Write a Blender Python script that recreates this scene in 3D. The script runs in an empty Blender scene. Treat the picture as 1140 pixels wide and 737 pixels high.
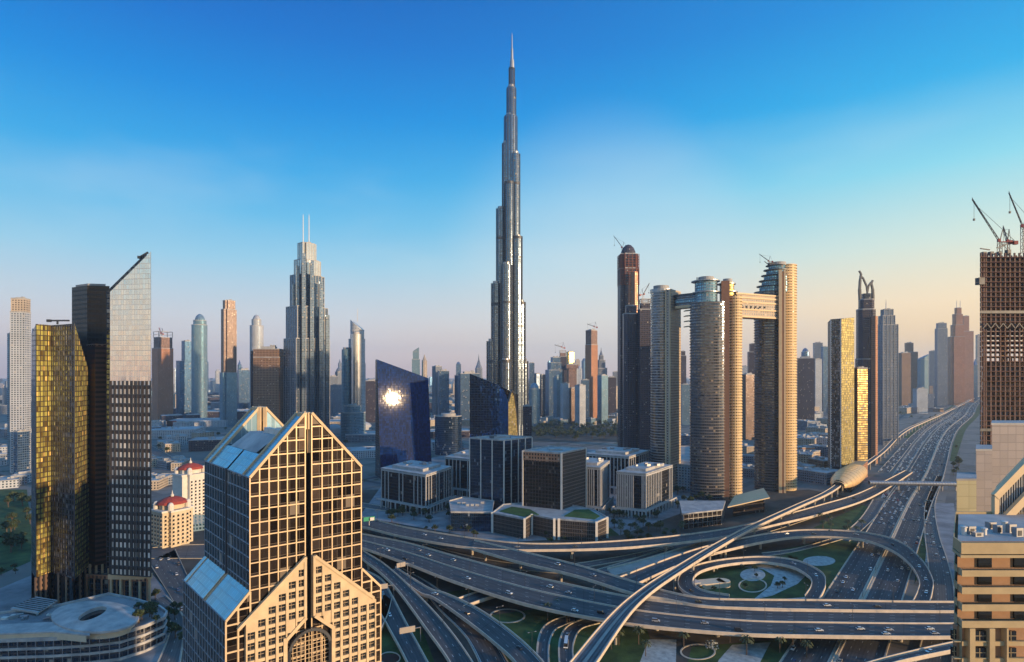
import bpy, math, random
from mathutils import Vector
random.seed(11)
R = math.radians
SC = bpy.context.scene
COL = SC.collection
CAMH, F, HX, HY = 160.0, 650.0, 570.0, 415.0

# ------------------------------------------------------------------ camera
cd = bpy.data.cameras.new('camera'); cam = bpy.data.objects.new('camera', cd); COL.objects.link(cam)
cam.location = (0, 0, CAMH); cam.rotation_euler = (R(90), 0, 0)
cd.sensor_width = 36; cd.lens = F/1140*36; cd.shift_y = (HY-368.5)/1140
cd.clip_start = 0.5; cd.clip_end = 90000
SC.camera = cam
# ------------------------------------------------------------------ sun
SUN_AZ = R(-31)      # direction towards the sun, from +x
SUN_EL = R(6.5)
sl = bpy.data.lights.new('sun', 'SUN'); so = bpy.data.objects.new('sun', sl); COL.objects.link(so)
sl.energy = 5.0; sl.angle = R(0.6); sl.color = (1.0, 0.68, 0.38)
SV = Vector((math.cos(SUN_AZ)*math.cos(SUN_EL), math.sin(SUN_AZ)*math.cos(SUN_EL), math.sin(SUN_EL)))
so.rotation_euler = SV.to_track_quat('Z', 'Y').to_euler(); so.location = (600, -200, 900)
# ------------------------------------------------------------------ sky
W = bpy.data.worlds.new('World'); SC.world = W; W.use_nodes = True
nt = W.node_tree; N = nt.nodes; L = nt.links; N.clear()
def nd(t, **k):
    n = N.new(t)
    for a, b in k.items(): setattr(n, a, b)
    return n
out = nd('ShaderNodeOutputWorld'); bg = nd('ShaderNodeBackground'); bg.inputs[1].default_value = 0.1
sky = nd('ShaderNodeTexSky'); sky.sky_type = 'NISHITA'; sky.sun_disc = False
sky.sun_elevation = SUN_EL; sky.sun_rotation = math.pi/2-SUN_AZ; sky.altitude = 150; sky.air_density = 1.0; sky.dust_density = 0.4; sky.ozone_density = 2.5
tc = nd('ShaderNodeTexCoord'); sep = nd('ShaderNodeSeparateXYZ'); L.new(tc.outputs['Generated'], sep.inputs[0])
def lin(c): return tuple(((x/255)/12.92 if x/255 <= .04045 else ((x/255+.055)/1.055)**2.4) for x in c)+(1,)
def ramp(stops):
    r = nd('ShaderNodeValToRGB'); e = r.color_ramp.elements
    while len(e) > 1: e.remove(e[-1])
    e[0].position = stops[0][0]; e[0].color = lin(stops[0][1])
    for p, c in stops[1:]:
        q = e.new(p); q.color = lin(c)
    L.new(sep.outputs['Z'], r.inputs[0]); return r
ra = ramp([(0, (216, 186, 178)), (.03, (230, 206, 194)), (.09, (204, 208, 212)), (.175, (146, 198, 222)), (.24, (96, 180, 222)), (.31, (44, 158, 218)), (.40, (0, 130, 208)), (.48, (0, 106, 192)), (.56, (0, 86, 172)), (.72, (60, 134, 204)), (1, (110, 166, 222))])
rb = ramp([(0, (255, 184, 108)), (.035, (255, 208, 130)), (.10, (250, 222, 174)), (.18, (206, 222, 208)), (.28, (130, 206, 224)), (.38, (20, 164, 220)), (.48, (0, 136, 208)), (.58, (0, 118, 196)), (.72, (60, 140, 210)), (1, (110, 166, 222))])  # both ramps brighten again above the frame, added as ambient fill
dt = nd('ShaderNodeVectorMath', operation='DOT_PRODUCT'); L.new(tc.outputs['Generated'], dt.inputs[0]); dt.inputs[1].default_value = (math.cos(SUN_AZ), math.sin(SUN_AZ), 0)
mr = nd('ShaderNodeMapRange', interpolation_type='SMOOTHSTEP'); mr.inputs[1].default_value = -0.85; mr.inputs[2].default_value = 0.25; L.new(dt.outputs['Value'], mr.inputs[0])
mx = nd('ShaderNodeMix', data_type='RGBA'); L.new(mr.outputs[0], mx.inputs[0]); L.new(ra.outputs[0], mx.inputs[6]); L.new(rb.outputs[0], mx.inputs[7])
# faint high veil of cirrus
mp = nd('ShaderNodeMapping'); mp.inputs['Scale'].default_value = (1.6, 1.6, 5.0); L.new(tc.outputs['Generated'], mp.inputs[0])
nz = nd('ShaderNodeTexNoise'); nz.inputs['Scale'].default_value = 1.7; nz.inputs['Detail'].default_value = 5; nz.inputs['Roughness'].default_value = .5; L.new(mp.outputs[0], nz.inputs['Vector'])
m2 = nd('ShaderNodeMapRange', interpolation_type='SMOOTHSTEP'); m2.inputs[1].default_value = .46; m2.inputs[2].default_value = .78; m2.inputs[4].default_value = .20; L.new(nz.outputs[0], m2.inputs[0])
cz = nd('ShaderNodeMapRange', interpolation_type='SMOOTHSTEP'); cz.inputs[1].default_value = .46; cz.inputs[2].default_value = .22; L.new(sep.outputs['Z'], cz.inputs[0])
gd = nd('ShaderNodeVectorMath', operation='DOT_PRODUCT'); L.new(tc.outputs['Generated'], gd.inputs[0]); gd.inputs[1].default_value = Vector((.15, .97, .15)).normalized()
gm = nd('ShaderNodeMapRange', interpolation_type='SMOOTHSTEP'); gm.inputs[1].default_value = .955; gm.inputs[2].default_value = 1.0; gm.inputs[4].default_value = .40; L.new(gd.outputs['Value'], gm.inputs[0])
gn = nd('ShaderNodeMath', operation='MULTIPLY_ADD'); L.new(nz.outputs[0], gn.inputs[0]); gn.inputs[1].default_value = 1.3; gn.inputs[2].default_value = .3
g2 = nd('ShaderNodeMath', operation='MULTIPLY'); L.new(gm.outputs[0], g2.inputs[0]); L.new(gn.outputs[0], g2.inputs[1])
m0 = nd('ShaderNodeMath', operation='MULTIPLY'); L.new(m2.outputs[0], m0.inputs[0]); L.new(cz.outputs[0], m0.inputs[1])
mm = nd('ShaderNodeMath', operation='MAXIMUM'); L.new(m0.outputs[0], mm.inputs[0]); L.new(g2.outputs[0], mm.inputs[1])
mc = nd('ShaderNodeMix', data_type='RGBA'); L.new(mm.outputs[0], mc.inputs[0]); L.new(mx.outputs[2], mc.inputs[6]); mc.inputs[7].default_value = lin((206, 218, 224))
sc10 = nd('ShaderNodeVectorMath', operation='SCALE'); sc10.inputs['Scale'].default_value = 7.9; L.new(mc.outputs[2], sc10.inputs[0])
mw = nd('ShaderNodeMix', data_type='RGBA'); mw.inputs[0].default_value = .975; L.new(sky.outputs[0], mw.inputs[6]); L.new(sc10.outputs[0], mw.inputs[7])
L.new(mw.outputs[2], bg.inputs[0]); L.new(bg.outputs[0], out.inputs[0])
# ------------------------------------------------------------------ exposure, render
SC.view_settings.view_transform = 'Standard'; SC.view_settings.look = 'None'; SC.view_settings.exposure = 0.62; SC.view_settings.gamma = 1
SC.render.engine = 'CYCLES'
cy = SC.cycles; cy.max_bounces = 5; cy.glossy_bounces = 3; cy.diffuse_bounces = 2; cy.volume_bounces = 1; cy.transmission_bounces = 2
cy.use_denoising = True; cy.caustics_reflective = False; cy.caustics_refractive = False; cy.sample_clamp_indirect = 4
HAZE_DENSITY = 5.5e-5

# ------------------------------------------------------------------ geometry helpers
def gp(px, py, h=0.0):
    D = (CAMH-h)*F/(py-HY); return ((px-HX)/F*D, D)
def at(px, D): return ((px-HX)/F*D, D)
def zt(py, D): return CAMH+(HY-py)*D/F
ORG = {}
def link(o, parent=None, loc=(0, 0, 0)):
    COL.objects.link(o)
    if parent is not None:
        o.parent = parent; ORG[o.name] = ORG[parent.name]
    else:
        o.location = loc; ORG[o.name] = Vector(loc)
    return o
def tag(o, label, cat, group=None, kind=None):
    if label: o['label'] = label
    if cat: o['category'] = cat
    if group: o['group'] = group
    if kind: o['kind'] = kind
    return o
def thing(name, label, cat, loc, group=None):
    if len(loc) == 2: loc = (loc[0], loc[1], 0)
    o = bpy.data.objects.new(name, None); o.empty_display_size = 2; link(o, None, loc)
    return tag(o, label, cat, group)
class MB:
    def __init__(s): s.v = []; s.f = []; s.uv = []; s.m = []
    def poly(s, pts, uv=None, mi=0):
        b = len(s.v); s.v += [tuple(p) for p in pts]; s.f.append(tuple(range(b, b+len(pts))))
        s.uv.append(uv if uv else [(p[0], p[1]) for p in pts]); s.m.append(mi)
    def prism(s, pts, z0, z1, mi=0, mt=None, u0=0.0, bottom=False, vz=None):
        n = len(pts); mt = mi if mt is None else mt
        zz0 = z0 if isinstance(z0, (list, tuple)) else [z0]*n
        zz = z1 if isinstance(z1, (list, tuple)) else [z1]*n
        u = u0
        for i in range(n):
            a, b = pts[i], pts[(i+1) % n]; l = math.hypot(b[0]-a[0], b[1]-a[1]); j = (i+1) % n
            s.poly([(a[0], a[1], zz0[i]), (b[0], b[1], zz0[j]), (b[0], b[1], zz[j]), (a[0], a[1], zz[i])], [(u, zz0[i]), (u+l, zz0[j]), (u+l, zz[j]), (u, zz[i])], mi); u += l
        s.poly([(p[0], p[1], z) for p, z in zip(pts, zz)], None, mt)
        if bottom: s.poly([(p[0], p[1], z) for p, z in reversed(list(zip(pts, zz0)))], None, mt)
    def obox(s, p0, d, u0, u1, n0, n1, z0, z1, mi=0):
        nx, ny = d[1], -d[0]
        c = [(p0[0]+d[0]*u+nx*n, p0[1]+d[1]*u+ny*n) for u, n in ((u0, n0), (u0, n1), (u1, n1), (u1, n0))]
        c = c[::1] if (n1 > n0) == (u1 > u0) else c[::-1]
        s.prism(c, z0, z1, mi, bottom=True)
    def box(s, c, sx, sy, sz, a=0, mi=0):
        ca, sa = math.cos(a), math.sin(a)
        p = [(c[0]+ca*x*sx/2-sa*y*sy/2, c[1]+sa*x*sx/2+ca*y*sy/2) for x, y in ((-1, -1), (1, -1), (1, 1), (-1, 1))]
        s.prism(p, c[2], c[2]+sz, mi, bottom=True)
    def bar(s, p, q, w, h=None, mi=0):
        p, q = Vector(p), Vector(q); h = h or w; d = (q-p).normalized()
        up = Vector((0, 0, 1)) if abs(d.z) < .95 else Vector((1, 0, 0))
        x = d.cross(up).normalized()*w/2; y = x.cross(d).normalized()*h/2
        A = [p-x-y, p+x-y, p+x+y, p-x+y]; B = [q-x-y, q+x-y, q+x+y, q-x+y]
        for i in range(4):
            j = (i+1) % 4; s.poly([A[i], A[j], B[j], B[i]], None, mi)
        s.poly(A[::-1], None, mi); s.poly(B, None, mi)
    def lathe(s, c, prof, n=16, mi=0, sx=1, sy=1):
        for k in range(len(prof)-1):
            (r0, z0), (r1, z1) = prof[k], prof[k+1]
            for i in range(n):
                a, b = 2*math.pi*i/n, 2*math.pi*(i+1)/n
                q = [(c[0]+r*math.cos(t)*sx, c[1]+r*math.sin(t)*sy, c[2]+z) for r, z, t in ((r0, z0, a), (r0, z0, b), (r1, z1, b), (r1, z1, a))]
                s.poly(q, [(a*r0, z0), (b*r0, z0), (b*r0, z1), (a*r0, z1)], mi)
    def build(s, name, mats, parent=None, loc=None, smooth=False):
        if parent is not None: o0 = ORG[parent.name]
        else:
            if loc is None:
                xs = [p[0] for p in s.v]; ys = [p[1] for p in s.v]; loc = ((min(xs)+max(xs))/2, (min(ys)+max(ys))/2, min(p[2] for p in s.v))
            o0 = Vector(loc)
        me = bpy.data.meshes.new(name)
        me.from_pydata([(p[0]-o0[0], p[1]-o0[1], p[2]-o0[2]) for p in s.v], [], s.f)
        uvl = me.uv_layers.new(name='UVMap'); flat = [c for f in s.uv for u in f for c in u]; uvl.data.foreach_set('uv', flat)
        mats = mats if isinstance(mats, (list, tuple)) else [mats]
        for m in mats: me.materials.append(m)
        me.polygons.foreach_set('material_index', s.m)
        if smooth: me.polygons.foreach_set('use_smooth', [True]*len(s.f))
        me.update()
        return link(bpy.data.objects.new(name, me), parent, tuple(o0))
def ccw(pts):
    a = sum(pts[i][0]*pts[(i+1) % len(pts)][1]-pts[(i+1) % len(pts)][0]*pts[i][1] for i in range(len(pts)))
    return pts if a > 0 else pts[::-1]
def wallgrid(mb, p0, p1, z0, top, us, vs, w, d, mi=0, h=None, umax=None):
    l = math.hypot(p1[0]-p0[0], p1[1]-p0[1]); dr = ((p1[0]-p0[0])/l, (p1[1]-p0[1])/l); h = h or w
    tf = top if callable(top) else (lambda u: top)
    for u in us: mb.obox(p0, dr, u-w/2, u+w/2, -.05, d, z0, tf(u), mi)
    K = 120
    for z in vs:
        if z < z0: continue
        ok = [i for i in range(K+1) if tf(l*i/K) >= z]
        if not ok: continue
        st = ok[0]; pr = st
        for i in ok[1:]+[None]:
            if i is None or i != pr+1:
                if pr > st: mb.obox(p0, dr, l*st/K, l*pr/K, -.05, d*.8, z-h/2, z+h/2, mi)
                st = i
            pr = i
def frange(a, b, n): return [a+(b-a)*i/n for i in range(n+1)]
SH = {'box': lambda r: [(-.5, -r/2), (.5, -r/2), (.5, r/2), (-.5, r/2)],
      'oct': lambda r: [(x/2, y*r/2) for x, y in ((-.6, -1), (.6, -1), (1, -.6), (1, .6), (.6, 1), (-.6, 1), (-1, .6), (-1, -.6))],
      'ell': lambda r: [(.5*math.cos(2*math.pi*i/24), r*.5*math.sin(2*math.pi*i/24)) for i in range(24)],
      'cross': lambda r: [(x/2, y*r/2) for x, y in ((-.6, -1), (.6, -1), (.6, -.7), (1, -.7), (1, .7), (.6, .7), (.6, 1), (-.6, 1), (-.6, .7), (-1, .7), (-1, -.7), (-.6, -.7))],
      'lens': lambda r: [(-.5, -r*.1), (-.3, -r*.36), (0, -r*.5), (.3, -r*.36), (.5, -r*.1), (.5, r*.3), (-.5, r*.3)]}
def fit(shape, l, r, D, yaw=0, ratio=.8):
    """plan outline of a unit shape, yawed to the line of sight, that spans the bearings l..r at depth D"""
    u = SH[shape](ratio); s = (r-l)/F*D; cx = ((l+r)/2-HX)/F*D
    a = R(yaw)-math.atan2(cx, D); ca, sa = math.cos(a), math.sin(a)
    for _ in range(8):
        P = [(cx+s*(ca*x-sa*y), D+s*(sa*x+ca*y)) for x, y in u]
        q = [HX+F*x/y for x, y in P]; lo, hi = min(q), max(q)
        s *= (r-l)/max(1e-6, hi-lo); cx += ((l+r)/2-(lo+hi)/2)/F*D
    return [(cx+s*(ca*x-sa*y), D+s*(sa*x+ca*y)) for x, y in u]
def cen(P): return (sum(p[0] for p in P)/len(P), sum(p[1] for p in P)/len(P))
def scl(P, k, c=None):
    c = c or cen(P); return [(c[0]+(x-c[0])*k, c[1]+(y-c[1])*k) for x, y in P]
def grow(P, d):
    c = cen(P); rr = sum(math.hypot(p[0]-c[0], p[1]-c[1]) for p in P)/len(P); return scl(P, 1+d/rr, c)

# ------------------------------------------------------------------ materials
def newmat(name):
    m = bpy.data.materials.new(name); m.use_nodes = True; m.node_tree.nodes.clear(); return m
class G:
    def __init__(s, m): s.t = m.node_tree; s.n = s.t.nodes; s.l = s.t.links
    def a(s, t, ins=None, **k):
        n = s.n.new(t)
        for x, y in k.items(): setattr(n, x, y)
        for x, y in (ins or {}).items():
            if hasattr(y, 'links') or isinstance(y, bpy.types.NodeSocket): s.l.new(y, n.inputs[x])
            else: n.inputs[x].default_value = y
        return n
    def m(s, op, a, b=None, c=None):
        i = {0: a}
        if b is not None: i[1] = b
        if c is not None: i[2] = c
        return s.a('ShaderNodeMath', i, operation=op).outputs[0]
    def mixc(s, f, a, b): return s.a('ShaderNodeMix', {0: f, 6: a, 7: b}, data_type='RGBA').outputs[2]
    def mixf(s, f, a, b): return s.a('ShaderNodeMix', {0: f, 2: a, 3: b}, data_type='FLOAT').outputs[0]
def c4(c): return tuple(c)+(1,) if len(c) == 3 else tuple(c)
def plain(name, col, rough=.8, metal=0, var=.18, scale=.25, bump=0.0, spec=.4, detail=6, col2=None):
    m = newmat(name); g = G(m); tc = g.a('ShaderNodeTexCoord').outputs['Object']
    n1 = g.a('ShaderNodeTexNoise', {'Vector': tc, 'Scale': scale, 'Detail': detail, 'Roughness': .6}).outputs[0]
    f = g.a('ShaderNodeMapRange', {0: n1, 1: .32, 2: .68}).outputs[0]
    a = c4([x*(1-var) for x in col]); b = c4(col2) if col2 else c4([min(1, x*(1+var)) for x in col])
    base = g.mixc(f, a, b)
    p = g.a('ShaderNodeBsdfPrincipled', {'Base Color': base, 'Roughness': rough, 'Metallic': metal, 'Specular IOR Level': spec})
    if bump:
        n2 = g.a('ShaderNodeTexNoise', {'Vector': tc, 'Scale': scale*8, 'Detail': 4}).outputs[0]
        g.l.new(g.a('ShaderNodeBump', {'Height': n2, 'Distance': bump, 'Strength': .6}).outputs[0], p.inputs['Normal'])
    o = g.a('ShaderNodeOutputMaterial'); g.l.new(p.outputs[0], o.inputs[0]); return m
def fac(name, wall, glass, bay=3.0, flo=3.6, wf=.7, hf=.6, rough=.12, metal=.85, var=.5, wr=.7, wob=.0, wobs=.06, blind=.05, blindc=(.34, .31, .27), wm=0.0, vgap=0, jit=.016, spec=.5):
    """curtain wall: metre-spaced bays and floors, each pane with its own tone, some with blinds"""
    m = newmat(name); g = G(m)
    uv = g.a('ShaderNodeUVMap'); uv.uv_map = 'UVMap'; s = g.a('ShaderNodeSeparateXYZ', {0: uv.outputs[0]})
    u = g.m('DIVIDE', s.outputs[0], bay); v = g.m('DIVIDE', s.outputs[1], flo)
    mu = g.m('GREATER_THAN', g.m('FRACT', u), 1-wf); mv = g.m('GREATER_THAN', g.m('FRACT', v), 1-hf); mk = g.m('MULTIPLY', mu, mv)
    if vgap:
        mk = g.m('MULTIPLY', mk, g.m('GREATER_THAN', g.m('FRACT', g.m('DIVIDE', v, vgap)), 1.4/vgap))
    cb = g.a('ShaderNodeCombineXYZ', {0: g.m('FLOOR', u), 1: g.m('FLOOR', v)}).outputs[0]
    w = g.a('ShaderNodeTexWhiteNoise', {'Vector': cb}, noise_dimensions='2D'); wv = w.outputs['Value']
    tc = g.a('ShaderNodeTexCoord').outputs['Object']
    nn = g.a('ShaderNodeTexNoise', {'Vector': tc, 'Scale': .03, 'Detail': 3}).outputs[0]
    gl = g.mixc(wv, c4([x*(1-var) for x in glass]), c4([min(1, x*(1+var*.6)) for x in glass]))
    bl = g.m('LESS_THAN', g.a('ShaderNodeSeparateColor', {0: w.outputs['Color']}).outputs[1], blind)
    gl = g.mixc(bl, gl, c4(blindc))
    wc = g.mixc(g.a('ShaderNodeMapRange', {0: nn, 1: .3, 2: .7}).outputs[0], c4([x*.84 for x in wall]), c4([min(1, x*1.12) for x in wall]))
    col = g.mixc(mk, wc, gl)
    gm = g.mixf(bl, metal, .1)
    p = g.a('ShaderNodeBsdfPrincipled', {'Base Color': col, 'Metallic': g.mixf(mk, wm, gm), 'Roughness': g.mixf(mk, wr, rough), 'Specular IOR Level': spec})
    nrm = g.a('ShaderNodeNewGeometry').outputs['Normal']
    if jit:
        jv = g.a('ShaderNodeVectorMath', {0: w.outputs['Color'], 1: (.5, .5, .5)}, operation='SUBTRACT').outputs[0]
        jn = g.a('ShaderNodeVectorMath', {0: jv, 'Scale': g.m('MULTIPLY', mk, jit*2)}, operation='SCALE').outputs[0]
        nrm = g.a('ShaderNodeVectorMath', {0: g.a('ShaderNodeVectorMath', {0: nrm, 1: jn}, operation='ADD').outputs[0]}, operation='NORMALIZE').outputs[0]
        g.l.new(nrm, p.inputs['Normal'])
    if wob:
        nb = g.a('ShaderNodeTexNoise', {'Vector': tc, 'Scale': wobs, 'Detail': 2}).outputs[0]
        hb = g.m('ADD', nb, g.m('MULTIPLY', wv, .04))
        g.l.new(g.a('ShaderNodeBump', {'Height': hb, 'Distance': wob, 'Strength': mk, 'Normal': nrm}).outputs[0], p.inputs['Normal'])
    o = g.a('ShaderNodeOutputMaterial'); g.l.new(p.outputs[0], o.inputs[0]); return m
def glassm(name, col, rough=.08, metal=.9, wob=0, wobs=.06, var=.25):
    return fac(name, [c*.5 for c in col], col, 1.6, 3.6, .96, .97, rough, metal, var, .4, wob, wobs, blind=0)

M = {}
M['concrete'] = plain('concrete', (.36, .32, .28), .85, var=.15, scale=.12)
M['parapet'] = plain('parapet_concrete', (.60, .50, .39), .8, var=.14, scale=.2)
M['pier'] = plain('pier_concrete', (.42, .37, .31), .85, var=.12, scale=.2)
def asph(name, c0, c1):
    m = newmat(name); g = G(m); uv = g.a('ShaderNodeUVMap'); uv.uv_map = 'UVMap'; s = g.a('ShaderNodeSeparateXYZ', {0: uv.outputs[0]}); u, v = s.outputs[0], s.outputs[1]
    sv = g.a('ShaderNodeCombineXYZ', {0: g.m('MULTIPLY', u, .25), 1: g.m('MULTIPLY', v, .018)}).outputs[0]
    n1 = g.a('ShaderNodeTexNoise', {'Vector': sv, 'Scale': 1.0, 'Detail': 5, 'Roughness': .65}).outputs[0]
    lane = g.a('ShaderNodeTexWhiteNoise', {'Vector': g.a('ShaderNodeCombineXYZ', {0: g.m('FLOOR', g.m('DIVIDE', u, 3.6)), 1: g.m('FLOOR', g.m('DIVIDE', v, 70))}).outputs[0]}, noise_dimensions='2D').outputs['Value']
    f = g.a('ShaderNodeMapRange', {0: g.m('ADD', n1, g.m('MULTIPLY', lane, .14)), 1: .38, 2: .76}).outputs[0]
    base = g.mixc(f, c4(c0), c4(c1))
    ty = g.m('MULTIPLY', g.m('ADD', g.m('COSINE', g.m('MULTIPLY', u, 2*math.pi/1.8)), 1), .13)
    jo = g.m('MULTIPLY', g.m('LESS_THAN', g.m('FRACT', g.m('DIVIDE', v, 32)), .02), .35)
    base = g.mixc(g.m('ADD', ty, jo), base, (.02, .02, .022, 1))
    p = g.a('ShaderNodeBsdfPrincipled', {'Base Color': base, 'Roughness': .82, 'Specular IOR Level': .3}); o = g.a('ShaderNodeOutputMaterial'); g.l.new(p.outputs[0], o.inputs[0]); return m
M['asphalt'] = asph('asphalt', (.052, .053, .057), (.120, .120, .122))
M['asphalt2'] = asph('asphalt_worn', (.095, .095, .098), (.160, .156, .152))
M['mark'] = plain('road_paint', (.55, .55, .52), .7, var=.2, scale=.4)
M['kerb'] = plain('kerb', (.50, .43, .33), .85, var=.15)
M['sand'] = plain('sand', (.20, .165, .13), .95, var=.3, scale=.012, col2=(.30, .25, .19), detail=8)
M['paving'] = plain('paving', (.20, .20, .21), .85, var=.25, scale=.05, col2=(.33, .33, .34))
M['lawn'] = plain('lawn', (.020, .058, .014), .95, var=.45, scale=.07, col2=(.06, .115, .028), bump=.25, detail=10)
M['lawn2'] = plain('lawn_bright', (.03, .09, .02), .95, var=.3, scale=.1, col2=(.05, .13, .03))
M['soil'] = plain('soil', (.05, .045, .04), .95, var=.35, scale=.03, col2=(.11, .095, .075))
M['gravel'] = plain('pale_gravel', (.34, .37, .36), .9, var=.3, scale=.3, col2=(.48, .52, .50))
M['redbed'] = plain('flower_bed', (.12, .02, .025), .95, var=.4, scale=.2, col2=(.05, .04, .02))
M['white'] = plain('white_render', (.66, .63, .58), .75, var=.08)
M['offwhite'] = plain('grey_white_panel', (.43, .43, .43), .7, var=.12, scale=.2)
M['cream'] = plain('cream_render', (.60, .50, .36), .8, var=.1)
M['roofgrey'] = plain('roof_grey', (.33, .33, .33), .8, var=.2, scale=.1, col2=(.46, .46, .45))
M['roofpale'] = plain('roof_pale', (.33, .34, .35), .7, var=.2, scale=.15, col2=(.52, .51, .49), detail=10)
M['roofdark'] = plain('roof_dark', (.12, .12, .13), .8, var=.25, scale=.1, col2=(.2, .2, .2))
M['metal'] = plain('grey_metal', (.35, .36, .38), .4, metal=.7, var=.1)
M['dmetal'] = plain('dark_metal', (.07, .075, .085), .45, metal=.5, var=.2)
M['blackglass'] = plain('black_glass', (.015, .018, .022), .08, var=.3, spec=.8)
M['redtile'] = plain('red_tile', (.34, .055, .035), .7, var=.2, scale=.4)
M['redpaint'] = plain('red_paint', (.26, .045, .04), .5, var=.1)
M['gold'] = plain('gold_shell', (.74, .50, .24), .42, metal=.35, var=.08, scale=.08)
M['leaf'] = plain('leaf', (.030, .050, .018), .8, var=.45, scale=.5, col2=(.075, .10, .035))
M['leaf2'] = plain('palm_leaf', (.035, .050, .022), .8, var=.45, scale=.5, col2=(.08, .10, .04))
M['bark'] = plain('bark', (.11, .08, .055), .9, var=.3, scale=1)
M['pool'] = plain('pool_water', (.04, .28, .30), .08, var=.1)
# facade kinds for the skyline
M['blueglass'] = fac('blue_glass_wall', (.07, .12, .19), (.11, .24, .42), 3, 3.6, .82, .72, .16)
M['tealglass'] = fac('teal_glass_wall', (.16, .25, .32), (.14, .30, .42), 3, 3.6, .66, .6, .18)
M['darkglass'] = fac('dark_glass_wall', (.045, .045, .055), (.07, .09, .13), 3, 3.6, .8, .7, .15)
M['plum'] = fac('dark_plum_wall', (.060, .050, .065), (.04, .05, .08), 3, 3.6, .6, .6, .2)
M['pale'] = fac('pale_wall', (.44, .47, .51), (.13, .21, .31), 4, 3.6, .5, .55, .2)
M['beige'] = fac('beige_wall', (.46, .38, .29), (.08, .09, .11), 4, 3.6, .45, .5, .2)
M['brown'] = fac('brown_wall', (.25, .155, .10), (.06, .055, .06), 3.2, 3.6, .5, .55, .25)
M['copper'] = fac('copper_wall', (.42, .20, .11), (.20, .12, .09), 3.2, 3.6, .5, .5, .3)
M['grey'] = fac('grey_wall', (.19, .22, .27), (.09, .14, .21), 3.2, 3.6, .6, .55, .2)
M['gold_dim'] = fac('dim_gold_wall', (.16, .12, .06), (.40, .30, .12), 3, 3.6, .85, .6, .35, .7)
M['gold_glass'] = fac('gold_glass_wall', (.30, .24, .10), (.78, .62, .22), 3, 3.6, .85, .8, .3, .9)
M['raw'] = fac('raw_concrete_frame', (.30, .19, .15), (.03, .025, .025), 3.4, 3.6, .7, .62, .8, 0, blind=.25, blindc=(.22, .15, .12))
# ================================================================== GROUND
g_ = MB(); S_ = 16500
g_.poly([(-S_, -2500, 0), (S_, -2500, 0), (S_, S_, 0), (-S_, S_, 0)])
def groundmat():
    m = newmat('city_ground'); g = G(m); tc = g.a('ShaderNodeTexCoord').outputs['Object']
    mp_ = g.a('ShaderNodeMapping', {'Vector': tc, 'Rotation': (0, 0, R(-52))}).outputs[0]
    br = g.a('ShaderNodeTexBrick', {'Vector': mp_, 'Color1': (.13, .13, .135, 1), 'Color2': (.26, .235, .20, 1), 'Mortar': (.06, .062, .068, 1), 'Scale': 1.0, 'Mortar Size': 5.0, 'Brick Width': 92.0, 'Row Height': 58.0, 'Bias': -.1})
    n1 = g.a('ShaderNodeTexNoise', {'Vector': tc, 'Scale': .035, 'Detail': 8, 'Roughness': .7}).outputs[0]; n2 = g.a('ShaderNodeTexNoise', {'Vector': tc, 'Scale': .006, 'Detail': 4}).outputs[0]
    gr = g.mixc(g.a('ShaderNodeMapRange', {0: n1, 1: .52, 2: .60}).outputs[0], br.outputs[0], (.035, .055, .028, 1))
    c = g.mixc(g.a('ShaderNodeMapRange', {0: n2, 1: .40, 2: .62}).outputs[0], gr, g.mixc(n1, (.09, .085, .08, 1), (.27, .25, .22, 1)))
    p = g.a('ShaderNodeBsdfPrincipled', {'Base Color': c, 'Roughness': .95}); o = g.a('ShaderNodeOutputMaterial'); g.l.new(p.outputs[0], o.inputs[0]); return m
tag(g_.build('ground', groundmat()), None, None, None, 'structure')
def flat(name, pts, mat, z=.02, kind='structure'):
    b = MB(); P = ccw([gp(*p) for p in pts]); b.poly([(x, y, z) for x, y in P]); return tag(b.build(name, M[mat]), None, None, None, kind)
def flatw(name, P, mat, z=.02, kind='structure'):
    b = MB(); b.poly([(x, y, z) for x, y in ccw(P)]); return tag(b.build(name, M[mat]), None, None, None, kind)
def ring_pts(px, py, rx, ry, n=40, h=0):
    return [(px+rx*math.cos(2*math.pi*i/n), py+ry*math.sin(2*math.pi*i/n)) for i in range(n)]
# dark irrigated ground of the interchange, then lawns, gravel beds
flat('soil', [(150, 560), (420, 545), (640, 560), (900, 545), (985, 560), (905, 690), (880, 1100), (200, 1100), (150, 760)], 'soil', .02)
for pts in ([(420, 690), (470, 700), (492, 760), (430, 760), (412, 720)], [(510, 690), (640, 672), (720, 700), (740, 760), (560, 760)], [(480, 662), (530, 654), (548, 664), (500, 676)],
            [(760, 640), (800, 622), (880, 618), (912, 640), (905, 664), (860, 668), (790, 664)], [(870, 612), (935, 598), (955, 604), (930, 655), (918, 664)], [(770, 720), (870, 712), (905, 716), (885, 760), (760, 760)],
            [(600, 590), (680, 588), (690, 596), (610, 602)], [(905, 588), (960, 562), (972, 566), (950, 590)]):
    flat('lawn', pts, 'lawn', .04)
flat('gravel_bed', [(845, 627), (880, 629), (901, 637), (888, 650), (860, 663), (838, 668), (858, 652), (862, 641), (850, 634), (826, 631)], 'gravel', .06)
flat('gravel_bed', [(860, 668), (905, 664), (900, 668), (880, 672)], 'gravel', .06)
flat('gravel_bed', ring_pts(838, 640, 14, 7), 'gravel', .08)
flat('gravel_bed', ring_pts(912, 624.5, 18, 5.5), 'gravel', .06)
flat('gravel_bed', [(722, 712), (753, 712), (752, 770), (700, 770)], 'gravel', .06)
flat('gravel_bed', [(815, 718), (858, 715), (850, 730), (830, 770), (790, 770), (800, 735)], 'gravel', .06)
flat('gravel_bed', [(1032, 603), (1038, 603), (1040, 627), (1030, 626)], 'gravel', .06)
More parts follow.
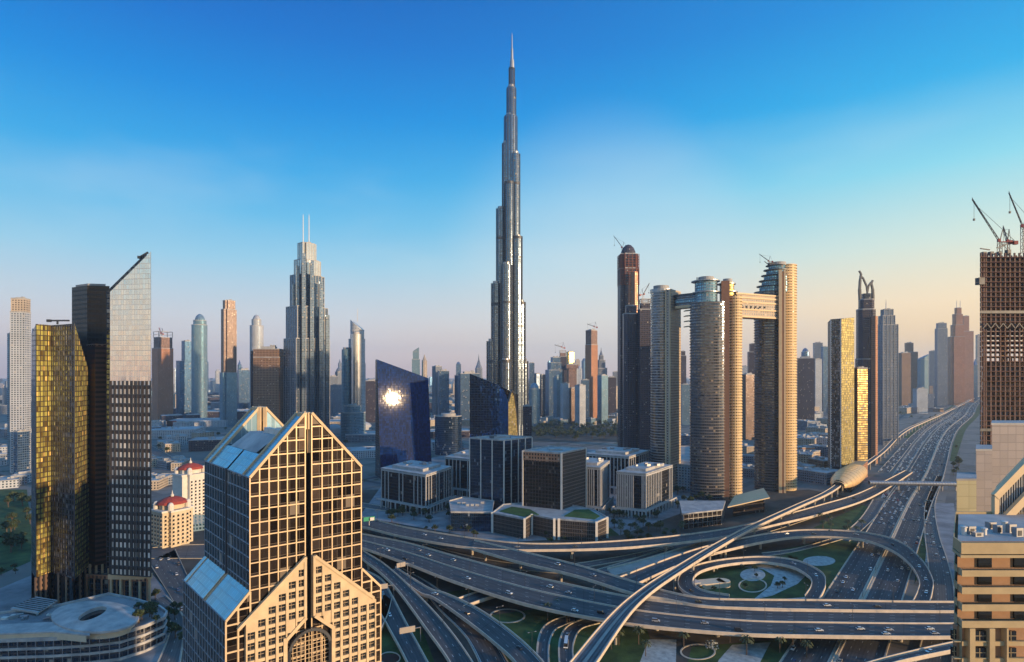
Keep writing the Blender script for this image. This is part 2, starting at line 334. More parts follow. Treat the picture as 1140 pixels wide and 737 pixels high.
flat('flower_bed', [(455, 664), (462, 666), (490, 704), (483, 708)], 'redbed', .06)
flat('flower_bed', [(520, 694), (530, 698), (560, 760), (545, 760)], 'redbed', .06)
flat('flower_bed', [(421, 728), (444, 728), (446, 760), (421, 760)], 'redbed', .06)
for (px_, py_, rx, ry) in ((565, 686, 20, 8), (777, 726, 20, 9), (838, 652, 16, 8), (434, 733, 12, 7)):
    b = MB(); o_ = [gp(*p) for p in ring_pts(px_, py_, rx, ry)]; i_ = [gp(*p) for p in ring_pts(px_, py_, rx*.9, ry*.88)]
    for k in range(40):
        j = (k+1) % 40; b.prism([o_[k], i_[k], i_[j], o_[j]][::1], .1, .35)
    tag(b.build('path', M['kerb']), None, None, None, 'structure')
flat('park', [(0, 545), (30, 545), (36, 600), (34, 625), (0, 640), (-60, 650), (-60, 545)], 'lawn', .03)
flat('park', [(585, 470), (660, 470), (700, 478), (690, 492), (580, 492)], 'soil', .03)
flat('plaza', [(0, 655), (60, 630), (170, 640), (215, 690), (170, 800), (-80, 800), (-80, 660)], 'paving', .03)
flat('plaza', [(400, 575), (440, 520), (520, 500), (760, 500), (790, 560), (690, 596), (560, 604)], 'paving', .025)
flat('plaza', [(1040, 560), (1062, 560), (1075, 700), (1046, 700)], 'paving', .03)

# ================================================================== ROADS
def crom(P, n):
    out_ = []; m = len(P)-1
    for k in range(n+1):
        t = m*k/n; i = min(int(t), m-1); u = t-i
        q = [P[max(0, i-1)], P[i], P[i+1], P[min(m, i+2)]]
        out_.append(tuple(.5*(2*q[1][d]+(q[2][d]-q[0][d])*u+(2*q[0][d]-5*q[1][d]+4*q[2][d]-q[3][d])*u*u+(3*q[1][d]-q[0][d]-3*q[2][d]+q[3][d])*u**3) for d in range(len(q[0]))))
    return out_
class Rib:
    """a road between two kerb lines, sections run left-hand edge first"""
    def __init__(s, secs, n=60, world=False):
        A, B = [], []
        for (x1, y1, x2, y2, h) in secs:
            a = (x1, y1) if world else gp(x1, y1, h); b = (x2, y2) if world else gp(x2, y2, h)
            A.append((a[0], a[1], h)); B.append((b[0], b[1], h))
        s.A, s.B, s.n = crom(A, n), crom(B, n), n
        s.cum = [0]
        for i in range(n):
            p, q = s.P(i, .5), s.P(i+1, .5); s.cum.append(s.cum[-1]+math.dist(p, q))
        s.len = s.cum[-1]
    def P(s, i, t):
        a, b = s.A[i], s.B[i]; return tuple(a[d]+(b[d]-a[d])*t for d in range(3))
    def at(s, d, t):
        d = max(0, min(s.len-1e-3, d)); i = max(k for k in range(s.n) if s.cum[k] <= d); u = (d-s.cum[i])/max(1e-6, s.cum[i+1]-s.cum[i])
        p, q = s.P(i, t), s.P(i+1, t); return tuple(p[k]+(q[k]-p[k])*u for k in range(3)), math.atan2(q[1]-p[1], q[0]-p[0])
    def w(s, i): return math.dist(s.A[i], s.B[i])
def strip(b, rb, t0, t1, dz, mi=0, i0=0, i1=None, mat_w=None):
    i1 = rb.n if i1 is None else i1
    for i in range(i0, i1):
        q = [rb.P(i, t0), rb.P(i, t1), rb.P(i+1, t1), rb.P(i+1, t0)]
        q = [(p[0], p[1], p[2]+dz) for p in q]
        n = (q[1][0]-q[0][0])*(q[3][1]-q[0][1])-(q[1][1]-q[0][1])*(q[3][0]-q[0][0])
        w0, w1 = rb.w(i), rb.w(i+1); uv = [(t0*w0, rb.cum[i]), (t1*w0, rb.cum[i]), (t1*w1, rb.cum[i+1]), (t0*w1, rb.cum[i+1])]
        b.poly(q if n > 0 else q[::-1], uv if n > 0 else uv[::-1], mi)
def wall_along(b, rb, t, w, z0, z1, mi=0, i0=0, i1=None):
    """solid low wall centred on fraction t of the width"""
    i1 = rb.n if i1 is None else i1
    for i in range(i0, i1):
        w0, w1 = rb.w(i), rb.w(i+1)
        P_ = [rb.P(i, t-w/2/w0), rb.P(i, t+w/2/w0), rb.P(i+1, t+w/2/w1), rb.P(i+1, t-w/2/w1)]
        n = (P_[1][0]-P_[0][0])*(P_[3][1]-P_[0][1])-(P_[1][1]-P_[0][1])*(P_[3][0]-P_[0][0])
        if n < 0: P_ = P_[::-1]
        b.prism([(p[0], p[1]) for p in P_], [p[2]+z0 for p in P_], [p[2]+z1 for p in P_], mi, bottom=True)
def lines(b, rb, lanes, dz=.05, edge=True, t0=0., t1=1., dash=(3., 9.), w=.22, mi=0):
    ts = [(t0+(t1-t0)*k/lanes, 0 < k < lanes) for k in range(lanes+1)]
    for t, dashed in ts:
        if not dashed:
            if not edge: continue
            t = t+(.6/rb.w(0) if t < .5*(t0+t1) else -.6/rb.w(0))
            h = w/2/rb.w(0); strip(b, rb, t-h, t+h, dz, mi)
        else:
            d = 0
            while d < rb.len-dash[0]:
                (p, a), (q, _) = rb.at(d, t), rb.at(d+dash[0], t)
                nx, ny = -math.sin(a)*w/2, math.cos(a)*w/2
                b.poly([(p[0]-nx*-1, p[1]-ny*-1, p[2]+dz), (p[0]-nx, p[1]-ny, p[2]+dz), (q[0]-nx, q[1]-ny, q[2]+dz), (q[0]+nx, q[1]+ny, q[2]+dz)], None, mi); d += dash[0]+dash[1]
def groundroad(name, rb, lanes, mat='asphalt', kerbs=True, med=None, dz=.1):
    b = MB(); strip(b, rb, 0, 1, dz); r = tag(b.build(name, M[mat]), None, None, None, 'structure')
    b = MB(); lines(b, rb, lanes, dz+.03)
    tag(b.build('road_markings', M['mark']), None, None, None, 'structure')
    if kerbs:
        b = MB(); wall_along(b, rb, 0, .7, 0, dz+.5); wall_along(b, rb, 1, .7, 0, dz+.5)
        tag(b.build('kerb', M['kerb']), None, None, None, 'structure')
    return r
def ccw3(P):
    a = sum(P[i][0]*P[(i+1) % 4][1]-P[(i+1) % 4][0]*P[i][1] for i in range(4)); return P if a > 0 else P[::-1]
def flyover(label, rb, lanes, piers=6, thick=1.9, group=None, med=(), ph=1.25, z0=0, pw=2.2, name='flyover', cat='flyover', mat='asphalt', lines_=True, pofs=.5, skipp=()):
    a = rb.P(rb.n//2, .5); t = thing(name, label, cat, (a[0], a[1], 0), group)
    b = MB(); strip(b, rb, 0, 1, 0, 0)
    # underside and fascias
    for i in range(rb.n):
        for t0, t1 in ((0, .16), (.84, 1)):
            P_ = [rb.P(i, t0), rb.P(i, t1), rb.P(i+1, t1), rb.P(i+1, t0)]
            P_ = ccw3(P_); b.prism([(p[0], p[1]) for p in P_], [p[2]-thick*.55 for p in P_], [p[2]-.08 for p in P_], 1, bottom=True)
        P_ = [rb.P(i, .16), rb.P(i, .84), rb.P(i+1, .84), rb.P(i+1, .16)]
        P_ = ccw3(P_); b.prism([(p[0], p[1]) for p in P_], [p[2]-thick for p in P_], [p[2]-.08 for p in P_], 1, bottom=True)
    b.build('deck', [M[mat], M['concrete']], t)
    for s_ in (0, 1):
        b = MB(); wall_along(b, rb, s_, .55, -.9, ph); b.build('parapet', M['parapet'], t)
    for m_ in med:
        b = MB(); wall_along(b, rb, m_, .7, 0, .9); b.build('median_barrier', M['parapet'], t)
    if lines_:
        b = MB(); ed = [0.0]+list(med)+[1.0]
        for k in range(len(ed)-1): lines(b, rb, lanes[k] if isinstance(lanes, (list, tuple)) else lanes, .03, True, ed[k], ed[k+1])
        b.build('lane_pattern', M['mark'], t)
    for k in range(piers):
        if k in skipp: continue
        p, an = rb.at(rb.len*(k+pofs)/piers, .5); i = min(rb.n-1, int(rb.n*(k+pofs)/piers)); w = rb.w(i)
        zt_ = p[2]-thick
        if zt_-z0 < 3: continue
        b = MB(); q = rb.P(i, 0); r = rb.P(i, 1); ca = math.atan2(r[1]-q[1], r[0]-q[0])
        b.lathe((p[0], p[1], z0), [(pw*.5, 0), (pw*.5, zt_-z0-1.4)], 12)
        b.box((p[0], p[1], zt_-1.5), min(w*.62, 16), 2.0, 1.5, ca)
        b.build('pier', M['pier'], t)
    return t
# -- the highway on the ground
mid = [(177-160*.618/.786*1.0, 323-160), (177, 323), (245, 409.5), (354, 548), (495, 727), (640, 905), (771, 1072), (1020, 1390), (1290, 1720), (1740, 2240), (2370, 3000), (3640, 4450), (7400, 8600), (13200, 15000)]
def szr(t0, t1, k0=0, k1=None, n=90, f=None):
    secs = []
    pts = mid[k0:k1]
    for i, p in enumerate(pts):
        j = i+k0; q = mid[min(j+1, len(mid)-1)]; o = mid[max(j-1, 0)]; dx, dy = q[0]-o[0], q[1]-o[1]; l = math.hypot(dx, dy); nx, ny = dy/l, -dx/l
        a, b = (t0, t1) if f is None else f(j)
        secs.append((p[0]+nx*a, p[1]+ny*a, p[0]+nx*b, p[1]+ny*b, 0))
    return Rib(secs, n, True)
hwL = szr(-22.5, -1.4); hwR = szr(1.4, 22.5)
groundroad('highway', hwL, 5); groundroad('highway', hwR, 5)
b = MB(); mrb = szr(-1.05, 1.05); strip(b, mrb, 0, 1, .3); wall_along(b, mrb, .5, .5, .3, 1.1)
tag(b.build('median', M['kerb']), None, None, None, 'structure')
col1 = szr(-42, -27.5, 4, 12, 60, lambda j: {4: (-30, -24.5), 5: (-40, -27)}.get(j, (-42, -27.5)))
col2 = szr(-62, -47, 5, 12, 60)
groundroad('collector_road', col1, 3, 'asphalt2'); groundroad('frontage_road', col2, 3, 'asphalt2')
b = MB(); gs = szr(-74, -64, 7, 12, 50); strip(b, gs, 0, 1, .05); tag(b.build('lawn', M['lawn2']), None, None, None, 'structure')
b = MB(); gs = szr(26, 40, 6, 12, 50, lambda j: (26, 40) if j > 6 else (26, 34)); strip(b, gs, 0, 1, .05); tag(b.build('lawn', M['lawn']), None, None, None, 'structure')
serv = Rib([(1008, 775, 1058, 775, 0), (1032, 690, 1062, 690, 0), (1035, 655, 1062, 655, 0), (1033, 625, 1055, 625, 0), (1030, 598, 1046, 598, 0), (1029, 572, 1041, 572, 0), (1032, 556, 1042, 556, 0), (1043, 530, 1051, 530, 0)], 50)
groundroad('service_road', serv, 3, 'asphalt2')
flat('lawn', [(1022, 612), (1027, 590), (1031, 612), (1030, 630), (1018, 650)], 'lawn', .05)
for secs, ln in (([(930, 600, 945, 603, 0), (950, 585, 962, 588, 0), (962, 572, 975, 575, 0), (972, 556, 985, 558, 0)], 2),                       # slip beside the highway
                 ([(660, 636, 664, 646, 0), (700, 624, 706, 634, 0), (750, 608, 756, 617, 0), (800, 598, 806, 605, 0), (858, 584, 864, 590, 0), (915, 566, 921, 571, 0)], 3),
                 ([(640, 628, 640, 634, 0), (700, 618, 700, 623, 0), (750, 607, 750, 610, 0)], 2),
                 ([(848, 616, 850, 620, 0), (880, 612, 882, 615, 0), (905, 606, 908, 609, 0), (935, 597, 940, 600, 0)], 2),
                 ([(402, 585, 402, 592, 0), (440, 596, 440, 604, 0), (500, 614, 500, 624, 0), (560, 626, 560, 633, 0), (640, 634, 640, 640, 0)], 3),
                 ([(403, 560, 403, 565, 0), (450, 566, 450, 571, 0), (500, 562, 500, 567, 0), (540, 540, 545, 543, 0), (560, 522, 566, 524, 0)], 2),
                 ([(160, 622, 170, 610, 0), (200, 622, 205, 607, 0), (260, 622, 262, 606, 0)], 4),
                 ([(120, 480, 128, 477, 0), (160, 500, 170, 497, 0), (205, 528, 215, 522, 0)], 4),
                 ([(165, 668, 185, 664, 0), (190, 695, 204, 688, 0), (165, 760, 200, 745, 0)], 2)):
    groundroad('road', Rib(secs, 30), ln, 'asphalt2')
west = Rib([(165, 625, 195, 612, 0), (205, 690, 222, 668, 0), (240, 760, 262, 730, 0)], 30)
groundroad('road', west, 4, 'asphalt2')
groundroad('road', Rib([(598, 762, 613, 762, 0), (598, 720, 611, 722, 0), (604, 700, 617, 703, 0), (618, 690, 627, 697, 0), (640, 684, 640, 692, 0)], 30), 2)
busroad = Rib([(626, 762, 646, 762, 0), (622, 730, 638, 730, 0), (624, 710, 640, 712, 0), (634, 696, 648, 700, 0), (660, 686, 668, 694, 0)], 30)
groundroad('road', busroad, 2)
groundroad('road', Rib([(440, 636, 448, 633, 0), (468, 656, 480, 651, 0), (490, 680, 512, 676, 0), (520, 712, 545, 706, 0), (545, 765, 575, 755, 0)], 40), 3)

# -- flyovers
main = Rib([(330, 580, 330, 592, 10), (370, 588, 370, 600, 10), (403, 595, 403, 610.5, 10), (453, 605, 453, 628, 10), (507, 620, 505, 648, 10), (587, 641, 587, 674, 10), (678, 661, 678, 692, 10), (741, 671, 741, 700, 10), (830, 679, 830, 707, 10), (914, 681, 914, 709, 10), (1000, 682, 1000, 710, 10), (1061, 682, 1061, 710, 10), (1180, 681, 1180, 709, 10)], 110)
flyover('wide concrete flyover with two carriageways sweeping across the whole interchange', main, [4, 4], 17, med=(.47,), skipp=(0,), pw=2.6, pofs=.3)
r1 = Rib([(340, 566, 340, 575, 10), (403, 576, 403, 587, 10), (453, 588, 453, 599, 10), (533, 600.5, 530, 611, 10), (600, 606, 600, 613, 10), (701, 602, 701, 610, 10), (802, 590.5, 802, 599, 10), (860, 577, 862, 585, 9), (914, 562.5, 920, 571, 7), (960, 548, 972, 553, 4), (1008, 524, 1016, 526, 1)], 110)
flyover('two lane flyover curving past the foot of the green roofed office podium', r1, 3, 12)
r2 = Rib([(528, 602, 524, 611, 10.5), (578, 614, 576, 626, 11), (640, 629, 640, 641.5, 11.5), (704, 648, 703, 661, 12), (741, 659, 741, 668, 11), (781, 666.5, 781, 675.5, 10.5), (830, 668.5, 830, 678, 10.5), (914, 669, 914, 680, 10.5), (1000, 670.5, 1000, 681, 10.5), (1061, 671, 1061, 681.5, 10.5), (1180, 671, 1180, 680.5, 10.5)], 100)
flyover('curved branch flyover joining the far side of the wide flyover', r2, 3, 11, pofs=.4)
lp = Rib([(812, 663.5, 806, 671, 9.5), (782, 658, 770, 664, 8.5), (771, 648, 755, 651, 7), (780, 637, 763, 635, 6), (808, 629.5, 796, 625, 5), (845, 626.5, 845, 620.5, 4), (880, 631.5, 886, 624.5, 5), (901, 643, 914, 637.5, 6.5), (903, 653, 919, 651.5, 8), (896, 664, 912, 668, 9.5)], 90)
flyover('loop ramp circling the lawn and the pale gravel beds', lp, 2, 9, thick=1.3, name='loop_ramp', cat='ramp', lines_=True)
big = Rib([(690, 643, 704, 653, 6), (757, 618, 762, 627, 7), (798, 606, 802, 615, 8), (853, 595, 855, 603, 9), (900, 590.5, 900, 598, 9.5), (958, 593, 956, 601, 10), (1000, 603, 990, 612, 10), (1026, 624, 1012, 628, 10), (1038, 645, 1023, 646, 10), (1038, 658, 1022, 658, 10), (1035, 671, 1016, 671, 10)], 90)
flyover('long ramp arching over the highway on the right side of the interchange', big, 3, 9, name='curved_ramp', cat='ramp')
ra1 = Rib([(380, 592, 384, 600, 8), (403, 612.5, 403, 622, 8), (427, 628, 422, 637, 8), (453, 651, 443, 658, 8), (493, 693, 474, 700, 8), (527, 740, 503, 742, 8), (560, 800, 530, 804, 8)], 60)
flyover('narrow ramp passing closest to the gabled tower', ra1, 3, 6, name='ramp', cat='ramp', ph=1.2)
ra2 = Rib([(440, 632, 434, 636, 6), (476, 655, 466, 660, 6), (497, 662, 484, 667, 6), (531, 678, 517, 690, 6), (571, 706, 550, 716, 6), (606, 740, 578, 744, 6), (650, 800, 610, 806, 6)], 60)
flyover('straight ramp running down from under the wide flyover to the bottom edge', ra2, 3, 6, name='ramp', cat='ramp')
ra3 = Rib([(402, 634, 400, 640, 4), (424, 645, 411, 650, 4), (436, 663, 416, 670, 4), (452, 694, 433, 700, 4), (478, 742, 456, 744, 4), (510, 806, 480, 808, 4)], 50)
flyover('low ramp leading down beside the red flower beds', ra3, 2, 0, thick=1.2, name='ramp', cat='ramp')
ra4 = Rib([(436, 668, 427, 661, 4), (432, 684, 421, 678, 4), (424, 702, 412, 694, 4)], 20)
flyover('short curved slip ramp hugging the right corner of the gabled tower', ra4, 2, 0, thick=1.2, name='ramp', cat='ramp', lines_=False)
brr = Rib([(960, 741, 968, 748, 6), (1000, 730, 1004, 737, 7), (1062, 716, 1066, 724, 8), (1120, 706, 1124, 714, 9)], 24)
flyover('ramp climbing under the wide flyover in the lower right corner', brr, 2, 2, name='ramp', cat='ramp')
spur = Rib([(676, 634, 684, 642, 2.2), (715, 624, 722, 631, 2.2), (755, 612, 760, 619, 2.2), (800, 599, 804, 605, 1.5)], 24)
flyover('short pale deck with a rounded end below the rail viaduct', spur, 1, 0, thick=2.1, name='ramp', cat='ramp', mat='concrete', lines_=False)
spur2 = Rib([(508, 668, 516, 676, 5), (545, 656, 552, 664, 5), (580, 652, 584, 658, 5)], 16)
flyover('short ramp with pale parapets coming out from under the wide flyover', spur2, 2, 0, thick=1.5, name='ramp', cat='ramp', lines_=False)
# -- rail viaduct
VZ = 14
via = Rib([(600, 786, 634, 786, VZ), (636, 737, 665, 737, VZ), (695, 671, 713, 671, VZ), (755, 630, 769, 630, VZ), (822, 592, 832, 592, VZ), (880, 565, 889, 565, VZ), (917, 548.5, 925, 548.5, VZ), (938, 534, 945, 534, VZ), (955, 521, 961, 521, VZ), (981, 502, 986, 502, VZ), (998, 485, 1002.5, 485, VZ), (1012, 476, 1016, 476, VZ), (1026, 470, 1029.5, 470, VZ), (1055, 457, 1058, 457, VZ), (1088, 440.5, 1090.5, 440.5, VZ)], 150)
v_ = flyover('elevated rail viaduct running diagonally over the flyovers to the golden station', via, 1, 0, thick=2.4, ph=1.1, name='rail_viaduct', cat='viaduct', mat='concrete', lines_=False)
b = MB()
for t in (.2, .36, .64, .8): wall_along(b, via, t, .22, 0, .25)
b.build('rail', M['dmetal'], v_)
b = MB()
for t in (.28, .72): strip(b, via, t-.14, t+.14, .03)
b.build('track_bed', M['roofdark'], v_)
d = 30
while d < 2300:
    p, an = via.at(d, .5); b = MB()
    b.lathe((p[0], p[1], 0), [(1.0, 0), (1.0, VZ-5), (1.4, VZ-3.6), (3.4, VZ-2.4)], 12); b.build('pier', M['pier'], v_); d += 34 if d < 900 else 60
# ================================================================== HERO BUILDINGS
def wallmesh(mb, p0, p1, z0, tops, mi=0, u0=0):
    """vertical wall with a piecewise-linear top: tops = [(u 0..1, z), ...]"""
    l = math.hypot(p1[0]-p0[0], p1[1]-p0[1]); pts = [(0, z0), (1, z0)]+[(u, z) for u, z in reversed(tops)]
    mb.poly([(p0[0]+(p1[0]-p0[0])*u, p0[1]+(p1[1]-p0[1])*u, z) for u, z in pts], [(u0+u*l, z) for u, z in pts], mi)
def interp(tops, l):
    def f(u):
        u /= l
        for (a, za), (b_, zb) in zip(tops, tops[1:]):
            if a <= u <= b_+1e-9: return za+(zb-za)*(u-a)/max(1e-9, b_-a)
        return tops[-1][1] if u > .5 else tops[0][1]
    return f
# ---- gabled tower, close on the left
M['dglass'] = fac('smoked_glass', (.10, .075, .055), (.075, .054, .042), 2.56, 3.55, .97, .97, .12, .75, .75, .4, .12, .12, blind=.07, blindc=(.20, .16, .12), jit=.05)
M['dglass2'] = fac('painted_shade_glass', (.05, .07, .09), (.05, .075, .10), 2.4, 3.55, .97, .97, .12, .8, .5, .4, .1, .12, blind=.03)  # cool shade of the side walls put into the glass colour
M['granite'] = plain('granite_panel', (.58, .44, .27), .6, var=.14, scale=.3, bump=.02)
M['mull'] = plain('bronze_mullion', (.62, .47, .30), .45, metal=.25, var=.1)
M['mullb'] = plain('painted_shade_mullion', (.30, .36, .42), .45, metal=.3, var=.1)  # mullions of the shaded sides, the blue shade painted into their colour
M['skyroof'] = fac('sloped_glass_roof', (.28, .42, .50), (.30, .50, .62), 2.4, 2.6, .93, .93, .18, .55, .18, .4, blind=0)
A = Vector((-69.6, 155)); U = Vector((.811, .586)); V = Vector((-27.7, 30)).normalized(); LV = 40.8
def dq(a, b): p = A+U*a+V*b; return (p.x, p.y)
WU = 30.7; EZ = 132.1; AZ = 148.6
dt_ = thing('gabled_tower', 'large gabled tower with a bronze window grid and notched twin peaks near the camera', 'tower', dq(WU/2, LV/2))
gap = (14.4, 16.2)
tl = lambda a: EZ+(AZ-EZ)*a/gap[0]
tr = lambda a: EZ+(AZ-EZ)*(WU-a)/(WU-gap[1])
b = MB()
# front leaves: glass; rear gable the same
for bb, sg in ((0, 1), (LV, -1)):
    for a0, a1, f in ((0, gap[0], tl), (gap[1], WU, tr)):
        p0, p1 = dq(a0, bb), dq(a1, bb)
        if sg < 0: p0, p1 = p1, p0
        z_ = (f(a0), f(a1)) if sg > 0 else (f(a1), f(a0))
        wallmesh(b, p0, p1, 0, [(0, z_[0]), (1, z_[1])], 0, 0 if a0 == 0 else .4)
b.build('glass_front', M['dglass'], dt_)
b = MB()
wallmesh(b, dq(0, LV), dq(0, 0), 0, [(0, EZ), (1, EZ)]); wallmesh(b, dq(WU, 0), dq(WU, LV), 0, [(0, EZ), (1, EZ)])
b.build('glass_side', M['dglass2'], dt_)
# notch between the leaves
b = MB()
for a_ in gap:
    f = tl if a_ == gap[0] else tr
    q0, q1 = dq(a_, 0), dq(a_, 3.2)
    if a_ == gap[1]: q0, q1 = q1, q0
    wallmesh(b, q0, q1, 0, [(0, AZ), (1, AZ)])
wallmesh(b, dq(gap[0], 3.2), dq(gap[1], 3.2), 0, [(0, AZ-3), (1, AZ-3)])
b.build('notch', M['dmetal'], dt_)
# roof: slopes full at both rims, sunk terrace between
def slope(b, a0, z0, a1, z1, b0, b1, mi=0):
    P_ = [dq(a0, b0), dq(a1, b0), dq(a1, b1), dq(a0, b1)]; zz = [z0, z1, z1, z0]; l = math.hypot(a1-a0, z1-z0)
    pts = [(p[0], p[1], z) for p, z in zip(P_, zz)]; uv = [(0, 0), (l, 0), (l, b1-b0), (0, b1-b0)]
    n = (P_[1][0]-P_[0][0])*(P_[3][1]-P_[0][1])-(P_[1][1]-P_[0][1])*(P_[3][0]-P_[0][0])
    if n < 0: pts, uv = pts[::-1], uv[::-1]
    b.poly(pts, uv, mi)
ma = 4.6; mz = tl(ma)
b = MB()
for lo, hi in ((0, gap[0]), (WU, gap[1])):
    ed = ma if lo == 0 else WU-ma
    slope(b, lo, EZ, ed, mz, .3, 18.5); slope(b, lo, EZ, ed, mz, 19.7, LV-.3)
    slope(b, ed, mz, hi, AZ, .3, 5.2); slope(b, ed, mz, hi, AZ, LV-5.2, LV-.3)
    # inner faces of the rims
    for bb in (5.2, LV-5.2):
        b.poly([(*dq(ed, bb), mz-.01), (*dq(hi, bb), mz-.01), (*dq(hi, bb), AZ)])
b.build('sloped_roof', M['skyroof'], dt_)
b = MB()
b.prism(ccw([dq(ma, 5.2), dq(WU-ma, 5.2), dq(WU-ma, LV-5.2), dq(ma, LV-5.2)]), mz-6, mz-.2)
slope(b, ma, mz+.1, 10.2, mz+4.4, 9, 31, 0); b.prism(ccw([dq(10.2, 9), dq(13, 9), dq(13, 31), dq(10.2, 31)]), mz-.2, mz+4.3)
b.build('roof_terrace', M['roofpale'], dt_)
b = MB()
for i in range(9): b.box((*dq(12.5+(i % 3)*2.4, 13+(i//3)*4.5), mz+(4.3 if i % 3 == 0 else -.2)), 1.7, 3.0, 1.6, math.atan2(V.y, V.x)+R(90))
b.prism(ccw([dq(18, 24), dq(23, 24), dq(23, 31), dq(18, 31)]), mz-.2, mz+5)
b.build('roof_plant', M['white'], dt_)
# rims of the two gables: pale frames, and the rear inner truss
b = MB()
for bb in (-.1, 5.2):
    for (a0, z0, a1, z1) in ((0, EZ, gap[0], AZ), (WU, EZ, gap[1], AZ)):
        p, q = dq(a0, bb), dq(a1, bb); b.bar((*p, z0+.15), (*q, z1+.15), .7, .7)
def posts(b, bbs, b2):
    for bb in bbs:
        for a_ in gap: p = dq(a_, bb); b.bar((*p, mz), (*p, AZ+.2), 1.0, 1.0)
    for a_ in gap: b.box((*dq(a_, b2+1.5), AZ-4.5), 1.6, 3.2, 4.7, math.atan2(V.y, V.x)+R(90))
posts(b, (1.4,), .6); b.build('gable_frame', M['granite'], dt_)
b = MB()
for bb in (LV-5.2, LV+.1):
    for (a0, z0, a1, z1) in ((0, EZ, gap[0], AZ), (WU, EZ, gap[1], AZ)):
        p, q = dq(a0, bb), dq(a1, bb); b.bar((*p, z0+.15), (*q, z1+.15), .7, .7)
posts(b, (LV-5.2, LV-.5), LV-4); b.build('gable_frame', M['granite'], dt_)
# bronze grid on the front, shade painted blue-grey on the sides
b = MB(); fz = [AZ-.2-3.55*k for k in range(1, 42)]
for (a0, a1, f) in ((0, gap[0], tl), (gap[1], WU, tr)):
    p0, p1 = dq(a0, 0), dq(a1, 0); l = a1-a0
    wallgrid(b, p0, p1, 10, (lambda u, f=f, a0=a0: f(a0+u)), [l*k/6 if a0 == 0 else l*k/5 for k in range(0, 7 if a0 == 0 else 6)], fz, .30, .2)
b.build('front_mullions', M['mull'], dt_)
b = MB()
for k in range(0, 42):
    z = EZ-3.55*k
    for (c0, c1) in ((0, 18.5), (19.7, LV)):
        wallgrid(b, dq(0, LV-c0), dq(0, LV-c1), 10, EZ, [], [z], .3, .18)
wallgrid(b, dq(0, LV), dq(0, 0), 10, EZ, [LV*k/16 for k in range(17)], [], .16, .14)
b.build('side_mullions', M['mullb'], dt_)
b = MB(); b.obox(dq(0, LV), (-V.x, -V.y), LV-19.7, LV-18.5, -.1, .35, 0, EZ+.3); b.build('side_groove', M['dmetal'], dt_)
# lower wings
LZ = 95.5; UZ = 102.0; K = 5.9
for side in (0, 1):
    e = -K if side == 0 else WU+K; i_ = 0 if side == 0 else WU
    w_ = thing('x', None, None, (0, 0)) if False else dt_
    b = MB()
    if side == 0:
        wallmesh(b, dq(e, -.3), dq(i_, -.3), 0, [(0, LZ), (1, UZ)], 0); wallmesh(b, dq(i_, LV+.3), dq(e, LV+.3), 0, [(0, UZ), (1, LZ)], 0)
        wallmesh(b, dq(e, LV+.3), dq(e, -.3), 0, [(0, LZ), (1, LZ)], 1)
    else:
        wallmesh(b, dq(i_, -.3), dq(e, -.3), 0, [(0, UZ), (1, LZ)], 0); wallmesh(b, dq(e, LV+.3), dq(i_, LV+.3), 0, [(0, LZ), (1, UZ)], 0)
        wallmesh(b, dq(e, -.3), dq(e, LV+.3), 0, [(0, LZ), (1, LZ)], 1)
    b.build('lower_wing', [M['dglass'], M['dglass2']], dt_)
    b = MB(); slope(b, e, LZ, i_, UZ, -.3, 18.5); slope(b, e, LZ, i_, UZ, 19.7, LV+.3); b.build('lower_roof', M['skyroof'], dt_)
    b = MB(); p, q = dq(e, -.35), dq(i_, -.35); b.bar((*p, LZ+.1), (*q, UZ+.1), .6, .6)
    for j in range(4):
        p, q = dq(e, 19.7*(j//2)+18.5*(j % 2) if j else 0, ), dq(i_, 19.7*(j//2)+18.5*(j % 2) if j else 0)
        b.bar((*p, LZ+.1), (*q, UZ+.1), .35, .35)
    c0, c1 = (dq(e, -.3), dq(i_, -.3)) if side == 0 else (dq(i_, -.3), dq(e, -.3))
    tp = (lambda u: LZ+(UZ-LZ)*u/K) if side == 0 else (lambda u: UZ-(UZ-LZ)*u/K)
    wallgrid(b, c0, c1, 0, tp, [0, K/2, K], [z-.8 for z in fz], .42, .25)
    b.build('wing_mullions', M['mull'], dt_)
    b = MB(); c0, c1 = (dq(e, LV+.3), dq(e, -.3)) if side == 0 else (dq(e, -.3), dq(e, LV+.3))
    wallgrid(b, c0, c1, 0, LZ, frange(0, LV+.6, 16), [LZ-3.55*k for k in range(0, 26)], .22, .18); b.build('wing_side_mullions', M['mullb'], dt_)
# granite gable with punched windows and the arch
GA = (-2.9, 34.3)
def ozo(b, a0, a1, z0, z1, n0, n1, mi=0): b.obox(dq(0, 0), (U.x, U.y), a0, a1, n0, n1, z0, z1, mi)
cxa = (gap[0]+gap[1])/2; gz = 109.8
def gtop(a): return 93.0+(gz-93.0)*(1-abs(a-cxa)/((GA[1]-GA[0])/2))
b = MB(); mod = 2.62; wn = 1.9
zrow = [gz-2.4-2.8*k for k in range(40)]
gh = lambda a: (91.5 if abs(a-cxa) < 6.6 else 0) if abs(a-cxa) > 2.2 else 999
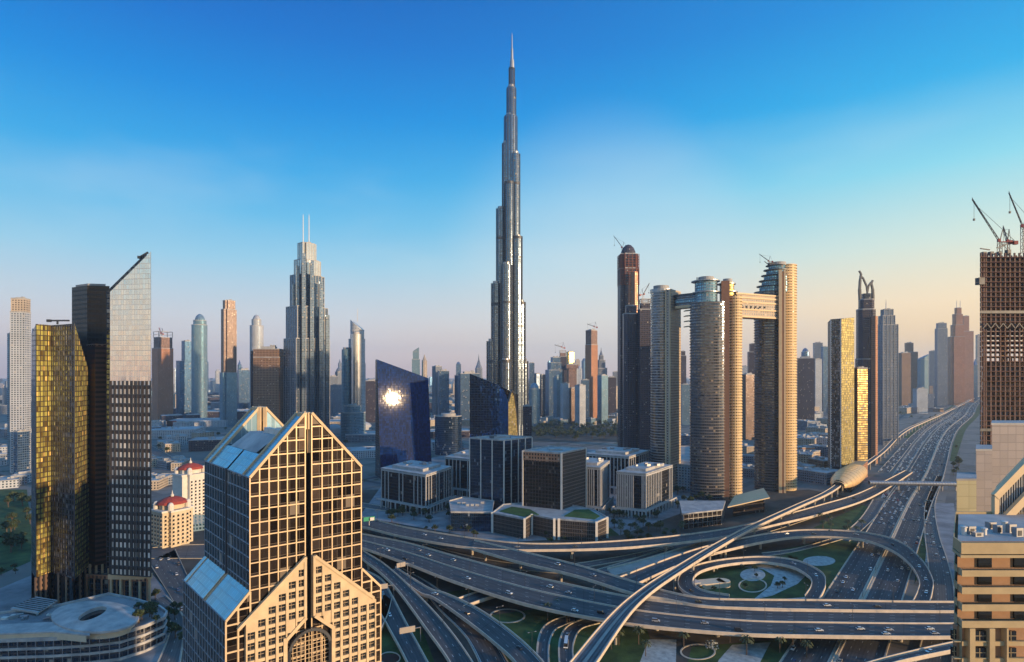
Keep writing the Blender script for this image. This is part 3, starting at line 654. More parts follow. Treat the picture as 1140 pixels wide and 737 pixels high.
# panel as a thick wall with real openings: strips of piers and spandrels
def seg(a0, a1, z0, z1):
    if z1 > z0+.05: ozo(b, a0, a1, z0, z1, .3, 1.5)
cols = []
for sgn in (-1, 1):
    a = cxa+sgn*(1.1+1.2)
    while (GA[0]+.6 < a < GA[1]-.6):
        cols.append(a); a += sgn*mod
cols.sort(); wins = []
def open_ok(a, z):  # a punched window fits here
    return z+wn/2 < gtop(a+ (wn/2 if a > cxa else -wn/2))-.75 and z > 4 and not (abs(a-cxa) < 7.4 and z < 94.0-1.0*max(0, 3-abs(a-cxa)) and z < 95.5-.9*(abs(a-cxa)-1))
for i, a in enumerate(cols):
    lft = a-mod/2; rgt = a+mod/2
    inner = abs(a-cxa) < 6.3
    zb = (91.2-.95*(abs(a-cxa)-2.5)) if inner else 0
    tops_ = (gtop(lft), gtop(rgt))
    rows = [z for z in zrow if open_ok(a, z) and z-wn/2 > zb+.4]
    # jambs
    for x0, x1 in ((lft, a-wn/2), (a+wn/2, rgt)):
        zt0, zt1 = gtop(x0), gtop(x1); P_ = [dq(x0, -1.5), dq(x1, -1.5), dq(x1, -.3), dq(x0, -.3)]
        b.prism(P_, zb, [zt0, zt1, zt1, zt0], bottom=True)
    zc = zb
    for z in sorted(rows):
        seg(a-wn/2, a+wn/2, zc, z-wn/2); zc = z+wn/2; wins.append((a, z))
    x0, x1 = a-wn/2, a+wn/2; P_ = [dq(x0, -1.5), dq(x1, -1.5), dq(x1, -.3), dq(x0, -.3)]
    b.prism(P_, zc, [gtop(x0), gtop(x1), gtop(x1), gtop(x0)], bottom=True)
# cheeks beside the arch and rake copings
for sgn in (-1, 1):
    p, q = dq(cxa+sgn*1.2, -1.3), dq(cxa+sgn*(GA[1]-GA[0])/2, -1.3); b.bar((*p, gtop(cxa+sgn*1.2)), (*q, 93.0), 1.0, .8)
    b.obox(dq(0, 0), (U.x, U.y), cxa+sgn*1.25-.35, cxa+sgn*1.25+.35, .3, 1.7, 92, gtop(cxa+1.2))
    p, q = dq(cxa+sgn*1.2, -1.4), dq(cxa+sgn*6.4, -1.4); b.bar((*p, 92), (*q, 87.3), .9, .9)
    b.obox(dq(0, 0), (U.x, U.y), cxa+sgn*6.6-.5, cxa+sgn*6.6+.5, .3, 1.7, 0, 87.8)
b.build('granite_gable', M['granite'], dt_)
random.shuffle(wins); wins.sort(key=lambda w: -w[1])
for a, z in wins[:98]:
    b = MB(); c = dq(a-wn/2-.05, 0); b.obox(c, (U.x, U.y), 0, wn+.1, .35, .85, z-wn/2-.05, z+wn/2+.05, 0)
    b.obox(c, (U.x, U.y), wn/2+.02, wn/2+.08, .85, .92, z-wn/2, z+wn/2, 1); b.obox(c, (U.x, U.y), 0, wn+.1, .85, .93, z-.05, z+.03, 1)
    b.build('window', [M['blackglass'], M['mull']], dt_)
b = MB()
for a, z in wins[98:]:
    b.obox(dq(a-wn/2-.05, 0), (U.x, U.y), 0, wn+.1, .35, .85, z-wn/2-.05, z+wn/2+.05)
if b.f: tag(b.build('window', M['blackglass'], dt_), None, None, None, 'stuff')
b = MB(); prof = [(5.7*math.cos(t), 5.7*math.sin(t)) for t in frange(0, math.pi, 14)]; zc = 82.6
for (x0, z0), (x1, z1) in zip(prof, prof[1:]):
    for r in (1.0,):
        P_ = [(*dq(cxa+x0, -1.35), zc+z0), (*dq(cxa+x1, -1.35), zc+z1)]; b.bar(P_[0], P_[1], .8, .8)
for sgn in (-1, 1): p = dq(cxa+sgn*5.7, -1.35); b.bar((*p, 0), (*p, zc), .8, .8)
b.build('arch_frame', M['dmetal'], dt_)
b = MB(); wallgrid(b, dq(cxa-5.5, -.35), dq(cxa+5.5, -.35), 0, (lambda u: zc+math.sqrt(max(.1, 5.4**2-(u-5.5)**2))), [1.1*k for k in range(1, 10)], [zc+4.8-1.2*k for k in range(60)], .14, .16)
b.build('arch_glazing_bars', M['mull'], dt_)

# ---- left group ---------------------------------------------------
M['goldrefl'] = fac('painted_gold_reflection', (.16, .10, .03), (.95, .64, .17), 1.6, 3.5, .84, .84, .36, .55, .8, .5, .10, .3, blind=.1, blindc=(.9, .65, .2))  # golden reflection of the sunlit sky painted into the glass tint
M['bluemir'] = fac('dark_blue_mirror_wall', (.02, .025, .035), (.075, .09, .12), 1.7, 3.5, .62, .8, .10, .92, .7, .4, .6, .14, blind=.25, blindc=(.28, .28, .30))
M['blackfac'] = fac('black_wall', (.018, .014, .013), (.03, .022, .02), 2.4, 3.5, .8, .6, .3, .4, .4, .5, blind=0)
M['brownfac'] = fac('brown_striped_wall', (.085, .04, .022), (.022, .014, .011), 40, 3.5, .98, .5, .4, .3, .3, .6, blind=0)
M['sheer'] = fac('pale_sheer_glass', (.55, .58, .58), (.80, .82, .80), 2.1, 3.5, .9, .9, .10, .9, .10, .3, .05, .05, blind=0)
M['cityrefl'] = fac('painted_city_reflection', (.050, .038, .036), (.80, .76, .70), 3.1, 6.2, .50, .66, .3, .35, .35, .6, 0, blind=.1, blindc=(.6, .56, .5))  # reflected dark city and pale sky panes painted into the wall colour
P2 = [at(35, 412), at(40, 399), at(57, 410), at(83, 396), at(101, 426), at(99, 450), at(60, 455), at(36, 440)]
t = thing('gold_lit_tower', 'faceted tower of mirror glass painted with reflected sunset gold with a sloping right shoulder', 'tower', cen(P2))
zT = zt(361, 402); b = MB(); n = len(P2); u = 0
topz = [zt(372, 412), zT, zT, zT, zt(420, 426), zt(420, 450), zT, zT]
for i in range(n):
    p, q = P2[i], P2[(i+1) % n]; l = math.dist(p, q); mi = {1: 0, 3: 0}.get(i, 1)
    nm = 'painted_gold_facet' if i in (1, 3) else 'dark_facet'
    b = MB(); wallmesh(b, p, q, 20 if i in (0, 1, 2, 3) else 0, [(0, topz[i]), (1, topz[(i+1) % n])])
    b.build(nm, M['goldrefl' if i in (1, 3) else 'bluemir'], t)
    if i in (1, 2, 3):
        b = MB(); wallgrid(b, p, q, 20, interp([(0, topz[i]), (1, topz[(i+1) % n])], l), frange(0, l, max(3, round(l/3.1))), [z for z in frange(24, 200, 50)], .35, .3); b.build('mullions', M['dmetal'], t)
b = MB(); b.poly([(p[0], p[1], z) for p, z in zip(P2, topz)])
b.build('roof', M['dmetal'], t)
b = MB(); b.prism(scl(P2, .93), 0, 20); b.build('base', M['blackglass'], t)
b = MB()
for i in (1, 2, 3):
    p, q = P2[i], P2[i+1]
    for k in range(4): b.box((p[0]+(q[0]-p[0])*k/3, p[1]+(q[1]-p[1])*k/3, 0), 1.1, 1.1, 20.2)
b.build('columns', M['brown'], t)
def bmu(px, D, py, h, w, a, label, ang=0):
    x, y = at(px, D); z = zt(py, D); tt = thing('window_cleaning_crane', label, 'crane', (x, y, z))
    b = MB(); b.bar((x, y, z), (x, y, z+h), .9); b.build('mast', M['dmetal'], tt)
    b = MB(); ca = math.cos(a); sa = math.sin(a); b.bar((x-w*.45*ca, y, z+h-w*.45*sa), (x+w*.55*ca, y, z+h+w*.55*sa), 1.0, 1.1); b.box((x-w*.4*ca, y, z+h-w*.4*sa-1), 2.4, 1.8, 1.8); b.build('jib', M['dmetal'], tt)
bmu(64, 412, 361, 2.6, 15, 0, 'flat window cleaning crane on the roof of the gold lit glass tower')
# dark tower behind
P3 = [at(80, 440), at(97, 430), at(122, 433), at(122, 470), at(82, 470)]
t = thing('black_tower', 'plain near-black slab tower behind the gold lit glass tower', 'tower', cen(P3))
b = MB(); b.prism(P3, 0, [zt(320, 440)]*5); b.build('shaft', M['blackfac'], t)
b = MB(); b.prism(scl(P3, .8), zt(320, 440), zt(317, 440)); b.build('roof_plant', M['roofgrey'], t)
P3b = [at(97, 424), at(106, 418), at(121.5, 424), at(121.5, 429), at(98, 429.5)]
t = thing('brown_striped_block', 'dark brown block with thin floor lines between the gold tower and the blade tower', 'building', cen(P3b))
b = MB(); b.prism(P3b, 22, zt(385, 424), 0, 1); b.build('wall', [M['brownfac'], M['roofgrey']], t)
b = MB(); b.prism(grow(P3b, .5), zt(385, 424), zt(385, 424)+1.2); b.build('parapet', M['brown'], t)
b = MB()
for k in range(4):
    x, y = at(100+k*7, 421); b.box((x, y, 0), 1.1, 1.1, 22)
b.build('column', M['mull'], t)
# blade tower
pL, pR = at(122.5, 403), at(168, 398); zl, zr = zt(325, 403), zt(280, 398); zs = zt(424, 400)
P4 = [pL, pR, at(168.2, 411), at(122.5, 414)]
t = thing('blade_tower', 'pale mirror glass blade tower with a steep diagonal top', 'tower', cen(P4))
b = MB(); wallmesh(b, pL, pR, zs, [(0, zl), (1, zr)]); b.build('upper_glass', M['sheer'], t)
b = MB(); wallmesh(b, pL, pR, 21, [(0, zs), (1, zs)]); b.build('reflection_wall', M['cityrefl'], t)  # lower face: mirrored city below the reflected horizon, painted as a wall
b = MB(); tp = [zl, zr, zr, zl]
for i in (1, 2, 3): wallmesh(b, P4[i], P4[(i+1) % 4], 21, [(0, tp[i]), (1, tp[(i+1) % 4])])
b.build('side_wall', M['blueglass'], t)
b = MB(); b.poly([(p[0], p[1], z-1) for p, z in zip(P4, tp)]); b.poly([(p[0], p[1], 21) for p in P4[::-1]]); b.build('sloping_roof', M['blueglass'], t)
dx = (-3.2, 13); Pq = [at(118, 415), at(163.5, 415), at(163.5, 424), at(118, 424)]; za_, zb2 = zt(325, 415), zt(280.5, 415)
b = MB(); b.prism(Pq, 21, [za_, zb2, zb2, za_], 0, 1); b.build('rear_blade', [M['offb'] if 'offb' in M else M['darkglass'], M['darkglass']], t)
b = MB(); wallgrid(b, pL, pR, 21, interp([(0, zs), (1, zs)], 28), frange(0, math.dist(pL, pR), 9), [21+6.2*k for k in range(0, 22)], .7, .5); b.build('reflection_bars', M['dmetal'], t)  # dark grid of the mirrored city, built as bars
b = MB(); wallgrid(b, pL, pR, zs, interp([(0, zl), (1, zr)], math.dist(pL, pR)), frange(0, math.dist(pL, pR), 18), [zs+7.0*k for k in range(15)], .08, .04); b.build('glazing_joints', M['metal'], t)
b = MB()
for k in range(5):
    x, y = at(124+k*10.6, 404); b.box((x, y, 0), 1.3, 1.3, 21.2)
b.box((*at(145, 404), 17.5), 29, 3, 3.5); b.build('arcade', M['mull'], t)
bmu(159.5, 405, 290.5, 4, 7, R(30), 'small tilted window cleaning crane on the tip of the blade tower')
# lobby between the towers
Lb = [at(98, 412), at(165, 404), at(166, 424), at(100, 440)]
t = thing('arcade_lobby', 'tall glazed lobby with orange stone arcade under the dark towers', 'building', cen(Lb))
b = MB(); b.prism(ccw(scl(Lb, .96)), 0, 15.5); b.build('glazing', M['darkglass'], t)
b = MB()
for i in range(9):
    u = i/8; x = Lb[0][0]+(Lb[1][0]-Lb[0][0])*u; y = Lb[0][1]+(Lb[1][1]-Lb[0][1])*u-1
    b.box((x, y, 0), .8, .8, 16)
b.box(((Lb[0][0]+Lb[1][0])/2, (Lb[0][1]+Lb[1][1])/2-1, 16), math.dist(Lb[0], Lb[1]), 1.6, 2.4, math.atan2(Lb[1][1]-Lb[0][1], Lb[1][0]-Lb[0][0]))
b.build('arcade', M['copper'], t)
# podium
PZ = 15
Pd = [gp(-60, 716, PZ), gp(0, 713, PZ), gp(60, 711, PZ), gp(100, 708.5, PZ), gp(133, 705, PZ), gp(160, 697, PZ), gp(181, 688, PZ), gp(184, 682, PZ), gp(176, 676, PZ), gp(150, 668, PZ), gp(120, 662, PZ), gp(60, 676, PZ), gp(-60, 690, PZ)]
Pd = ccw(Pd)
t = thing('retail_podium', 'low rounded podium building with white banded walls in the bottom left corner', 'building', cen(Pd))
b = MB(); b.prism(Pd, 0, PZ-.3, 0, 1); b.build('wall', [M['darkglass'], M['paving']], t)
for k, (z0, z1) in enumerate(((PZ-.9, PZ+1.0), (PZ-5.6, PZ-4.2), (PZ-10, PZ-8.6), (0, 1.5))):
    b = MB(); Q = grow(Pd, 1.4-(.2 if k else 0)); Qi = grow(Pd, .2)
    for i in range(len(Q)):
        j = (i+1) % len(Q); b.prism([Q[i], Q[j], Qi[j], Qi[i]], z0, z1, bottom=True)
    b.build('white_band', M['roofpale'], t)
b = MB()
for i in range(len(Pd)):
    p, q = Pd[i], Pd[(i+1) % len(Pd)]; l = math.dist(p, q)
    if min(p[1], q[1]) < 345: wallgrid(b, p, q, 0, PZ-1, frange(0, l, max(1, round(l/4.5))), [], .35, .5)
b.build('wall_fins', M['metal'], t)
rp = random.Random(9); cp_ = cen(Pd)
for k in range(16):
    px_ = rp.choice([rp.uniform(-10, 60), rp.uniform(150, 172)]); x, y = gp(px_, rp.uniform(684, 690) if px_ < 100 else rp.uniform(676, 688), PZ); b = MB(); b.box((x, y, PZ-.3), rp.uniform(1.5, 4), rp.uniform(1.5, 3), rp.uniform(.8, 2), rp.uniform(0, 1)); b.build('roof_unit', M[rp.choice(['metal', 'roofgrey', 'white'])], t)
# white oval canopy with a dark eye
def elp(px, py, rx, ry, h, n=48, rot=0):
    return [gp(px+rx*math.cos(a)*math.cos(rot)-ry*math.sin(a)*math.sin(rot), py+rx*math.cos(a)*math.sin(rot)+ry*math.sin(a)*math.cos(rot), h) for a in [2*math.pi*i/n for i in range(n)]]
CZ = 21
t = thing('oval_canopy', 'white oval roof canopy with a dark almond opening on the podium', 'canopy', (*gp(108, 683, CZ), PZ))
o_ = ccw(elp(106, 684, 49, 17, CZ)); i_ = ccw(elp(103, 683, 17, 5.2, CZ+1, rot=R(-22)))
b = MB()
for k in range(48):
    j = (k+1) % 48; b.poly([(*o_[k], CZ-1), (*o_[j], CZ-1), (*i_[j], CZ+1), (*i_[k], CZ+1)]); b.poly([(*o_[k], CZ-2.2), (*o_[j], CZ-2.2), (*o_[j], CZ-1), (*o_[k], CZ-1)]); b.poly([(*i_[k], CZ-1), (*i_[k], CZ+1), (*i_[j], CZ+1), (*i_[j], CZ-1)])
b.build('shell', M['roofpale'], t, smooth=False)
b = MB(); b.poly([(*p, CZ-1.0) for p in i_]); b.build('eye', M['blackglass'], t)
b = MB(); b.prism(scl(o_, .9), PZ-.2, CZ-1.6); b.build('drum', M['cream'], t)
b = MB(); Q = ccw([gp(-40, 697, 19), gp(20, 694, 19), (gp(70, 692, 19)), gp(100, 697, 19), gp(100, 707, 19), gp(60, 703, 19), gp(-40, 707, 19)])
b.prism(Q, 18.2, 19, 0, bottom=True); b.prism(scl(Q, .94), PZ-.2, 18.2, 1)
t = b.build('curved_kiosk_roof', [M['roofpale'], M['cream']]); tag(t, 'long curved pale canopy over lit shopfronts at the front of the podium', 'canopy')
b = MB(); Q = ccw([gp(12, 677, 17), gp(40, 664, 17), gp(64, 668, 17), gp(42, 682, 17)]); b.prism(Q, 16, 17, 0, bottom=True)
for p in scl(Q, .85): b.box((p[0], p[1], 0), .8, .8, 16.2)
p0_ = Q[0]
for k in range(1, 8):
    u = k/8; p = [Q[0][0]+(Q[1][0]-Q[0][0])*u, Q[0][1]+(Q[1][1]-Q[0][1])*u, 17.2]; q = [Q[3][0]+(Q[2][0]-Q[3][0])*u, Q[3][1]+(Q[2][1]-Q[3][1])*u, 17.2]; b.bar(p, q, .4, .4, 1)
t = b.build('slatted_canopy', [M['roofpale'], M['dmetal']]); tag(t, 'flat slatted canopy left of the oval canopy at the foot of the gold tower', 'canopy')

# ---- cream hotels with red domes
def hotel(l, r, ytop, D, label, wallmat='cream'):
    P_ = fit('cross', l, r, D, 28, 1.0); z = zt(ytop, D); c = cen(P_); w = (r-l)/F*D
    t = thing('red_domed_hotel', label, 'hotel', c); b = MB(); b.prism(P_, 0, z, 0, 1); b.build('wall', [M[wallmat], M['roofpale']], t)
    k = 0
    for i in range(len(P_)):
        p, q = P_[i], P_[(i+1) % len(P_)]; ln = math.dist(p, q); nx, ny = (q[1]-p[1])/ln, -(q[0]-p[0])/ln
        if nx*(0-p[0])+ny*(0-p[1]) < 0: continue
        nb = max(1, int(ln/4.2))
        for f_ in range(int(z/3.6)-1):
            for j in range(nb):
                if k >= 100: break
                b = MB(); dr = ((q[0]-p[0])/ln, (q[1]-p[1])/ln); uc = ln*(j+.5)/nb
                b.obox(p, dr, uc-.9, uc+.9, .01, .12, 2+f_*3.6, 4.1+f_*3.6); b.obox(p, dr, uc-1.3, uc+1.3, .0, .8, 1.5+f_*3.6, 2.3+f_*3.6, 1)
                b.build('window', [M['blackglass'], M[wallmat]], t); k += 1
    b = MB(); b.prism(grow(P_, .8), z-.6, z+1.0, 0, bottom=True); b.build('cornice', M['white'], t)
    b = MB(); b.prism(grow(fit('oct', l+(r-l)*.16, r-(r-l)*.2, D, 20, 1), 0), z, z+5.5); b.build('drum', M[wallmat], t)
    b = MB(); b.lathe((c[0], c[1], z+5.5), [(w*.34, 0), (w*.30, 2.2), (w*.18, 4.6), (w*.07, 6.0)], 12); b.build('dome', M['redtile'], t)
    for k in range(4):
        a = R(45+90*k-20); x, y = c[0]+w*.33*math.cos(a), c[1]+w*.33*math.sin(a); b = MB(); b.lathe((x, y, z+.5), [(2.6, 0), (2.6, 4.5), (2.9, 4.6), (1.6, 7), (.2, 7.6)], 10); b.build('turret', M['white'], t)
    b = MB(); b.lathe((c[0], c[1], z+11.4), [(1.5, 0), (1.5, 1.6), (.6, 2.6), (.08, 6)], 8); b.build('spire', M['white'], t)
hotel(168, 215, 566, 548, 'sunlit cream hotel block with red domed roof beside the four lane road')
hotel(192, 232, 527, 640, 'further red domed hotel in shade, half behind the gabled tower', 'white')
tb = MB(); tb.prism(ccw([gp(213, 592, 0), gp(230, 590, 0), gp(233, 580, 0), gp(216, 580, 0)]), 0, 7, 0, 1); t = tb.build('low_pavilion', [M['tealglass'], M['pool']]); tag(t, 'low teal pavilion beside the cream hotel', 'pavilion')

# ---- mirror tower that catches the sun
pc = at(437, 900); D0 = 900
v = Vector((-pc[0], -pc[1], CAMH-zt(443, 900))).normalized(); hn = (v+SV).normalized()
na = math.atan2(hn.y, hn.x); tilt = math.asin(hn.z)
du = (-math.sin(na), math.cos(na))     # along the face
if du[0] < 0: du = (-du[0], -du[1])
M['mirror'] = fac('deep_blue_mirror', (.006, .012, .03), (.003, .024, .125), 2.3, 3.6, .90, .90, .02, 0.0, .55, .98, .0, .05, blind=0, jit=.002, spec=.35)
def onface(px):  # intersection of the bearing with the face line through pc
    k = (px-HX)/F; # pc + s*du : x = k*y
    s = (k*pc[1]-pc[0])/(du[0]-k*du[1]); return (pc[0]+du[0]*s, pc[1]+du[1]*s)
pl, pr = onface(421), onface(477.5); tt_ = math.tan(tilt); hx, hy = math.cos(na), math.sin(na)
def lean(p, z): return (p[0]-hx*tt_*(z-zt(443, 900)), p[1]-hy*tt_*(z-zt(443, 900)), z)
t = thing('sun_mirror_tower', 'slanted blue mirror glass block with the sun flaring on its face', 'tower', (pc[0], pc[1]+12))
Zl, Zr = zt(400, pl[1]), zt(421, pr[1]); ln = math.dist(pl, pr)
b = MB(); K = 14
for i in range(K):   # bowed face of flat strips
    u0, u1 = i/K, (i+1)/K
    def pt(u, z):
        p = (pl[0]+(pr[0]-pl[0])*u, pl[1]+(pr[1]-pl[1])*u); bow = 0; q = lean(p, z); return (q[0]+hx*bow, q[1]+hy*bow, z)
    za, zb = Zl+(Zr-Zl)*u0, Zl+(Zr-Zl)*u1
    b.poly([pt(u0, 0), pt(u1, 0), pt(u1, zb), pt(u0, za)], [(u0*ln, 0), (u1*ln, 0), (u1*ln, zb), (u0*ln, za)])
b.build('mirror_face', M['mirror'], t)
bk = 26; q0, q1 = (pl[0]-hx*bk-du[0]*-6, pl[1]-hy*bk+du[1]*6), (pr[0]-hx*bk-du[0]*6, pr[1]-hy*bk-du[1]*6)
b = MB()
def quad(a0, a1, b0, b1):
    b.poly([a0, b0, b1, a1], [(0, a0[2]), (26, b0[2]), (26, b1[2]), (0, a1[2])])
quad(lean(pr, 0), lean(pr, Zr), (*q1, 0), (*q1, Zr)); quad((*q1, 0), (*q1, Zr), (*q0, 0), (*q0, Zl)); quad((*q0, 0), (*q0, Zl), lean(pl, 0), lean(pl, Zl))
b.build('side_wall', M['darkglass'], t)
b = MB(); b.poly([lean(pl, Zl), lean(pr, Zr), (*q1, Zr), (*q0, Zl)]); b.build('roof', M['dmetal'], t)
b = MB()
for k in range(0, 5):
    u = k/4; p = (pl[0]+(pr[0]-pl[0])*u, pl[1]+(pr[1]-pl[1])*u); z = Zl+(Zr-Zl)*u; a_, c_ = lean(p, 2), lean(p, z); b.bar((a_[0]+hx*.1, a_[1]+hy*.1, a_[2]), (c_[0]+hx*.1, c_[1]+hy*.1, c_[2]), .18, .2)
b.build('mullions', M['dmetal'], t)
# ---- its sister: faceted with a vault-like front
M['mirror2'] = fac('blue_mirror_facets', (.015, .03, .06), (.07, .19, .46), 2.3, 3.6, .86, .90, .05, 1.0, .3, .9, .5, .06, blind=0)
D = 860; f1, f2, f3, f4 = at(523, 860), at(556, 850), at(566, 838), at(577, 862)
bk1, bk2 = at(524, 900), at(577, 900); t = thing('faceted_mirror_tower', 'blue mirror block with a pointed arched end rising behind the square blue office', 'tower', cen([f1, f2, f4, bk1]))
b = MB(); wallmesh(b, f1, f2, 0, [(0, zt(416, D)), (1, zt(429, D))]); wallmesh(b, f2, f3, 0, [(0, zt(429, D)), (.5, zt(434, D)), (1, zt(446, D))], 0)
b.build('mirror_face', M['mirror2'], t)
b = MB(); wallmesh(b, f3, f4, 0, [(0, zt(446, D)), (.35, zt(434, D)), (.62, zt(440, D)), (.85, zt(460, D)), (1, zt(485, D))]); b.build('gold_end', M['gold_glass'], t)
b = MB(); wallmesh(b, bk1, f1, 0, [(0, zt(416, D)), (1, zt(416, D))]); wallmesh(b, f4, bk2, 0, [(0, zt(485, D)), (1, zt(485, D))]); wallmesh(b, bk2, bk1, 0, [(0, zt(440, D)), (1, zt(416, D))]); b.build('side_wall', M['darkglass'], t)
b = MB(); z_ = lambda y: zt(y, D); b.poly([(*f1, z_(416)), (*f2, z_(429)), (*bk1, z_(416))]); b.poly([(*f2, z_(429)), (*f3, z_(434)), (*bk2, z_(440)), (*bk1, z_(416))]); b.build('roof', M['dmetal'], t)
b = MB(); m_ = lambda u: (f3[0]+(f4[0]-f3[0])*u, f3[1]+(f4[1]-f3[1])*u-.6)
ar = [(0, 446), (.18, 438), (.35, 434), (.62, 440), (.85, 460), (1, 485), (1, 520)]
for (u0, y0), (u1, y1) in zip(ar, ar[1:]): b.bar((*m_(u0), z_(y0)), (*m_(u1), z_(y1)), 2.2, 2.2)
b.build('arch_rim', M['dmetal'], t)

# ---- office blocks in the middle
def block(name, label, P_, z, wm, rm, parent=None, cat='building', par=1.2, z0=0):
    t = thing(name, label, cat, cen(P_)) if parent is None else parent
    b = MB(); b.prism(P_, z0, z, 0, 1); b.build('wall', [M[wm] if isinstance(wm, str) else wm, M[rm]], t)
    if par:
        b = MB(); Q = grow(P_, .3); Qi = grow(P_, -.6)
        for i in range(len(Q)): j = (i+1) % len(Q); b.prism([Q[i], Q[j], Qi[j], Qi[i]], z-.6, z+par, bottom=True)
        b.build('parapet', M['roofpale' if rm != 'roofdark' else 'roofgrey'], t)
    return t
M['offb'] = fac('office_blue_glass', (.02, .04, .08), (.05, .12, .24), 1.9, 3.7, .9, .88, .14, .85, .45, .3, .15, .15, blind=.03, blindc=(.2, .25, .3))
M['offd'] = fac('office_dark_glass', (.03, .02, .02), (.05, .045, .045), 1.9, 3.7, .88, .82, .14, .7, .5, .3, .1, .1, blind=.04, blindc=(.15, .12, .1))
M['offbr'] = fac('office_brown_cladding', (.14, .115, .10), (.05, .045, .045), 1.7, 3.7, .7, .8, .25, .5, .3, .5, blind=0)
def corner(px, py, D): return at(px, D)
# blue office: near vertical edge at px 561
n_, l_, r_ = at(561, 640), at(523, 662), at(592, 672); bkp = (l_[0]+r_[0]-n_[0], l_[1]+r_[1]-n_[1]); P_ = ccw([n_, r_, bkp, l_]); z = zt(490.5, 640)
t = block('blue_office_tower', 'square blue glass office with white vertical strips and a white roof', P_, z, 'offb', 'roofpale')
for (p, q), n in (((l_, n_), 3), ((n_, r_), 4)):
    b = MB(); l = math.dist(p, q); wallgrid(b, p, q, 0, z, frange(0, l, n), [], 1.1, .7); b.build('white_fin', M['white'], t)
    b = MB(); wallgrid(b, p, q, 4, z-.5, [k for k in frange(0, l, round(l/1.9))], [3.7*k for k in range(1, int(z/3.7))], .14, .2); b.build('mullions', M['dmetal'], t)
b = MB(); c = cen(P_); b.box((c[0], c[1], z), 18, 9, 2.2, .3); b.box((c[0]-9, c[1]-2, z), 7, 7, 3, .3, 1); b.lathe((c[0]+8, c[1]+2, z), [(3.2, 0), (3.2, 1.2), (0, 1.2)], 20, 1); b.build('roof_plant', [M['roofpale'], M['roofdark']], t)
# brown cube office
n_, l_, r_ = at(625, 600), at(582, 618), at(652, 640); bkp = (l_[0]+r_[0]-n_[0], l_[1]+r_[1]-n_[1]); P_ = ccw([n_, r_, bkp, l_]); z = zt(505, 600)
t = block('brown_office_cube', 'brown and black glass office cube standing on the green roofed podium', P_, z, 'offd', 'roofgrey')
b = MB(); dr = ((r_[0]-n_[0]), (r_[1]-n_[1])); l = math.hypot(*dr); dr = (dr[0]/l, dr[1]/l); b.obox(n_, dr, .5, l-.2, 0, .5, 12, z-.6); b.build('ribbed_cladding', M['offbr'], t)
b = MB(); dr2 = ((n_[0]-l_[0]), (n_[1]-l_[1])); l2 = math.hypot(*dr2); dr2 = (dr2[0]/l2, dr2[1]/l2); b.obox(l_, dr2, .3, l2-.3, 0, .7, z-9, z-.5); b.build('top_band', M['brown'], t)
b = MB()
for p, d_, ln_ in ((l_, dr2, l2), (n_, dr, l)):
    b.obox(p, d_, -.6, .7, -.1, .9, 0, z+1); b.obox(p, d_, ln_-.8, ln_+.5, -.1, .9, 0, z+1)
b.build('corner_strips', M['white'], t)
b = MB(); wallgrid(b, l_, n_, 12, z-9, frange(0, l2, 12), [12+3.7*k for k in range(1, 14)], .16, .25); b.build('mullions', M['dmetal'], t)
b = MB(); c = cen(P_); b.box((c[0], c[1], z), 14, 10, 1.6, .2); b.build('roof_plant', M['roofgrey'], t)
# podium with green roof
def zz(py, D): return zt(py, D)
Pp = [at(548, 585), at(584, 560), at(592, 577), at(617, 560), at(622, 560), at(664, 548), at(676, 566), at(660, 600), at(610, 640), at(560, 622)]
PZ2 = zt(574, 575)
t = block('green_roof_podium', 'low brown podium building with lawns on its roof and white piers', ccw(Pp), PZ2, 'offbr', 'roofgrey', par=1.0)
for Q in ([at(556, 592), at(583, 570), at(600, 578), at(590, 600), at(570, 612)], [at(628, 572), at(662, 560), at(668, 572), at(655, 600), at(640, 598)]):
    b = MB(); b.prism(ccw(Q), PZ2+.01, PZ2+.5); b.build('roof_lawn', M['lawn2'], t)
b = MB()
for p in Pp[:7]: b.box((p[0], p[1]-.4, 0), 2.2, 2.2, PZ2+1.2)
b.build('white_pier', M['white'], t)
b = MB()
for (p, q) in zip(Pp[:6], Pp[1:7]):
    l = math.dist(p, q); wallgrid(b, p, q, 0, PZ2-1, [], [2.2*k for k in range(1, 8)], .3, .3)
b.build('louvres', M['dmetal'], t)
Pq = ccw([at(502, 590), at(548, 588), at(550, 640), at(516, 660), at(500, 640)])
t = block('dark_annex', 'low dark blue annex left of the green roofed podium', Pq, 19, 'offb', 'roofgrey')
b = MB(); c = cen(Pq)
for i in range(6): b = MB(); b.box((c[0]-12+i*5, c[1]+random.uniform(-8, 8), 19), 3.4, 3.4, 2.2); b.build('roof_unit', M['roofpale'], t)
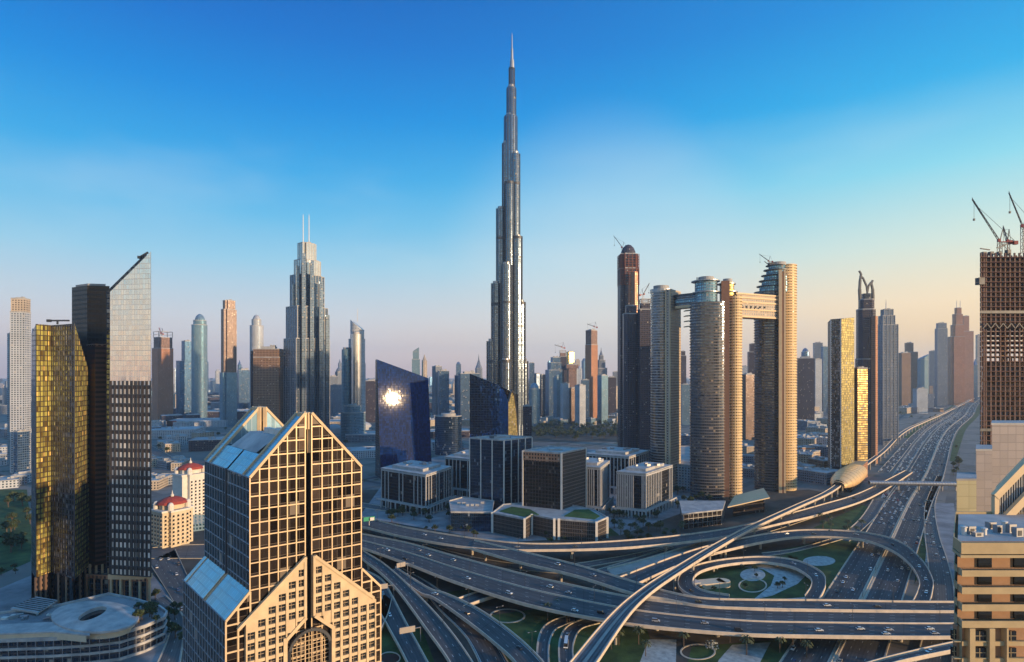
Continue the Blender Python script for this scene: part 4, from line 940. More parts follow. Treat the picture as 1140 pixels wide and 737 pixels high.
# white-framed offices
M['slot'] = fac('slot_glass', (.02, .025, .035), (.03, .04, .06), 2.5, 3.7, .9, .85, .12, .7, .4, .4, blind=.03)
def emaar(name, label, near, left, right, z, gaps=(.3, .7), nf=(9, 8), podium=True, stair=True):
    bkp = (left[0]+right[0]-near[0], left[1]+right[1]-near[1]); P_ = ccw([near, right, bkp, left])
    t = thing(name, label, 'office', cen(P_)); b = MB(); b.prism(P_, 6, z-1, 0, 1); b.build('glass_body', [M['slot'], M['roofgrey']], t)
    for side, (p, q), n in ((0, (left, near), nf[0]), (1, (near, right), nf[1])):
        l = math.dist(p, q); us = [u for k, u in enumerate(frange(0, l, n*2)) if not (gaps[0] < u/l < gaps[0]+.12 or gaps[1] < u/l < gaps[1]+.12) or k in (0, n*2)]
        b = MB(); wallgrid(b, p, q, 8, z-1, us, [], 1.1, .7); b.build('white_piers', M['offwhite'], t)
        b = MB(); wallgrid(b, p, q, 0, z, [], [z-2.4, 9.5], 1.0, 1.0, h=1.5); wallgrid(b, p, q, 0, 9, frange(0, l, n), [], 1.3, 1.3); b.build('white_frame', M['offwhite'], t)
    b = MB(); b.prism(grow(P_, 1.4), z-1.2, z, 0, bottom=True); b.prism(scl(P_, .7), z, z+3.2, 0); b.build('roof_slab', M['roofpale'], t)
    b = MB(); b.prism(scl(P_, .97), 0, 6); b.build('ground_floor', M['blackglass'], t)
    c = cen(P_)
    for i in range(7): b = MB(); b.box((c[0]+random.uniform(-.22, .22)*abs(right[0]-left[0]), c[1]+random.uniform(-8, 8), z+3.2), random.uniform(2, 5), random.uniform(2, 4), random.uniform(1, 2.6), .4); b.build('roof_unit', M['metal'], t)
    if podium:
        b = MB(); Q = grow(P_, 7)
        for i in range(4):
            p, q = Q[i], Q[(i+1) % 4]; l = math.dist(p, q)
            if (p[1]+q[1])/2 < c[1]+10:
                b = MB(); wallgrid(b, p, q, 0, 12, [], [9.6], 1.1, .9, h=1.6); b.build('colonnade_beam', M['offwhite'], t)
                for u in frange(0, l, 10)[1:]: b = MB(); wallgrid(b, p, q, 0, 9, [u], [], 1.1, .9); b.build('column', M['offwhite'], t)
    return t
emaar('white_framed_office', 'white framed office with dark slots in front of the sun mirror tower', at(474, 655), at(425, 700), at(502, 712), zt(528, 655), (.22, .55), (6, 5))
emaar('white_framed_office', 'white framed office half hidden behind the square blue office', at(538, 740), at(496, 770), at(556, 800), zt(512, 740), (.4, .7), (5, 4))
emaar('white_framed_office', 'narrow white framed office just right of the brown office cube', at(668, 655), at(636, 668), at(678, 705), zt(520, 655), (.8, .8), (7, 6))
emaar('white_framed_office', 'broad white framed office with a hipped grey roof right of the brown cube', at(719, 640), at(687, 655), at(748, 700), zt(527, 640), (.72, .62), (8, 8))
emaar('white_framed_office', 'farthest white framed office with terraced roof behind the other two', at(700, 760), at(652, 790), at(722, 820), zt(508, 760), (.3, .3), (6, 5))
# round plaza fountain and the wedge pavilion
b = MB(); c = gp(697, 571, 0); b.lathe((*c, 0), [(30, 0), (30, 1.2), (27, 1.3), (26, .6), (12, .7), (11.5, 2.0), (0, 2.2)], 40); t = b.build('plaza_terrace', M['paving']); tag(t, 'round pale plaza terrace in front of the white framed offices', 'terrace')
Pw = ccw([gp(761, 589, 0), gp(803, 584, 0), gp(806, 574, 0), gp(758, 574, 0)]); t = thing('wedge_pavilion', 'grey wedge shaped pavilion with an oversailing flat roof by the rail viaduct', 'pavilion', cen(Pw))
b = MB(); b.prism(Pw, 0, 15); b.build('wall', M['offd'], t); b = MB(); b.prism(grow(Pw, 2.5), 15, 16.4, bottom=True); b.build('roof', M['roofpale'], t); b = MB()
for i in range(4): wallgrid(b, Pw[i], Pw[(i+1) % 4], 0, 15, frange(0, math.dist(Pw[i], Pw[(i+1) % 4]), 8), [5, 10], .4, .4)
b.build('frame', M['metal'], t)
# ================================================================== TALL TOWERS
M['silver'] = fac('silver_fluted_wall', (.13, .155, .19), (.21, .28, .37), 3.2, 3.7, .72, .70, .20, .92, .35, .35, blind=.02, wm=.6)
def lobe(b, l, r, yt, D, yb=None, mi=0, n=20, ry=1.0, ztop=None):
    w = (r-l)/F*D/2; x = ((l+r)/2-HX)/F*D; z0 = 0 if yb is None else zt(yb, D); z = zt(yt, D)
    b.prism([(x+w*math.cos(2*math.pi*i/n), D+w*ry*math.sin(2*math.pi*i/n)) for i in range(n)], z0, z, mi)
    b.prism([(x+w*.7*math.cos(2*math.pi*i/n), D+w*.7*ry*math.sin(2*math.pi*i/n)) for i in range(n)], z, z+5, 1)
    return x, w, z
BD = 1144
t = thing('supertall_tower', 'tallest tower of all, silver and stepped, rising to a needle spire', 'skyscraper', (*at(567, BD),))
lob = [(542, 554, 380, -6), (547, 558, 316, -9), (552.5, 563, 233, -6), (559, 567, 160, 0), (577, 588, 402, -4), (573.5, 585, 337, -9), (570, 581.5, 265, -12), (568, 579, 172, -2),
       (557, 569, 402, -34), (558, 570, 295, -24), (562, 572, 205, -14), (561, 576, 130, 4), (564, 574.5, 98, 4), (566.5, 573, 75, 4)]
for l, r, y, dd in lob:
    b = MB(); lobe(b, l, r, y, BD+dd); b.build('bay', [M['silver'], M['metal']], t)
b = MB()
for (l, r, y, dd) in ((542, 554, 404, -6), (547, 558, 341, -9), (552.5, 563, 268, -6), (573.5, 585, 340, -9), (570, 581.5, 268, -12), (577, 588, 405, -4), (557, 569, 404, -34), (558, 570, 340, -24), (568, 579, 207, -2), (562, 572, 208, -14), (561, 576, 207, 4)):
    x, w = ((l+r)/2-HX)/F*BD, (r-l)/F*BD/2; z = zt(y, BD); b.lathe((x, BD+dd, z), [(w, 0), (w+.6, .1), (w+.6, 5), (w, 5.1)], 20)
b.build('plant_floor_band', M['dmetal'], t)
b = MB()
for l, r, y, dd in lob:
    x, w = ((l+r)/2-HX)/F*BD, (r-l)/F*BD/2
    for k in range(7):
        a = math.pi+math.pi*(k+.5)/7; b.bar((x+(w+.3)*math.cos(a), BD+dd+(w+.3)*math.sin(a), 60), (x+(w+.3)*math.cos(a), BD+dd+(w+.3)*math.sin(a), zt(y, BD)), .8, .8)
b.build('fins', M['dmetal'], t)
b = MB(); b.lathe((*at(570, BD), zt(76, BD)), [(4.6, 0), (4.0, 16), (2.6, 17), (2.2, 38), (1.3, 39), (.9, 64), (.2, 70)], 10); b.build('spire', M['metal'], t)

def stack(name, label, D, tiers, mat, shape='box', yaw=20, ratio=.8, cat='tower', group=None, masts=(), roof='roofgrey', ribs=0, crown=None, back=0, extra=None):
    """tiers: (l, r, ytop) from the bottom up; every tier starts at the roof of the one below"""
    base = fit(shape, tiers[0][0], tiers[0][1], D, yaw, ratio); c0 = cen(base)
    t = thing(name, label, cat, c0, group); zb = 0
    for k, tr_ in enumerate(tiers):
        l, r, y = tr_[:3]; m_ = tr_[3] if len(tr_) > 3 else mat; P_ = fit(shape, l, r, D+back*k, yaw, ratio); z = zt(y, D)
        b = MB(); b.prism(P_, zb, z, 0, 1); b.build('shaft' if k == 0 else 'tier', [M[m_], M[roof]], t)
        if ribs:
            b = MB()
            for i in range(len(P_)):
                p, q = P_[i], P_[(i+1) % len(P_)]; ln_ = math.dist(p, q); nx, ny = q[1]-p[1], -(q[0]-p[0])
                if nx*(-p[0])+ny*(-p[1]) > 0 and ln_ > 3: wallgrid(b, p, q, max(0, zb-1), z+.8, frange(0, ln_, max(1, round(ln_/ribs))), [], .8, .6)
            b.build('ribs', M['metal' if ribs > 5 else 'dmetal'], t)
        b = MB(); Q = grow(P_, .25); Qi = grow(P_, -.7)
        for i in range(len(Q)): j = (i+1) % len(Q); b.prism([Q[i], Q[j], Qi[j], Qi[i]], z-.5, z+1.2, bottom=True)
        b.build('parapet', M['roofgrey'], t); zb = z-.4; last = (P_, z)
    P_, z = last; w = math.dist(P_[0], cen(P_)); c = cen(P_)
    if crown == 'plant' or crown is None: b = MB(); b.prism(scl(P_, .55), z, z+max(2.5, w*.2)); b.box((c[0]+w*.3, c[1], z), w*.3, w*.3, w*.3); b.build('roof_plant', M[roof], t)
    if crown == 'round': b = MB(); b.lathe((c[0], c[1], z), [(w*.8, 0), (w*.78, w*.3), (w*.6, w*.75), (w*.3, w*1.05), (0, w*1.15)], 16, sy=.8); b.build('dome', M[mat], t, smooth=True)
    if crown == 'point': b = MB(); b.lathe((c[0], c[1], z), [(w*.85, 0), (w*.5, w*.9), (w*.18, w*2.0), (.3, w*3.4)], 6); b.build('pointed_crown', M[mat], t)
    if crown == 'slant':
        b = MB(); h = w*1.1; xs = [p[0] for p in P_]; lo, hi = min(xs), max(xs); b.prism(P_, z, [z+.1+h*(p[0]-lo)/(hi-lo) for p in P_]); b.build('slanted_crown', M[mat], t)
    if crown == 'slantl':
        b = MB(); h = w*1.6; xs = [p[0] for p in P_]; lo, hi = min(xs), max(xs); b.prism(P_, z, [z+.1+h*(hi-p[0])/(hi-lo) for p in P_]); b.build('slanted_crown', M[mat], t)
    if crown == 'frame':
        b = MB()
        for k in range(len(P_)):
            p, q = P_[k], P_[(k+1) % len(P_)]; b.bar((*p, z), (*p, z+w*.7), 1.4); b.bar((*p, z+w*.7), (*q, z+w*.7), 1.2); b.bar((*p, z+w*.35), (*q, z+w*.35), .8)
        b.build('crown_frame', M['concrete'], t)
    for (px, y0, y1, wd) in masts:
        x, _ = at(px, D); b = MB(); b.lathe((x, c[1], zt(y0, D)), [(wd, 0), (wd*.7, zt(y1, D)-zt(y0, D)-8), (.2, zt(y1, D)-zt(y0, D))], 8); b.build('mast', M['white'], t)
    return t
M['blvd'] = fac('steel_blue_ribbed_wall', (.13, .17, .22), (.10, .17, .27), 3.0, 3.7, .70, .74, .16, .9, .5, .3, .2, .08, blind=.05, wm=.5)
M['silverb'] = fac('polished_steel_wall', (.60, .58, .54), (.50, .54, .58), 3.0, 3.7, .6, .8, .22, .95, .2, .25, blind=0, wm=.8)
# stepped steel tower with two masts
t = stack('stepped_tower', 'blue steel stepped tower with a bright crown and two thin masts behind the gabled tower', 1300, [(316, 367, 378), (318.5, 365, 343), (323, 361, 308), (327.5, 357, 291, 'silverb'), (331.5, 352, 272, 'silverb')], 'blvd', 'cross', 32, .85, ribs=7, masts=((337.5, 276, 238, 1.0), (344, 276, 238, 1.0)))
b = MB()
for k, (px, yt) in enumerate(((321, 352), (326, 316), (331, 296), (339, 283), (347, 290), (356, 313), (362, 350))):
    x, y = at(px, 1266); b.box((x, y+abs(k-3)*7-6, 0), 8, 8, zt(yt, 1266), R(30))
b.build('corner_bays', M['blvd'], t)
# white curved tower
t = stack('white_curved_tower', 'white tower with a curved sail crown and a mast left of the sun mirror tower', 1500, [(382, 407, 450), (384, 407, 405), (388, 406.5, 378), (390, 405.5, 368)], 'pale', 'ell', 10, .8, masts=((398, 358, 343, .8),), crown='slantl')
b = MB(); lobe(b, 380.5, 391, 389, 1480); b.build('side_bay', [M['tealglass'], M['roofpale']], t)
b = MB(); lobe(b, 391, 402, 372, 1470); b.build('front_bay', [M['silverb'], M['roofpale']], t)
stack('round_podium', 'low round glass hall in front of the white curved tower', 1380, [(379, 407, 459), (383, 402, 452)], 'tealglass', 'ell', 0, .9, cat='building')

# ---- twin sky towers and their bridges
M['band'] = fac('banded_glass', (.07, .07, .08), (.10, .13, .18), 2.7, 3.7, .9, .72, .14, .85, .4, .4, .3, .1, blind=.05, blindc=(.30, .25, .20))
M['sunlobe'] = fac('painted_sunlit_wall', (.66, .48, .24), (.12, .10, .08), 3.4, 3.7, .62, .5, .2)  # lit copy for the right lobes, sunlight put into the wall colour
M['slab'] = plain('balcony_slab', (.68, .51, .30), .6, var=.08); M['slabd'] = plain('painted_shade_slab', (.115, .11, .115), .5, var=.1)  # dark slab copy: shade of the left lobes painted into the colour
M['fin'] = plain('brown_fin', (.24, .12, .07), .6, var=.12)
def banded(t, px0, px1, D, ytop, rat=1.0, yb=0, name='glass_lobe', step=3.7, prot=.9, sl='slab', z0=0, n=28, mat='band', bands=True):
    w = (px1-px0)/F*D/2; x = ((px0+px1)/2-HX)/F*D; z = zt(ytop, D); ring = lambda g: [(x+(w+g)*math.cos(2*math.pi*i/n), D+(w*rat+g)*math.sin(2*math.pi*i/n)) for i in range(n)]
    b = MB(); b.prism(ring(-prot), z0, z, 0, 1); b.build(name, [M[mat], M['roofgrey']], t)
    if bands:
        b = MB(); o_, i_ = ring(0), ring(-prot-.1); k = z0+step
        while k < z:
            for i in range(n):
                j = (i+1) % n
                if (o_[i][1]-D) > w*rat*.5: continue
                b.poly([(*o_[i], k-.55), (*o_[j], k-.55), (*o_[j], k+.55), (*o_[i], k+.55)]); b.poly([(*o_[i], k+.55), (*o_[j], k+.55), (*i_[j], k+.55), (*i_[i], k+.55)]); b.poly([(*i_[i], k-.55), (*i_[j], k-.55), (*o_[j], k-.55), (*o_[i], k-.55)])
            k += step
        b.build('balcony_bands', M[sl], t)
    return x, w, z
T2 = thing('central_sky_tower', 'middle tower of the bridged trio, with a brown fin and round glass rooftop pods', 'tower', at(796, 745))
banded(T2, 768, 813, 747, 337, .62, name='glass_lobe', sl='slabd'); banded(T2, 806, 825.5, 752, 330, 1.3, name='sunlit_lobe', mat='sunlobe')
b = MB(); x, y = at(811, 736); b.box((x, y+14, 0), 9.5, 34, zt(314, 745), R(-16)); b.build('fin', M['fin'], T2)
for l, r, y0, y1, mt, dd in ((774, 798, 337, 313, 'tealglass', 0), (803, 817, 330, 315, 'gold_glass', 4)):
    b = MB(); lobe(b, l, r, y1, 747+dd, y0); b.build('rooftop_pod', [M[mt], M['roofgrey']], T2)
b = MB()
for l, r, y_, dd in ((771, 801, 326, 0), (770, 801, 313.5, 0), (800, 820, 316, 4), (800, 822, 325, 4)):
    w = (r-l)/F*747/2; b.lathe((((l+r)/2-HX)/F*747, 747+dd, zt(y_, 747)), [(w*.6, -.7), (w, -.5), (w, .6), (w*.2, 1.4)], 28)
b.build('roof_disc', M['metal'], T2)
b = MB()
for k in range(10): b.box((*at(776+k*2.2, 745), zt(313, 747)+1), 1, 1, random.uniform(1, 4))
b.build('roof_plant', M['dmetal'], T2)
T3 = thing('spiral_topped_sky_tower', 'rightmost banded tower of the bridged trio with terraces spiralling up its left shoulder', 'tower', at(863, 800))
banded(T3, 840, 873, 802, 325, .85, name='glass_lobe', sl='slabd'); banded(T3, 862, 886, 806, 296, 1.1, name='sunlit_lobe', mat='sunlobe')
for k, (l, y_) in enumerate(((843, 319), (845.5, 313), (848, 307), (850.5, 301), (853, 296))):
    b = MB(); lobe(b, l+3, 878, y_, 802, y_+7, ry=.75); b.build('terrace_storey', [M['tealglass'], M['roofgrey']], T3)
    w = (878-l)/F*802/2; b = MB(); b.lathe((((l+878)/2-HX)/F*802, 802, zt(y_, 802)), [(w*.6, -.8), (w, -.5), (w, .5), (w*.6, 1.2)], 30, sy=.8); b.build('terrace_disc', M['dmetal'], T3)
b = MB(); x, y = at(870.5, 780); b.box((x, y+6, 0), 4, 20, zt(302, 790), R(-20)); x, y = at(875.5, 778); b.box((x, y+6, 0), 2.5, 16, zt(302, 790), R(-20)); b.build('fin', M['slab'], T3)
b = MB(); x, y = at(873, 780); b.box((x, y+5, 0), 4, 16, zt(304, 790), R(-20)); b.build('fin_recess', M['fin'], T3)
b = MB(); x, y = at(856, 800); b.bar((x, y, zt(295, 800)), (x-6, y, zt(291, 800)), .8); b.box((x+4, y, zt(295, 800)), 9, 6, 3); b.build('roof_plant', M['dmetal'], T3)
T1 = thing('west_sky_tower', 'leftmost tower of the bridged trio, bluish with a golden lit flat edge', 'tower', at(741, 800))
banded(T1, 724.5, 750, 805, 325, 1.0, name='curved_wall', mat='band', sl='metal', prot=.5)
b = MB(); P_ = ccw([at(741, 784), at(747, 778), at(758, 805), at(757, 830), at(742, 830)]); b.prism(P_, 0, [zt(323, 790)]*5, 0, 1); b.build('lit_edge', [M['beige'], M['roofgrey']], T1)  # sunlit tone of this edge put into its wall colour
b = MB(); wallgrid(b, at(741, 784), at(747, 778), 0, zt(323, 785), [0, 7], [], 1.2, .8); b.build('edge_fins', M['slab'], T1)
b = MB(); lobe(b, 724, 748, 322.5, 805, 326); b.build('roof', [M['metal'], M['roofgrey']], T1)
BR1 = thing('sky_bridge', 'upper dark sky bridge between the leftmost and middle sky towers', 'bridge', (*at(764, 830), zt(342, 830)))
def prismbar(t, name, a, D0, b_, D1, y0, y1, dep, mat):
    p, q = at(a, D0), at(b_, D1); z0, z1 = zt(y0, (D0+D1)/2), zt(y1, (D0+D1)/2); bb = MB(); bb.prism(ccw([p, q, (q[0], q[1]+dep), (p[0], p[1]+dep)]), z0, z1, bottom=True); return bb.build(name, M[mat], t)
prismbar(BR1, 'deck', 752, 782, 790, 748, 332, 336, 20, 'tealglass'); prismbar(BR1, 'lower_deck', 752, 781, 790, 747, 339, 342, 21, 'slab'); prismbar(BR1, 'roof', 750, 784, 790, 746, 326.5, 328.5, 24, 'dmetal'); prismbar(BR1, 'wall', 752, 783, 790, 749, 342, 326, 18, 'band')
for k in range(4): prismbar(BR1, 'ledge', 764, 764+k, 782, 742, 345+k*6, 344+k*6, 12, 'slab')
BR2 = thing('sky_bridge', 'lower gold lit sky bridge between the middle and rightmost sky towers', 'bridge', (*at(835, 770), zt(354, 770)))
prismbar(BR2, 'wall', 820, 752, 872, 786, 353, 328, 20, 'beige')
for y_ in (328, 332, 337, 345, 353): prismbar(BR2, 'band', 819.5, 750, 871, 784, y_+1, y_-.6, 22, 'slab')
b = MB()
for k in range(6): 
    x, y = at(826+k*5, 752+k*2.3); b.box((x, y, zt(343, 760)), 2.6, .6, 2.4)
b.build('portholes', M['blackglass'], BR2)
# podium pieces below
Pq = ccw([gp(745, 545, 0), gp(770, 548, 0), gp(770, 520, 0), gp(742, 520, 0)]); block('mall_block', 'grey blank mall block behind the broad white framed office', Pq, 35, 'pale', 'roofgrey')
Q = ccw([at(810, 640), at(857, 665), at(850, 720), at(818, 700)]); t = thing('entrance_canopy', 'orange lit swept entrance canopy at the foot of the middle sky tower', 'canopy', cen(Q))
b = MB(); b.prism(Q, [12, 17, 17, 12], [13, 18, 18, 13], bottom=True); b.build('roof', M['slab'], t); b = MB(); b.prism(scl(Q, .75), 0, 12); b.build('lobby', M['offd'], t)

# ---- dark towers left of the trio
t = stack('domed_dark_tower', 'tall dark tower under construction with a rusty scaffold top and rounded cap', 1150, [(687.5, 711.5, 300), (688.5, 710.5, 284)], 'plum', 'cross', 15, .9, crown='round')
b = MB(); P_ = fit('cross', 687.8, 711.3, 1150, 15, .92)
for i in range(len(P_)):
    p, q = P_[i], P_[(i+1) % len(P_)]
    wallgrid(b, p, q, zt(318, 1150), zt(284, 1150), frange(0, math.dist(p, q), 3), [zt(318, 1150)+5*k for k in range(12)], .9, .9, 0)
b.build('scaffold', plain('rusty_scaffold', (.20, .075, .055), .8, var=.25), t)
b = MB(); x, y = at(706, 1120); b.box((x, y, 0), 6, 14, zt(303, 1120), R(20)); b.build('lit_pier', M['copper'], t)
stack('dark_twin_tower', 'near-black tower with a pointed shoulder, left one in front of the rust topped tower', 1080, [(693, 711.5, 350), (696, 709, 341)], 'plum', 'oct', 10, .9, crown='plant')
stack('dark_twin_tower', 'near-black tower touching the leftmost sky tower, still topped with a crane', 1060, [(709.5, 725.5, 345), (712, 724, 338)], 'plum', 'box', 15, .9, crown='frame')
stack('copper_lit_tower', 'slim tower with a copper lit face among the downtown cluster', 1900, [(651.5, 665.5, 384), (652, 665, 368, 'raw')], 'copper', 'box', 50, .8)
# ---- right hand towers
D = 900; Pg = [at(921.5, 915), at(925, 890), at(936, 884), at(951, 906), at(950, 950), at(922, 950)]
t = thing('yellow_gold_tower', 'tower with one blazing yellow glass face and one dark face beside the golden station', 'tower', cen(Pg)); zz_ = [zt(358, D), zt(356, D), zt(356, D), zt(353, D), zt(353, D), zt(358, D)]
for i in range(6):
    p, q = Pg[i], Pg[(i+1) % 6]; b = MB(); wallmesh(b, p, q, 0, [(0, zz_[i]), (1, zz_[(i+1) % 6])]); b.build(['brown_wall', 'dark_face', 'gold_face', 'side_wall', 'rear_wall', 'side_wall'][i], M[['brown', 'bluemir', 'gold_glass', 'brown', 'darkglass', 'brown'][i]], t)
b = MB(); b.poly([(*p, z) for p, z in zip(Pg, zz_)]); b.build('roof', M['roofdark'], t)
b = MB(); wallgrid(b, Pg[1], Pg[2], 0, zt(356, D), [0, math.dist(Pg[1], Pg[2])], [], 1.6, 1.2); b.build('pale_fins', M['pale'], t)
stack('gold_striped_block', 'lower gold striped slab tucked behind the yellow gold tower', 935, [(949, 966, 410)], 'gold_dim', 'box', 40, .6)
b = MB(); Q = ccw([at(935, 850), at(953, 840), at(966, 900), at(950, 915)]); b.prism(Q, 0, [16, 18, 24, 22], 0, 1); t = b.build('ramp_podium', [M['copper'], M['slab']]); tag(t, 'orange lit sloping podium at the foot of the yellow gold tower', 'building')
t = stack('horned_tower', 'dark tower crowned by two curved horns right of the yellow gold tower', 1050, [(952, 977, 400), (953, 975, 345), (955.5, 973.5, 334)], 'plum', 'oct', 15, .9, crown='none')
b = MB()
def horn(pts, w):
    for (x0, y0), (x1, y1) in zip(pts, pts[1:]):
        p, q = at(x0, 1050), at(x1, 1050); b.bar((p[0], p[1], zt(y0, 1050)), (q[0], q[1], zt(y1, 1050)), w, w*.8); w *= .86
horn([(957.5, 334), (957, 322), (957.5, 312), (958.6, 305), (956.5, 301.5)], 4.6); horn([(957.5, 307), (961, 310), (964.5, 318), (966, 330)], 3.4); horn([(972, 334), (971.5, 322), (970, 316), (971.5, 312)], 4.2); horn([(970, 314), (967, 318), (965.5, 326), (965, 334)], 3.2)
b.build('horns', M['dmetal'], t)
b = MB(); P_ = fit('oct', 959, 970, 1050, 15, .9); b.prism(P_, zt(335, 1050), zt(327, 1050)); b.build('crown_core', M['darkglass'], t)
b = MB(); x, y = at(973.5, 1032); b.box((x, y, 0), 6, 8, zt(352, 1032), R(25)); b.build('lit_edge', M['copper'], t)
t = stack('grey_masted_tower', 'grey blue ribbed tower with a chamfered top and one mast', 1300, [(976.5, 1000, 362), (978, 996.5, 352), (980.5, 994.5, 345)], 'grey', 'box', 24, .9, ribs=8, masts=((986.5, 347, 333, 1.2),))
